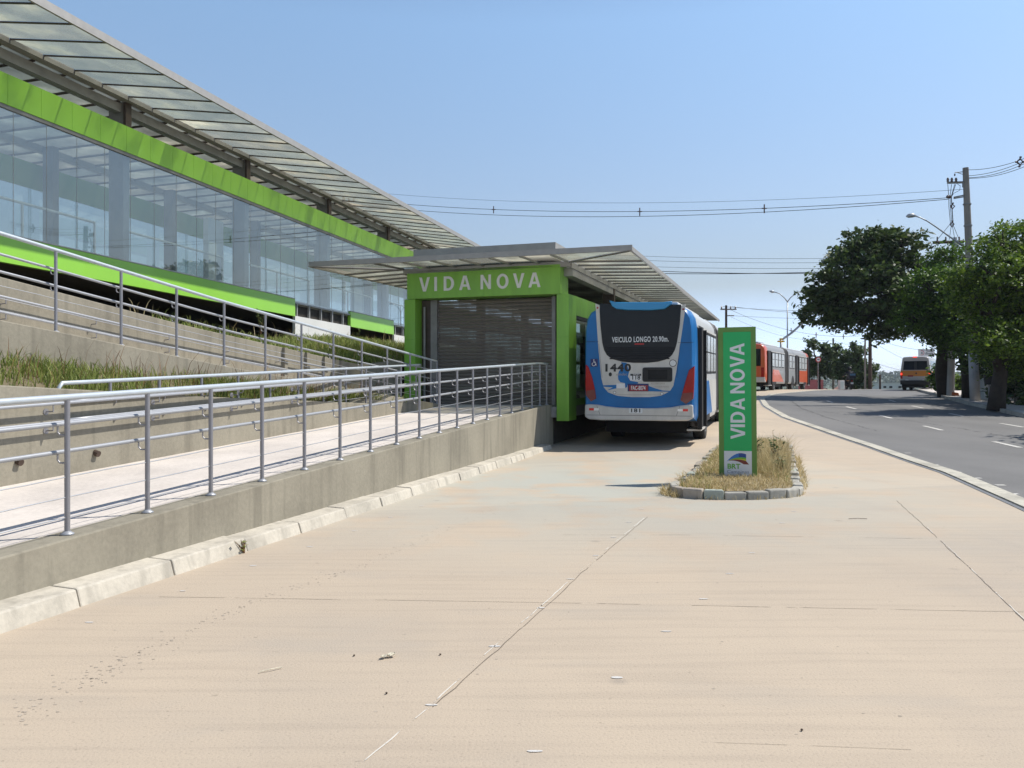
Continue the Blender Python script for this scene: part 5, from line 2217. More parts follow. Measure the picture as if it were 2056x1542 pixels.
m.build('bumper', M['bus_silver'], orange, local=True, bevel=0.03)
m = MB()
board(m, -0.5, 0.5, 3.40, 3.52, 1.2, 3.2)
m.build('roof_unit', M['steel_gr'], orange, local=True, bevel=0.03)


# school van
def van():
    Yv = 59.0
    x = at(1838, Yv)
    root = thing('school_van', 'white school van with an orange band and lit brake lights, seen from behind', 'van', (x, Yv, zg(Yv) + 0.01), (0, 0, math.radians(-33)))

    def ring(y, k=1.0, zt=2.42, zb_=0.42):
        half = [(0.96, zb_), (1.0, zb_ + 0.15), (1.0, 1.15), (0.97, 1.5), (0.86, zt - 0.12), (0.78, zt - 0.03), (0.5, zt), (0, zt + 0.01)]
        p = [(a * k, y, z) for a, z in half]
        return p + [(-a, b, c) for a, b, c in reversed(p[:-1])]
    m = MB()
    secs = [ring(0.0, 0.97, 2.38), ring(0.08, 1.0), ring(4.0, 1.0), ring(4.35, 0.98, 2.35), ring(4.95, 0.96, 1.5), ring(5.5, 0.92, 1.25), ring(5.6, 0.85, 1.1, 0.5)]
    loft(m, secs)
    b = m.build('body', M['van_white'], root, smooth=True, local=True, auto=True)
    m = MB()
    board(m, -0.955, 0.955, 1.02, 1.42, -0.006, 0.0)
    m.build('rear_band', M['van_yellow'], b, local=True)
    for sg in (-1, 1):
        m = MB()
        board(m, min(sg * 1.0, sg * 1.006), max(sg * 1.0, sg * 1.006), 1.08, 1.36, 0.1, 4.3)
        m.build('side_band', M['van_yellow'], b, local=True)
        for k in range(4):
            m = MB()
            m.prism([(sg * 0.972, 0.4 + k * 0.95, 1.52), (sg * 0.972, 1.2 + k * 0.95, 1.52), (sg * 0.885, 1.2 + k * 0.95, 2.12), (sg * 0.885, 0.4 + k * 0.95, 2.12)], (sg * 0.012, 0, 0.0))
            m.build('window', M['bus_glass'], root, local=True)
    m = MB()
    m.prism([(-0.80, -0.002, 1.47), (0.80, -0.002, 1.47), (0.74, -0.002, 2.10), (-0.74, -0.002, 2.10)], (0, -0.008, 0))
    w2 = m.build('rear_window', M['bus_glass'], root, local=True)
    m = MB()
    board(m, -0.09, 0.09, 1.48, 2.09, -0.014, -0.0102)
    m.build('window_pillar', M['black'], w2, local=True)
    m = MB()
    board(m, -0.98, 0.98, 0.42, 0.72, -0.10, 0.1)
    m.build('bumper', M['black'], root, local=True, bevel=0.03)
    m = MB()
    board(m, -0.9, 0.9, 0.2, 0.43, 0.05, 5.0)
    m.build('underbody_shade', M['void'], root, local=True)  # black box added as the shadow region beneath the van
    for sg in (-1, 1):
        m = MB()
        board(m, min(sg * 0.84, sg * 0.97), max(sg * 0.84, sg * 0.97), 0.84, 1.30, -0.02, 0.01)
        tl_ = m.build('tail_light', M['lamp_red'], root, local=True)
        m = MB()
        board(m, min(sg * 0.86, sg * 0.96), max(sg * 0.86, sg * 0.96), 1.10, 1.26, -0.03, -0.0205)
        m.build('brake_lamp', M['brake'], tl_, local=True)
        m = MB()
        board(m, min(sg * 0.45, sg * 0.65), max(sg * 0.45, sg * 0.65), 0.735, 0.775, -0.02, -0.003)
        m.build('reflector', M['refl_white'], root, local=True)
    m = MB()
    board(m, -0.16, 0.10, 2.36, 2.42, -0.03, 0.0)
    m.build('high_brake_light', M['brake'], root, local=True)
    m = MB()
    board(m, -0.50, -0.15, 0.98, 1.09, -0.012, -0.001)
    m.build('licence_plate', M['plate_red'], root, local=True)
    m = MB()
    m.lathe((0.05, -0.0065, 1.22), [(0.06, 0), (0.06, -0.004)], 'y', 12)
    m.build('emblem', M['ink'], root, local=True)
    for y in (1.1, 4.6):
        for sg in (-1, 1):
            wheel(root, sg * 0.86, y, 0.34, 0.22, sg)
    m = MB()
    board(m, 0.99, 1.75, 0.55, 1.35, 3.15, 3.2)
    d = m.build('open_door', M['van_yellow'], root, local=True)
    m = MB()
    m.tube([(1.0, 3.17, 1.36), (1.1, 3.17, 1.9), (1.7, 3.17, 1.95), (1.75, 3.17, 1.36)], 0.025, 6)
    build_each(m, 'door_frame', M['van_white'], d, local=True)
    return root


van()


# ------------------------------------------------------------------ people
def skin_body(name, joints, edges, mat, parent, levels=1):
    me = bpy.data.meshes.new(name)
    me.from_pydata([j[0] for j in joints], edges, [])
    ob = bpy.data.objects.new(name, me)
    col.objects.link(ob)
    md = ob.modifiers.new('skin', 'SKIN')
    sv = me.skin_vertices[0].data
    for i, j in enumerate(joints):
        sv[i].radius = j[1] if isinstance(j[1], tuple) else (j[1], j[1])
    sv[0].use_root = True
    sd = ob.modifiers.new('sub', 'SUBSURF')
    sd.levels = sd.render_levels = levels
    dg = bpy.context.evaluated_depsgraph_get()
    dg.update()
    nm = bpy.data.meshes.new_from_object(ob.evaluated_get(dg))
    bpy.data.objects.remove(ob)
    nm.materials.clear()
    nm.materials.append(mat)
    nm.polygons.foreach_set('use_smooth', [True] * len(nm.polygons))
    o = bpy.data.objects.new(name, nm)
    col.objects.link(o)
    o.parent = parent
    return o


def person(root, pose, top, legs_mat, skin, sit=False, helmet=False):
    """local frame: +y is the way the figure faces, feet near z = 0 of the root"""
    if sit:
        hip, kneeL, kneeR, ankL, ankR = (0, 0, .78), (-.22, .42, .70), (.22, .42, .70), (-.20, .30, .26), (.20, .30, .26)
        chest, neck, head = (0, .10, 1.18), (0, .16, 1.38), (0, .20, 1.52)
        shL, shR = (-.19, .14, 1.30), (.19, .14, 1.30)
        elL, elR, wrL, wrR = (-.33, .36, 1.10), (.33, .36, 1.10), (-.33, .60, 1.02), (.33, .60, 1.02)
    else:
        hip, kneeL, kneeR, ankL, ankR = (0, 0, .90), (-.10, .03, .48), (.11, .06, .48), (-.11, -.03, .08), (.12, .02, .08)
        chest, neck, head = (0, .02, 1.28), (0, .03, 1.47), (0, .05, 1.60)
        shL, shR = (-.19, .02, 1.41), (.19, .02, 1.41)
        elL, elR, wrL, wrR = (-.26, .06, 1.12), (.26, .12, 1.14), (-.22, .28, 1.02), (.20, .34, 1.08)
    V = Vector
    J = [(hip, (.15, .12)), (tuple((V(hip) + V(chest)) / 2), (.14, .10)), (chest, (.17, .11)), (neck, .055), (tuple(V(neck).lerp(V(head), .5)), .06), (head, (.085, .10)), (tuple(V(head) + V((0, .0, .10))), (.07, .085)),
         (shL, .07), (elL, .045), (wrL, .03), (shR, .07), (elR, .045), (wrR, .03),
         (tuple(V(hip) + V((-.10, 0, -.06))), .10), (kneeL, .065), (ankL, .042), (tuple(V(ankL) + V((0, .16, -.04))), .035),
         (tuple(V(hip) + V((.10, 0, -.06))), .10), (kneeR, .065), (ankR, .042), (tuple(V(ankR) + V((0, .16, -.04))), .035)]
    E = [(0, 1), (1, 2), (2, 3), (3, 4), (4, 5), (5, 6), (2, 7), (7, 8), (8, 9), (2, 10), (10, 11), (11, 12), (0, 13), (13, 14), (14, 15), (15, 16), (0, 17), (17, 18), (18, 19), (19, 20)]
    for wi, sg in ((9, -1), (12, 1)):
        w_ = V(J[wi][0])
        d = (w_ - V(J[wi - 1][0])).normalized()
        side = d.cross(V((0, 0, 1))).normalized()
        pi = len(J)
        J.append((tuple(w_ + d * .07), (.038, .02)))
        E.append((wi, pi))
        for f in range(4):
            o_f = side * (.030 - .02 * f)
            b_ = w_ + d * .10 + o_f
            L = (.070, .078, .074, .058)[f]
            k = len(J)
            J.append((tuple(b_ + d * L * .5), .009))
            J.append((tuple(b_ + d * L * .9 + V((0, 0, -.02))), .008))
            E += [(pi, k), (k, k + 1)]
        k = len(J)
        J.append((tuple(w_ + d * .06 + side * .045 * -sg), .010))
        J.append((tuple(w_ + d * .10 + side * .060 * -sg), .009))
        E += [(pi, k), (k, k + 1)]
    body = skin_body('body', J, E, skin, root)
    # clothing: shells over trunk, arms and legs
    m = MB()
    up = lambda a, b, t: tuple(V(a).lerp(V(b), t))
    m.tube([up(hip, chest, -.15), up(hip, chest, .2), up(hip, chest, .6), chest, up(chest, neck, .6), up(chest, neck, .9)], [.19, .18, .19, .21, .16, .07], 12)
    for a, b, c in ((shL, elL, wrL), (shR, elR, wrR)):
        m.tube([up(chest, a, .5), a, up(a, b, .5), b, up(b, c, .85)], [.10, .095, .07, .062, .048], 8)
    m.build('jacket', top, root, smooth=True, local=True)
    m = MB()
    for sgn, kn, an in ((-1, kneeL, ankL), (1, kneeR, ankR)):
        h2 = tuple(V(hip) + V((sgn * .10, 0, .02)))
        m.tube([tuple(V(h2) + V((0, 0, .08))), h2, up(h2, kn, .5), kn, up(kn, an, .5), an], [.12, .13, .105, .085, .075, .06], 10)
    m.build('trousers', legs_mat, root, smooth=True, local=True)
    hd_ = V(head) + V((0, 0, .05))
    m = MB()
    if helmet:
        m.lathe(tuple(hd_ + V((0, 0, -.12))), [(.09, 0), (.135, .04), (.155, .12), (.14, .20), (.09, .26), (.02, .28)], 'z', 14)
        m.build('helmet', M['black'], root, smooth=True, local=True)
    else:
        m.lathe(tuple(hd_ + V((0, -.02, -.06))), [(.085, 0), (.10, .04), (.11, .10), (.085, .16), (.02, .185)], 'z', 14)
        m.build('hair', M['hair'], root, smooth=True, local=True)
        m = MB()
        for sg in (-1, 1):
            m.lathe((hd_.x + sg * .035, hd_.y + .098, hd_.z), [(.010, 0), (.006, .006)], 'y', 8)
        build_each(m, 'eye', M['ink'], root, local=True)
        m = MB()
        m.tube([(hd_.x, hd_.y + .092, hd_.z), (hd_.x, hd_.y + .12, hd_.z - .035)], [.010, .014], 6)
        m.build('nose', skin, root, local=True)
        m = MB()
        m.tube([(hd_.x - .025, hd_.y + .092, hd_.z - .068), (hd_.x + .025, hd_.y + .092, hd_.z - .068)], .006, 6)
        m.build('mouth', M['cloth_red'], root, local=True)


pr = thing('person', 'person in a red top standing by the open door of the school van', 'person', (at(1882, 57.5), 57.5, zg(57.5) + 0.13), (0, 0, math.radians(25)))
person(pr, None, M['cloth_red'], M['cloth_dark'], M['skin'])

mY = 62.0
moto = thing('motorcycle', 'dark motorcycle with a blue delivery box heading away on the road', 'motorcycle', (at(1709, mY), mY, zg(mY) + 0.008), (0, 0, math.radians(-8)))
for y in (0.0, 1.25):
    m = MB()
    m.lathe((0, y, 0.3), [(0.20, -.05), (0.27, -.055), (0.30, -.03), (0.30, .03), (0.27, .055), (0.20, .05)], 'x', 20)
    wv = m.build('wheel', M['tyre'], moto, smooth=True, local=True)
    m = MB()
    m.lathe((0, y, 0.3), [(0.19, -.02), (0.19, .02)], 'x', 16)
    m.build('rim', M['rim'], wv, local=True)
m = MB()
m.tube([(0, 0, .3), (0, .35, .55), (0, .95, .80), (0, 1.25, .3)], [.03, .09, .11, .03], 8)
m.tube([(-.05, .5, .35), (.05, .8, .38)], .17, 8)
m.build('frame', M['black'], moto, smooth=True, local=True)
m = MB()
m.tube([(0, -.15, .74), (0, .2, .76), (0, .55, .72)], [.09, .13, .10], 8)
m.build('seat', M['black'], moto, smooth=True, local=True)
m = MB()
m.tube([(0, .7, .80), (0, .9, .90), (0, 1.05, .80)], [.10, .15, .08], 10)
m.build('tank', M['black'], moto, smooth=True, local=True)
m = MB()
m.tube([(-.36, .80, 1.02), (-.2, .95, 1.06), (.2, .95, 1.06), (.36, .80, 1.02)], .015, 6)
m.build('handlebar', M['steel_gr'], moto, local=True)
m = MB()
board(m, -.06, .06, .62, .68, -.27, -.22)
m.build('tail_light', M['lamp_red'], moto, local=True)
m = MB()
board(m, -.10, .10, .42, .54, -.28, -.265)
m.build('licence_plate', M['white'], moto, local=True)
m = MB()
board(m, -.23, .23, .84, 1.24, -.42, -.06)
bx_ = m.build('delivery_box', M['cloth_dark'], moto, local=True, bevel=0.02)
m = MB()
board(m, -.20, .20, 1.05, 1.20, -.424, -.4205)
m.build('box_panel', M['cloth_blue'], bx_, local=True)
rd = thing('person', 'helmeted rider in dark clothes sitting on the motorcycle', 'person', (at(1709, mY) + 0.06, mY + 0.3, zg(mY) + 0.02), (0, 0, math.radians(-8)))
person(rd, None, M['cloth_dark'], M['cloth_dark'], M['skin'], sit=True, helmet=True)

# ------------------------------------------------------------------ trees
def leaf_cloud(blobs, n, size, clump=0.5, flat_=0.6, droop=0.0):
    """leaf quads gathered in clumps spread through each blob; blobs (centre, radii)"""
    vol = np.array([b[1][0] * b[1][1] * b[1][2] for b in blobs]) ** 0.8
    cnt = np.maximum(1, (vol / vol.sum() * n).astype(int))
    C_ = []
    for (c, r), k in zip(blobs, cnt):
        nc = max(6, int(k / 55))
        d = rng.normal(size=(nc, 3))
        d /= np.linalg.norm(d, axis=1)[:, None]
        rad = rng.uniform(0.35, 1.0, nc) ** 0.55
        cc = np.array(c) + d * rad[:, None] * np.array(r)
        idx = rng.integers(0, nc, k)
        p = cc[idx] + rng.normal(size=(k, 3)) * np.array([clump, clump, clump * flat_]) * rng.uniform(0.5, 1.1, (nc, 1))[idx]
        C_.append(p)
    P_ = np.concatenate(C_)
    k = len(P_)
    nrm = rng.normal(size=(k, 3))
    nrm[:, 2] = np.abs(nrm[:, 2]) + 0.5
    nrm /= np.linalg.norm(nrm, axis=1)[:, None]
    a = rng.normal(size=(k, 3))
    a -= nrm * (a * nrm).sum(1)[:, None]
    a /= np.linalg.norm(a, axis=1)[:, None]
    b = np.cross(nrm, a)
    s_ = size * rng.uniform(0.55, 1.25, k)
    a *= s_[:, None]
    b *= (s_ * 0.55)[:, None]
    up_ = nrm * (s_ * 0.12)[:, None]
    V = np.stack([P_ - a, P_ - b + up_, P_ + a, P_ + b + up_], 1).reshape(-1, 3)
    i = np.arange(k) * 4
    return V, np.stack([i, i + 1, i + 2, i + 3], 1)


def tree(name, label, base, trunk, limbs, blobs, n, size, mat, clump=0.5, flat_=0.6, group=None, trunk_mat=None):
    root = thing(name, label, 'tree', base, group=group)
    m = MB()
    for pts, rad in trunk:
        m.tube(pts, rad, 10)
    m.build('trunk', trunk_mat or M['bark'], root, smooth=True)
    m = MB()
    for pts, rad in limbs:
        m.tube(pts, rad, 6)
    if limbs:
        m.build('limbs', M['bark'], root, smooth=True)
    V, F = leaf_cloud(blobs, n, size, clump, flat_)
    fastmesh('crown', V, F, mat, root)
    return root


def pblob(px, py, r, Y, dy=1.0, ry=None):
    k = Y / FPX
    return ((at(px, Y + dy * 0), Y, hgt(py, Y)), (r * k, (ry or r) * k, r * k * 0.8))


def mk_tree(name, label, bpx, Y, bz, trunks, blobs_px, n, size, mat, clump, flat_, group, shrink=1.0):
    base = (at(bpx, Y), Y, bz)
    bl = []
    for px, py, r, dy in blobs_px:
        yy_ = Y + dy
        k = yy_ / FPX
        r *= shrink
        bl.append(((at(px, yy_), yy_, hgt(py, yy_)), (r * k, r * k * 1.05, r * k * 0.78)))
    tr, li = [], []
    for pts, r0, r1 in trunks:
        P_ = [(at(px, Y + dy), Y + dy, hgt(py, Y + dy) if py is not None else bz - 0.1) for px, py, dy in pts]
        nn = len(P_)
        tr.append((P_, [r0 + (r1 - r0) * (i / (nn - 1)) ** 0.8 for i in range(nn)]))
    tip = Vector(tr[0][0][-1])
    for c, r in bl:
        c = Vector(c)
        src = min((Vector(t[0][-1]) for t in tr), key=lambda q: (q - c).length)
        mid = src.lerp(c, 0.5) + Vector((random.gauss(0, .25), random.gauss(0, .25), random.gauss(0.1, .25)))
        li.append(([src, mid, c], [0.11, 0.07, 0.03]))
        for q in range(5):
            e = c + Vector((random.uniform(-1, 1) * r[0], random.uniform(-1, 1) * r[1], random.uniform(-.5, 1) * r[2])) * 0.8
            li.append(([c.lerp(mid, 0.3), c.lerp(e, 0.5) + Vector((0, 0, .1)), e], [0.04, 0.025, 0.01]))
    return tree(name, label, base, tr, li, bl, n, size, mat, clump, flat_, group)


g_tree = 'street trees along the right pavement'
mk_tree('broadleaf_tree', 'dark broad-leaved tree whose crown leans left over the road', 1897, 47.5, zg(47.5) + 0.13,
        [([(1898, None, 0), (1890, 745, 0), (1893, 700, 0), (1884, 660, 0), (1850, 610, 0), (1800, 580, 0)], 0.42, 0.15)],
        [(1745, 505, 62, 0), (1800, 500, 55, 1), (1695, 545, 58, -1), (1655, 575, 42, 0), (1640, 630, 32, 0), (1700, 600, 62, 1.5), (1760, 585, 72, -1.5),
         (1820, 560, 60, 0), (1740, 640, 48, 0), (1790, 640, 52, 1), (1830, 620, 52, -1), (1665, 612, 46, 1), (1690, 645, 34, -1), (1770, 668, 26, 0), (1810, 490, 42, -1), (1720, 490, 34, .5)],
        22000, 0.17, M['leaf_dark'], 0.36, 0.5, g_tree, 0.92)
mk_tree('broadleaf_tree', 'bright green feathery tree in the middle of the row behind the concrete pole', 1940, 43.5, zg(43.5) + 0.13,
        [([(1941, None, 0), (1940, 760, 0), (1935, 730, 0), (1926, 700, 0), (1915, 660, 0)], 0.26, 0.13), ([(1948, None, .3), (1947, 740, .3), (1950, 690, .3), (1955, 640, .3)], 0.22, 0.1)],
        [(1905, 525, 46, 1), (1870, 575, 50, -1), (1850, 615, 42, 0), (1930, 570, 55, -.5), (1880, 640, 55, 1), (1830, 645, 34, -.5), (1925, 650, 60, -1), (1905, 676, 42, 0), (1960, 600, 55, 1.5), (1960, 690, 50, 0), (1872, 664, 26, 0)],
        34000, 0.10, M['leaf_mid'], 0.36, 0.38, g_tree)
mk_tree('broadleaf_tree', 'large lime green tree at the right edge with a dark forked trunk', 2008, 33.5, zg(33.5) + 0.13,
        [([(2000, None, 0), (2003, 790, 0), (2010, 740, 0), (2030, 690, 0), (2045, 630, 0)], 0.36, 0.18), ([(2008, 745, -.1), (1995, 700, 0), (1982, 650, 0)], 0.2, 0.12)],
        [(2010, 490, 50, 0), (2056, 480, 55, 1), (1985, 545, 60, -1), (2045, 560, 75, 0), (1960, 610, 52, 0), (2010, 620, 72, 1), (2080, 620, 85, 0), (1985, 680, 60, -1), (2050, 690, 72, 0), (2110, 540, 80, 1), (1935, 565, 34, 0), (2030, 730, 46, .5), (2130, 680, 90, 0)],
        46000, 0.085, M['leaf_lime'], 0.34, 0.36, g_tree)
# unseen neighbours outside the frame, added for reflections in the glass and pavement shade
for (x, y, lab) in ((19.5, 20.5, 'leafy street tree just beyond the right edge, mirrored in the hall glass'), (25.5, 29.0, 'second leafy tree on the verge outside the right edge'), (24.5, 32.5, 'third leafy tree, unseen on the verge, added to shade the pavement at the right edge'), (28.5, 37.0, 'fourth leafy tree, unseen on the verge behind the pavement trees, added for shade')):
    bl = [((x + random.gauss(0, 1.3), y + random.gauss(0, 1.3), 5.2 + random.gauss(0, 0.9)), (1.7, 1.7, 1.2)) for k in range(8)]
    z0 = zg(y) + 0.12
    tree('broadleaf_tree', lab, (x, y, z0), [([(x, y, z0 - 0.1), (x + .1, y, 2), (x, y + .1, 4.2)], [.26, .2, .12])],
         [([(x, y, 3.2), tuple((Vector((x, y, 4.2)) + Vector(b[0])) / 2), b[0]], [.1, .06, .03]) for b in bl], bl, 6000, 0.17, M['leaf_mid'], 0.45, 0.5, g_tree)
for (x, y, lab) in ((25.5, 36.5, 'shady tree standing behind the garden wall at the right edge'), (30.0, 43.5, 'tree rising behind the shaded roadside house')):
    z0 = zg(y) + 0.1
    bl = [((x + random.gauss(0, 1.5), y + random.gauss(0, 1.5), z0 + 5.0 + random.gauss(0, 1.1)), (1.8, 1.8, 1.4)) for k in range(9)]
    tree('broadleaf_tree', lab, (x, y, z0), [([(x, y, z0 - 0.1), (x + .1, y, z0 + 2), (x, y + .1, z0 + 4)], [.28, .2, .12])],
         [([(x, y, z0 + 3), tuple((Vector((x, y, z0 + 4)) + Vector(b[0])) / 2), b[0]], [.1, .06, .03]) for b in bl], bl, 8000, 0.18, M['leaf_dark'], 0.45, 0.5, g_tree)

g_sm = 'small trees on the far side of the bend'
for bpx, Y, blobs_px, lab in ((1645, 84, [(1632, 690, 9, 0), (1650, 700, 10, 0), (1620, 715, 12, 0), (1645, 725, 16, 0), (1668, 715, 12, 0), (1630, 742, 15, 0), (1660, 745, 16, 0), (1682, 698, 6, 0), (1678, 735, 10, 0)], 'small airy tree just right of the orange bus'),
                              (1716, 82, [(1715, 700, 13, 0), (1728, 708, 10, 0), (1698, 712, 10, 0), (1690, 728, 12, 0), (1715, 730, 20, 0), (1738, 745, 15, 0), (1700, 752, 22, 0), (1725, 764, 20, 0), (1748, 755, 12, 0), (1752, 738, 8, 0)], 'bushy small tree behind the motorcycle')):
    mk_tree('small_tree', lab, bpx, Y, zg(Y), [([(bpx, None, 0), (bpx, 760, 0), (bpx + 2, 735, 0)], 0.16, 0.09)], blobs_px, 5200, 0.22, M['leaf_small'], 0.30, 0.7, g_sm)

for (px, Y, r, lab) in ((2052, 37.5, 1.4, 'dark shrub crowding the garden wall at the right edge'),):
    x = at(px, Y)
    sh = thing('shrub', lab, 'shrub', (x, Y, zg(Y) + 0.1))
    V, F = leaf_cloud([((x + random.gauss(0, .5), Y + random.gauss(0, .4), zg(Y) + 0.5 + r * 0.45 * k), (r, r, r * 0.6)) for k in range(4)], 5000, 0.15, 0.3, 0.7)
    fastmesh('foliage', V, F, M['leaf_dark'], sh)
bY = 50.5
bush = thing('bush', 'light green bush at the foot of the tree beside the school van', 'bush', (at(1890, bY), bY, zg(bY) + 0.12))
V, F = leaf_cloud([((at(1888, bY), bY, zg(bY) + 0.9), (0.65, 0.5, 0.7)), ((at(1893, bY), bY, zg(bY) + 1.5), (0.4, 0.4, 0.4))], 1600, 0.13, 0.2, 0.8)
fastmesh('foliage', V, F, M['leaf_mid'], bush)
hd_g = thing('hedge', 'low clipped hedge between the tree trunks on the pavement', 'hedge', (at(1928, 56), 56, zg(56)))
V, F = leaf_cloud([((at(1922, 56) + 0.6 * k, 56, zg(56) + 0.7), (0.5, 0.5, 0.6)) for k in range(5)], 2600, 0.12, 0.2, 0.8)
fastmesh('foliage', V, F, M['leaf_lime'], hd_g)


# ------------------------------------------------------------------ poles, lamps, wires
def cross_arm(m, p, L, u, sec=0.1):
    m.box((p[0], p[1], p[2]), (L, sec, sec), u)


YA = 40.2
pA = Vector((at(1958, YA), YA, zg(YA) + 0.13))
topA = Vector((at(1938.7, YA), YA, hgt(337, YA)))
poleA = thing('utility_pole', 'tall concrete utility pole with cross-arms rising above the right trees', 'pole', tuple(pA))
m = MB()
m.tube([pA - Vector((0, 0, .2)), pA.lerp(topA, 0.25), topA], [0.23, 0.205, 0.135], 16)
m.build('shaft', M['pole'], poleA, smooth=True, auto=True)
m = MB()
q = pA.lerp(topA, 0.0)
m.tube([pA, pA.lerp(topA, 0.21)], [0.236, 0.216], 16)
m.build('painted_base', M['pole_white'], poleA, smooth=True)
m = MB()
for py in (410, 453):
    z = hgt(py, YA)
    t = (z - pA.z) / (topA.z - pA.z)
    c = pA.lerp(topA, t)
    m.tube([c - Vector((0, 0, .03)), c + Vector((0, 0, .03))], 0.19, 14)
build_each(m, 'band_clamp', M['steel_gr'], poleA)


def ppt(px, py, Y=YA):
    return Vector((at(px, Y), Y, hgt(py, Y)))


m = MB()
m.tube([ppt(1935, 366), ppt(1902, 367)], 0.055, 6)
m.tube([ppt(1933, 345), ppt(1917, 346.5)], 0.02, 6)
m.tube([ppt(1933, 350), ppt(1922, 346.5)], 0.015, 6)
m.tube([ppt(1934, 368), ppt(1934, 376)], 0.05, 6)
m.tube([ppt(1935, 392), ppt(1915, 396)], 0.03, 6)
m.tube([ppt(1935, 395), ppt(1915, 398.5)], 0.03, 6)
build_each(m, 'cross_arm', M['steel_gr'], poleA)
m = MB()
for px in (1903, 1911, 1919.5):
    m.lathe(tuple(ppt(px, 365)), [(0.03, 0), (0.07, 0.03), (0.04, 0.07), (0.075, 0.10), (0.04, 0.14), (0.055, 0.17), (0.02, 0.2)], 'z', 10)
for px in (1903, 1907):
    m.lathe(tuple(ppt(px, 396)), [(0.03, -.06), (0.08, -.02), (0.08, .05), (0.03, .1)], 'z', 10)
m.lathe(tuple(ppt(1917, 351)), [(0.02, -.06), (0.04, 0), (0.02, .06)], 'z', 8)
build_each(m, 'insulator', M['ceramic'], poleA, smooth=True)
m = MB()
for a in (1903, 1910.5, 1917, 1919):
    m.tube([ppt(a, 370), ppt(1905 + (a - 1903) * 0.35, 395), ppt(1908 + (a - 1910) * 0.4, 415), ppt(1911 + (a - 1910) * 0.35, 450)], 0.014, 5)
for a in (1882, 1906, 1917, 1926):
    m.tube([ppt(1911 + (a - 1910) * 0.12, 450), ppt(a, 481)], 0.012, 5)
m.tube([ppt(1920, 368), ppt(1928, 373), ppt(1927, 382), ppt(1915, 388), ppt(1911, 394)], 0.012, 5)
build_each(m, 'drop_wire', M['wire'], poleA)
m = MB()
for px, py in ((1912.5, 414), (1911.5, 450)):
    m = MB()
    c = ppt(px, py)
    m.tube([c + Vector((-.1, 0, 0)), c + Vector((0, 0, .09)), c + Vector((.1, 0, 0)), c + Vector((0, 0, -.13)), c + Vector((-.1, 0, 0))], 0.03, 6)
    m.tube([c + Vector((0, 0, .09)), c + Vector((.04, 0, .17))], 0.035, 6)
    m.build('spacer', M['ceramic'], poleA)
m = MB()
m.tube([ppt(1941, 498), ppt(1912, 479), ppt(1880, 456), ppt(1862, 444), ppt(1848, 437), ppt(1838, 434)], [0.045, 0.04, 0.035, 0.032, 0.03, 0.03], 8)
la = m.build('lamp_arm', M['lamp_grey'], poleA, smooth=True)
m = MB()
m.tube([ppt(1840, 433.5), ppt(1832, 432.5), ppt(1824, 433.5), ppt(1819.5, 434.5)], [0.03, 0.11, 0.10, 0.03], 10)
m.tube([ppt(1831, 431), ppt(1831, 429)], 0.04, 8)
m.build('lamp_head', M['lamp_grey'], la, smooth=True)

YB = 47.0
pB = Vector((at(1908, YB), YB, zg(YB) + 0.13))
tB = Vector((at(1917, YB), YB, hgt(477, YB)))
poleB = thing('utility_pole', 'shorter pole with a wooden cross-arm behind the concrete one, pale at its foot', 'pole', tuple(pB))
m = MB()
m.tube([pB - Vector((0, 0, .2)), pB.lerp(tB, .5), tB], [0.21, 0.17, 0.12], 14)
m.build('shaft', M['pole_white'], poleB, smooth=True, auto=True)
m = MB()
m.tube([ppt(1874, 487, YB), ppt(1935, 485, YB)], 0.085, 6)
build_each(m, 'cross_arm', M['wood'], poleB)
m = MB()
for px in (1882, 1899, 1926):
    m.lathe(tuple(ppt(px, 485, YB)), [(0.03, 0), (0.06, .05), (0.03, .1), (0.06, .15), (0.03, .2), (0.05, .25), (.01, .28)], 'z', 8)
build_each(m, 'insulator', M['ceramic'], poleB)
m = MB()
m.tube([ppt(1888, 489, YB), ppt(1872, 495, YB), ppt(1867, 510, YB)], 0.02, 5)
build_each(m, 'drop_wire', M['wire'], poleB)


def simple_pole(px, ytop, Y, r, mat, label, name='utility_pole', arm=True, lean=0):
    b = Vector((at(px, Y), Y, zg(Y)))
    t = Vector((at(px + lean, Y), Y, hgt(ytop, Y)))
    o = thing(name, label, 'pole', tuple(b))
    m = MB()
    m.tube([b - Vector((0, 0, .2)), t], [r, r * 0.7], 10)
    m.build('shaft', mat, o, smooth=True, auto=True)
    if arm:
        m = MB()
        m.tube([t + Vector((-.5, 0, -.35)), t + Vector((.9, 0, -.35))], 0.06, 6)
        m.tube([t + Vector((.1, 0, -.9)), t + Vector((.7, 0, -.9))], 0.05, 6)
        build_each(m, 'cross_arm', M['steel_gr'], o)
        m = MB()
        for d in (-.4, .4, .8):
            m.lathe(tuple(t + Vector((d, 0, -.3))), [(.03, 0), (.08, .06), (.04, .12), (.07, .18), (.02, .24)], 'z', 8)
        build_each(m, 'insulator', M['ceramic'], o)
    return o, t


_, tD = simple_pole(1458, 613, 72, 0.14, M['wood'], 'dark pole with a short cross-arm showing above the bus roof')
_, tE = simple_pole(1673, 679, 86, 0.13, M['pole'], 'grey pole standing between the two small trees', arm=False)
_, tF = simple_pole(1737, 668, 76, 0.10, M['pole'], 'thin grey pole close to the left of the brown pole', arm=False)
_, tG = simple_pole(1747, 668, 76, 0.19, M['wood'], 'brown wooden pole rising under the hanging crown of the dark tree', arm=False)
simple_pole(1767, 752, 78, 0.11, M['wood'], 'short wooden post on the crest of the road', name='wooden_post', arm=False)
_, tC = simple_pole(690, 395, 64, 0.17, M['pole'], 'concrete pole standing behind the glazed hall')
_, tC2 = simple_pole(1090, 518, 62, 0.16, M['pole'], 'concrete pole standing behind the boarding station roof', arm=False)

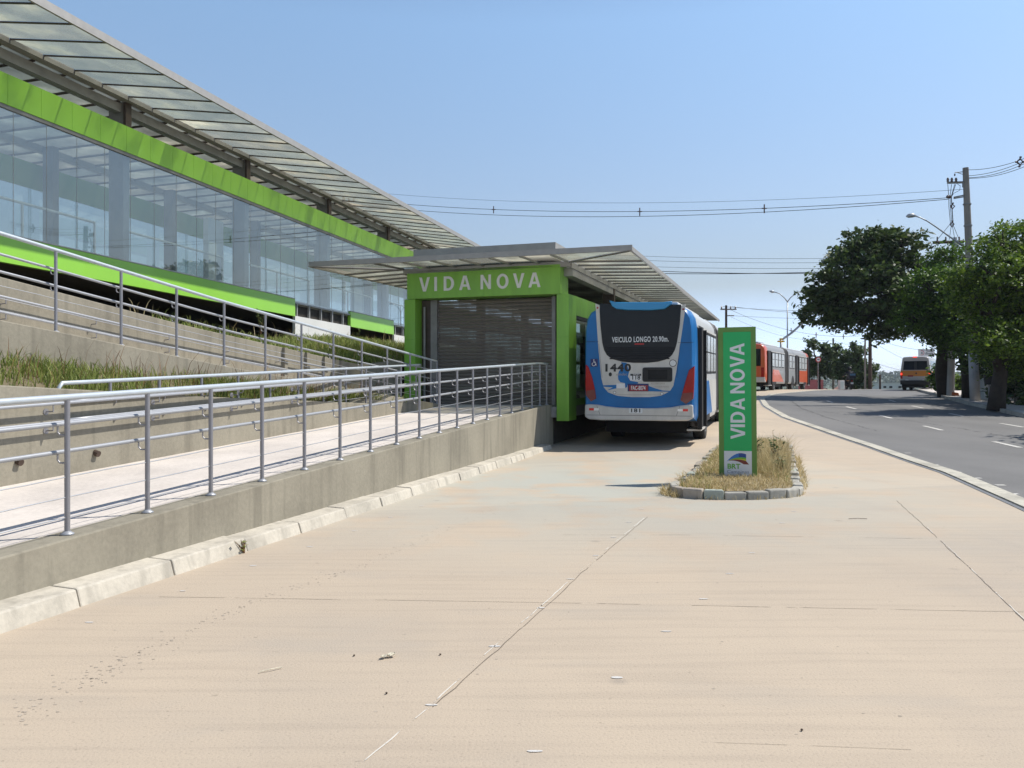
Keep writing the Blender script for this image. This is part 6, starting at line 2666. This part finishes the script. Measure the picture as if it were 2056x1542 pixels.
# double-arm street lamp
YL = 76
b = Vector((at(1581, YL), YL, zg(YL)))
dl = thing('street_lamp', 'tall slender street lamp with two curved arms beyond the orange bus', 'street lamp', tuple(b))
m = MB()
m.tube([b - Vector((0, 0, .2)), ppt(1581, 606, YL)], [0.09, 0.05], 8)
m.build('pole', M['lamp_grey'], dl, smooth=True)
for sg in (-1, 1):
    m = MB()
    m.tube([ppt(1581, 606, YL), ppt(1581 + sg * 6, 598, YL), ppt(1581 + sg * 16, 589.5, YL), ppt(1581 + sg * 25, 586.5, YL)], [0.05, 0.045, 0.04, 0.04], 8)
    ar = m.build('arm', M['lamp_grey'], dl, smooth=True)
    m = MB()
    m.tube([ppt(1581 + sg * 25, 586.5, YL), ppt(1581 + sg * 31, 585.5, YL), ppt(1581 + sg * 36, 584.5, YL)], [0.05, 0.13, 0.05], 8)
    m.build('lamp_head', M['lamp_grey'], ar, smooth=True)
# arm lamp at the bus stop
YT = 67.5
b = Vector((at(1568.5, YT), YT, zg(YT)))
al = thing('signal_mast', 'grey mast with a long bent arm and yellow clamp beside the orange bus', 'mast', tuple(b))
m = MB()
m.tube([b - Vector((0, 0, .2)), ppt(1568.5, 679, YT)], [0.11, 0.10], 10)
m.build('pole', M['lamp_grey'], al, smooth=True)
m = MB()
m.tube([ppt(1569, 683, YT), ppt(1590, 668, YT), ppt(1610, 650, YT), ppt(1617, 646, YT), ppt(1625, 644.5, YT), ppt(1652, 644.5, YT)], [0.09, 0.09, 0.085, 0.08, 0.075, 0.06], 8)
m.build('arm', M['lamp_grey'], al, smooth=True)
m = MB()
m.box(tuple(ppt(1568, 685.5, YT)), (0.52, 0.26, 0.12), (1, 0))
m.box(tuple(ppt(1568, 681, YT)), (0.2, 0.22, 0.14), (1, 0))
m.build('clamp', M['yellow'], al)

# round sign, white box, pink wall, litter bin, billboard
YS_ = 72
b = Vector((at(1642.5, YS_), YS_, zg(YS_)))
ts = thing('traffic_sign', 'round red-rimmed traffic sign on a thin post right of the orange bus', 'sign', tuple(b))
m = MB()
m.tube([b, ppt(1642.5, 716, YS_)], 0.035, 8)
m.build('post', M['galv'], ts)
m = MB()
c = ppt(1642.5, 722, YS_)
m.lathe((c.x, c.y - .05, c.z), [(0.24, 0), (0.24, -.015)], 'y', 24)
d = m.build('disc', M['ink_red'], ts, smooth=False)
m = MB()
m.lathe((c.x, c.y - .066, c.z), [(0.17, 0), (0.17, -.004)], 'y', 24)
m.build('disc_face', M['white'], d)
m = MB()
m.box((c.x, c.y - .073, c.z), (0.22, .004, .07), (1, 0))
m.build('symbol', M['ink'], d)
YX = 74
b = Vector((at(1689, YX), YX, zg(YX)))
cab = thing('utility_cabinet', 'white roadside utility cabinet left of the motorcycle', 'cabinet', tuple(b))
m = MB()
m.box((b.x, b.y, b.z + 0.45), (0.42, 0.4, 0.9), (1, 0.1))
m.build('cabinet_body', M['white_wall'], cab, bevel=0.02)
m = MB()
m.box((b.x, b.y - 0.205, b.z + 0.45), (0.34, 0.012, 0.7), (1, 0.1))
m.build('door', M['pale_board'], cab)
YP = 92
pk = thing('garden_wall', 'pink and red painted wall behind the small trees', 'wall', (at(1628, YP), YP, zg(YP)))
m = MB()
m.box((at(1628, YP), YP, zg(YP) + 1.0), (2.6, 0.25, 2.6), (1, -0.2))
m.box((at(1628, YP), YP, zg(YP) + 2.33), (2.7, 0.32, 0.06), (1, -0.2))
m.build('wall_body', M['pink'], pk)
YK = 38.0
b = Vector((at(1986, YK), YK, zg(YK) + .13))
bn = thing('litter_bin', 'dark litter bin on a thin post under the right trees', 'litter bin', tuple(b))
m = MB()
m.tube([b, b + Vector((0, 0, 1.15))], 0.05, 8)
m.build('post', M['galv'], bn)
m = MB()
m.lathe((b.x, b.y, b.z + 0.85), [(0.19, 0), (0.24, 0.5), (0.2, 0.54), (0.2, 0.5)], 'z', 14)
m.build('basket', M['black'], bn, smooth=True, auto=True)
YW = 66
b = Vector((at(1860, YW), YW, zg(YW)))
bb_ = thing('billboard', 'white billboard with a round red emblem above the school van', 'billboard', tuple(b))
m = MB()
for dx in (-.45, .45):
    m.tube([(b.x + dx, b.y + .05, b.z), (b.x + dx, b.y + .05, hgt(703, YW))], 0.05, 8)
m.build('post', M['galv'], bb_)
m = MB()
zc = hgt(708.5, YW)
m.box((b.x, b.y, zc), (1.32, 0.06, 0.62), (1, 0.06))
pnl = m.build('panel', M['white'], bb_)
m = MB()
m.lathe((b.x - 0.39, b.y - 0.055, zc), [(0.19, 0), (0.19, -.004)], 'y', 20)
e_ = m.build('emblem', M['ink_red'], pnl)
m = MB()
m.lathe((b.x - 0.39, b.y - 0.060, zc), [(0.15, 0), (0.15, -.003)], 'y', 20)
m.build('emblem_face', M['white'], e_)
m = MB()
m.prism([(b.x - 0.47, b.y - 0.064, zc - .06), (b.x - 0.31, b.y - 0.064, zc - .06), (b.x - 0.39, b.y - 0.064, zc + .09)], (0, -0.003, 0))
m.build('emblem_mark', M['ink'], e_)
m = MB()
for k, (x0, x1) in enumerate(((0.0, 0.36), (-0.14, 0.5))):
    z = zc + 0.14 - 0.22 * k
    xx = x0
    while xx < x1:
        w2 = random.uniform(0.03, 0.06)
        m.hexa([(b.x + xx, b.y - .045, z - .05), (b.x + xx + w2, b.y - .045, z - .05), (b.x + xx + w2, b.y - .03, z - .05), (b.x + xx, b.y - .03, z - .05)],
               [(b.x + xx, b.y - .045, z + .05), (b.x + xx + w2, b.y - .045, z + .05), (b.x + xx + w2, b.y - .03, z + .05), (b.x + xx, b.y - .03, z + .05)])
        xx += w2 + 0.02
m.build('lettering', M['ink_grey'], pnl)

# house front in the shade of the trees
hs = thing('roadside_house', 'shaded low house front with pale pillar behind the right trees', 'house', (26.5, 43, zg(43)))
m = MB()
m.box((29.5, 45.5, zg(43) + 1.6), (9, 0.3, 3.2), (1, 0.12))
m.build('wall', M['house_wall'], hs)
m = MB()
m.box((at(1978, 43), 43.0, zg(43) + 1.5), (0.4, 0.4, 3.0), (1, 0.12))
m.build('pillar', M['white_wall'], hs)
m = MB()
m.box((29.0, 44.0, zg(43) + 3.15), (10.5, 3.6, 0.18), (1, 0.12))
m.build('roof', M['tile'], hs)
m = MB()
m.box((27.2, 45.1, zg(43) + 1.15), (1.6, 0.1, 2.1), (1, 0.12))
m.build('gate', M['house_green'], hs)
m = MB()
m.box((30.2, 45.2, zg(43) + 1.6), (1.4, 0.1, 1.1), (1, 0.12))
m.build('window', M['bus_glass'], hs)
fw = thing('garden_wall', 'low shaded garden wall at the right edge behind the big trunk', 'wall', (24, 38, zg(38)))
m = MB()
m.box((25.6, 38.5, zg(38) + 0.7), (5.0, 0.2, 1.4), (1, 0.2))
m.build('wall_body', M['house_wall'], fw)
m = MB()
m.box((25.6, 38.5, zg(38) + 1.42), (5.06, 0.26, 0.05), (1, 0.2))
m.build('coping', M['wall'], fw)
m = MB()
b = (at(1918, 46.5), 46.5, zg(46.5) + .13)
m.hexa([(b[0] - .16, b[1] - .12, b[2]), (b[0] + .16, b[1] - .12, b[2]), (b[0] + .16, b[1] + .12, b[2]), (b[0] - .16, b[1] + .12, b[2])],
       [(b[0] - .13, b[1] - .10, b[2] + .2), (b[0] + .14, b[1] - .10, b[2] + .16), (b[0] + .13, b[1] + .10, b[2] + .17), (b[0] - .14, b[1] + .10, b[2] + .21)])
tag(m.build('clay_block', M['brick'], bevel=0.02), 'orange clay block lying on the sunlit pavement', 'block')


# wires
def wire(p, q, sag, r, label, n=24, group='overhead wires', marks=()):
    p, q = Vector(p), Vector(q)
    m = MB()
    f = lambda t: p.lerp(q, t) - Vector((0, 0, sag * 4 * t * (1 - t)))
    m.tube([f(i / n) for i in range(n + 1)], r, 5)
    o = m.build('overhead_wire', M['wire'])
    tag(o, label, 'wire', group)
    for t in marks:
        c = f(t)
        m = MB()
        m.tube([c + Vector((0, 0, .22)), c + Vector((0, 0, -.26))], 0.035, 6)
        m.tube([c + Vector((-.14, 0, 0)), c + Vector((.14, 0, 0))], 0.03, 6)
        m.build('spacer', M['ceramic'], o)
    return o


def frac(p, q, px):
    for i in range(1001):
        t = i / 1000
        c = Vector(p).lerp(Vector(q), t)
        if c.y > 0 and abs(1028 + FPX * c.x / c.y - px) < 1.2:
            return t
    return 0.5


a, b = ppt(690, 398, 64), ppt(1905, 397, YA)
wire(a, b, 0.85, 0.016, 'upper phase wire of the sagging span, carrying the star-shaped spacers', marks=[frac(a, b, p) for p in (992, 1285, 1535)])
wire(ppt(690, 408, 64), ppt(1904, 400, YA), 0.95, 0.016, 'lowest phase wire of the sagging span from the hall to the concrete pole')
wire(ppt(690, 380, 64), ppt(1935, 380, YA), 0.85, 0.009, 'thin top guy wire above the sagging span')
for i, (ya, yb_) in enumerate(((343, 325), (349.5, 331), (353.5, 334))):
    pass
for (pa, pb, lab) in (((1940, 341), (2100, 298), 'thin top wire running off the frame right of the concrete pole'), ((1942, 353), (2100, 300), 'upper wire leaving the frame right of the concrete pole'),
                      ((1944, 357), (2100, 306), 'middle wire leaving the frame right of the concrete pole'), ((1944, 358), (2100, 314), 'lowest wire leaving the frame right of the concrete pole')):
    wire(ppt(pa[0], pa[1], YA), ppt(pb[0], pb[1], 36), 0.25, 0.013, lab)
sp = ppt(2048, 325, 37.2)
m = MB()
m.tube([sp + Vector((-.14, 0, 0)), sp + Vector((0, 0, .14)), sp + Vector((.14, 0, 0)), sp + Vector((0, 0, -.14)), sp + Vector((-.14, 0, 0))], 0.035, 6)
for d in ((-.2, 0, 0), (.2, 0, 0), (0.03, 0, .24), (-.03, 0, -.24)):
    m.tube([sp + Vector(d) * 0.7, sp + Vector(d)], 0.05, 6)
tag(m.build('wire_spacer', M['ceramic']), 'diamond-shaped wire spacer near the top right corner', 'spacer')
for (pa, pb, Y1, sg, lab) in (((1090, 503), (1876, 514), 50, .35, 'thin wire crossing just above the boarding station canopy'), ((1090, 512), (1890, 522), 50, .35, 'second thin wire above the canopy, slightly lower'),
                              ((1090, 526), (1900, 534), 50, .30, 'single wire level with the canopy fascia'), ((1090, 530), (1905, 541), 50, .45, 'thick dark cable passing in front of the left tree crown'),
                              ((1090, 541), (1905, 534), 50, .40, 'faint low wire that runs beneath the thick cable')):
    wire(ppt(pa[0], pa[1], 62), ppt(pb[0], pb[1], Y1), sg, 0.022 if 'thick' in lab else 0.011, lab)
wire(tD + Vector((-.4, 0, -.1)), ppt(1960, 608, 62), 0.5, 0.013, 'highest wire from the short dark pole to the right trees')
wire(tD + Vector((.4, 0, -.1)), ppt(1960, 616, 62), 0.6, 0.013, 'wire just below the highest one from the short dark pole')
wire(tD + Vector((.4, 0, -.9)), ppt(1960, 632, 62), 0.3, 0.011, 'low wire from the short dark pole passing behind the bent mast arm')
wire(tD + Vector((.4, 0, -.4)), tG + Vector((0, 0, -.2)), 0.9, 0.013, 'sagging bundle from the short dark pole to the brown pole', marks=(0.42, 0.6, 0.8))
wire(tD + Vector((.4, 0, -1.0)), tE + Vector((0, 0, -.2)), 0.7, 0.01, 'slack wire from the short dark pole to the grey pole by the trees')
wire(tE + Vector((0, 0, -.2)), tG + Vector((0, 0, -.5)), 0.5, 0.01, 'slack wire from the grey pole by the trees to the brown pole')
wire(tG + Vector((0, 0, -.3)), ppt(1905, 705, 60), 0.4, 0.012, 'top wire from the brown pole down to the billboard')
wire(tG + Vector((0, 0, -.7)), ppt(1880, 745, 90), 0.3, 0.012, 'steep wire from the brown pole down behind the school van')
wire(tG + Vector((0, 0, -2.6)), ppt(1880, 752, 90), 0.3, 0.012, 'lower wire from the brown pole behind the school van')
wire(ppt(1955, 482), ppt(2120, 488, 36), 0.2, 0.035, 'thick twisted cable entering the right trees from the concrete pole')

# ------------------------------------------------------------------ the far side of the valley
g_h = 'houses on the far hillside'
kinds = ['whitewashed far house with a tiled roof on the valley side', 'brown-walled far house with a tiled roof on the valley side', 'pink-walled far house with a tiled roof on the valley side']
g_k = ['whitewashed far houses', 'brown far houses', 'pink far houses']
wm = [M['far_white'], M['house_wall'], M['pink']]


def far_house(x, y, w_, d_, h_, wall, label, g_h):
    z = zg(y)
    o = thing('far_house', label, 'house', (x, y, z), group=g_h)
    m = MB()
    m.box((x, y, z + h_ / 2), (w_, d_, h_), (1, random.uniform(-.3, .3)))
    m.build('wall', wall, o)
    m = MB()
    m.prism([(x - w_ / 2 - .4, y - d_ / 2 - .4, z + h_ + 0.02), (x + w_ / 2 + .4, y - d_ / 2 - .4, z + h_ + 0.02), (x, y - d_ / 2 - .4, z + h_ + w_ * 0.28)], (0, d_ + .8, 0))
    m.build('roof', M['tile'], o)


for k in range(64):
    y = random.uniform(330, 700)
    px = random.choice([random.uniform(1748, 1812), random.uniform(1600, 1750), random.uniform(1905, 1990)])
    w_ = random.uniform(6, 11)
    q = random.randrange(3)
    far_house(at(px, y), y, w_, random.uniform(6, 9), random.uniform(3, 6), wm[q], kinds[q], g_k[q])
wh = thing('warehouse', 'long white flat-roofed building below the crest left of the van', 'building', (at(1785, 150), 150, zg(150)))
m = MB()
zt = hgt(769, 150)
m.box((at(1783, 150), 150, (zt + zg(150)) / 2), (5.6, 4, zt - zg(150)), (1, 0.05))
m.build('wall', M['far_white'], wh)
m = MB()
m.box((at(1783, 150), 150, zt + 0.06), (5.9, 4.3, 0.11), (1, 0.05))
m.build('roof', M['alu'], wh)
m = MB()
for px in (1766, 1778, 1796):
    m.box((at(px, 150), 147.9, hgt(777, 150)), (0.5, 0.1, 0.35), (1, 0.05))
m.build('window', M['bus_glass'], wh)
bl = []
for k in range(420):
    y = random.uniform(260, 1100)
    px = random.uniform(1560, 2080)
    r = random.uniform(3, 7) * (0.6 + y / 1200)
    bl.append(((at(px, y), y, zg(y) + r * 0.5), (r * 1.6, r, r * 0.7)))
V, F = leaf_cloud(bl, 26000, 1.5, 1.6, 0.6)
stuff(fastmesh('far_wood', V, F, M['far_leaf']))

# ------------------------------------------------------------------ the air of the valley
hz = MB()
hz.hexa([(-6400, -45, -30), (7400, -45, -30), (7400, 4050, -30), (-6400, 4050, -30)], [(-6400, -45, 48), (7400, -45, 48), (7400, 4050, 48), (-6400, 4050, 48)])
mh = bpy.data.materials.new('haze')
mh.use_nodes = True
mh.node_tree.nodes.clear()
_o = mh.node_tree.nodes.new('ShaderNodeOutputMaterial')
_v = mh.node_tree.nodes.new('ShaderNodeVolumePrincipled')
_v.inputs['Color'].default_value = (0.80, 0.88, 0.97, 1)
_v.inputs['Density'].default_value = 0.00022
_v.inputs['Anisotropy'].default_value = 0.2
mh.node_tree.links.new(_v.outputs[0], _o.inputs['Volume'])
stuff(hz.build('haze', mh))

# ------------------------------------------------------------------ small litter on the pavement
m = MB()
x, y = gxy(779, 1321)
vs, fs = [], []
for i in range(7):
    for j in range(4):
        vs.append((x + (i - 3) * 0.012 + random.gauss(0, .004), y + (j - 1.5) * 0.013 + (i - 3) * 0.006 + random.gauss(0, .004), 0.008 + random.uniform(0, .016)))
for i in range(6):
    for j in range(3):
        fs.append((i * 4 + j, (i + 1) * 4 + j, (i + 1) * 4 + j + 1, i * 4 + j + 1))
m.add(vs, fs)
o = m.build('wrapper', M['paper'])
sd = o.modifiers.new('solid', 'SOLIDIFY')
sd.thickness = 0.002
tag(o, 'crumpled pale wrapper lying on the concrete lane', 'litter')
for px, py, lab in ((711, 1318, 'dark pebble left of the crumpled wrapper'), (884, 1316, 'dark pebble right of the crumpled wrapper'), (776, 1394, 'dark reddish pebble nearest the camera'), (1610, 1468, 'tiny dark pebble in the right foreground')):
    x, y = gxy(px, py)
    m = MB()
    r = 0.0065
    m.lathe((x, y, 0.003), [(r * .7, 0), (r, r * .5), (r * .75, r), (r * .2, r * 1.3)], 'z', 7)
    tag(m.build('pebble', M['wood']), lab, 'pebble', 'pebbles on the concrete lane')
m = MB()
x, y = gxy(543, 1348)
m.tube([(x - .05, y - .03, .008), (x, y + .0, .012), (x + .05, y + .04, .009)], .003, 5)
tag(m.build('twig', M['paper']), 'pale dry straw lying on the concrete lane', 'twig')
m = MB()
x, y = gxy(1722, 1043)
m.tube([(x - .1, y, .010), (x, y + .01, .012), (x + .1, y - .01, .010)], .0028, 5)
tag(m.build('twig', M['wood']), 'dark twig on the lane right of the island', 'twig')
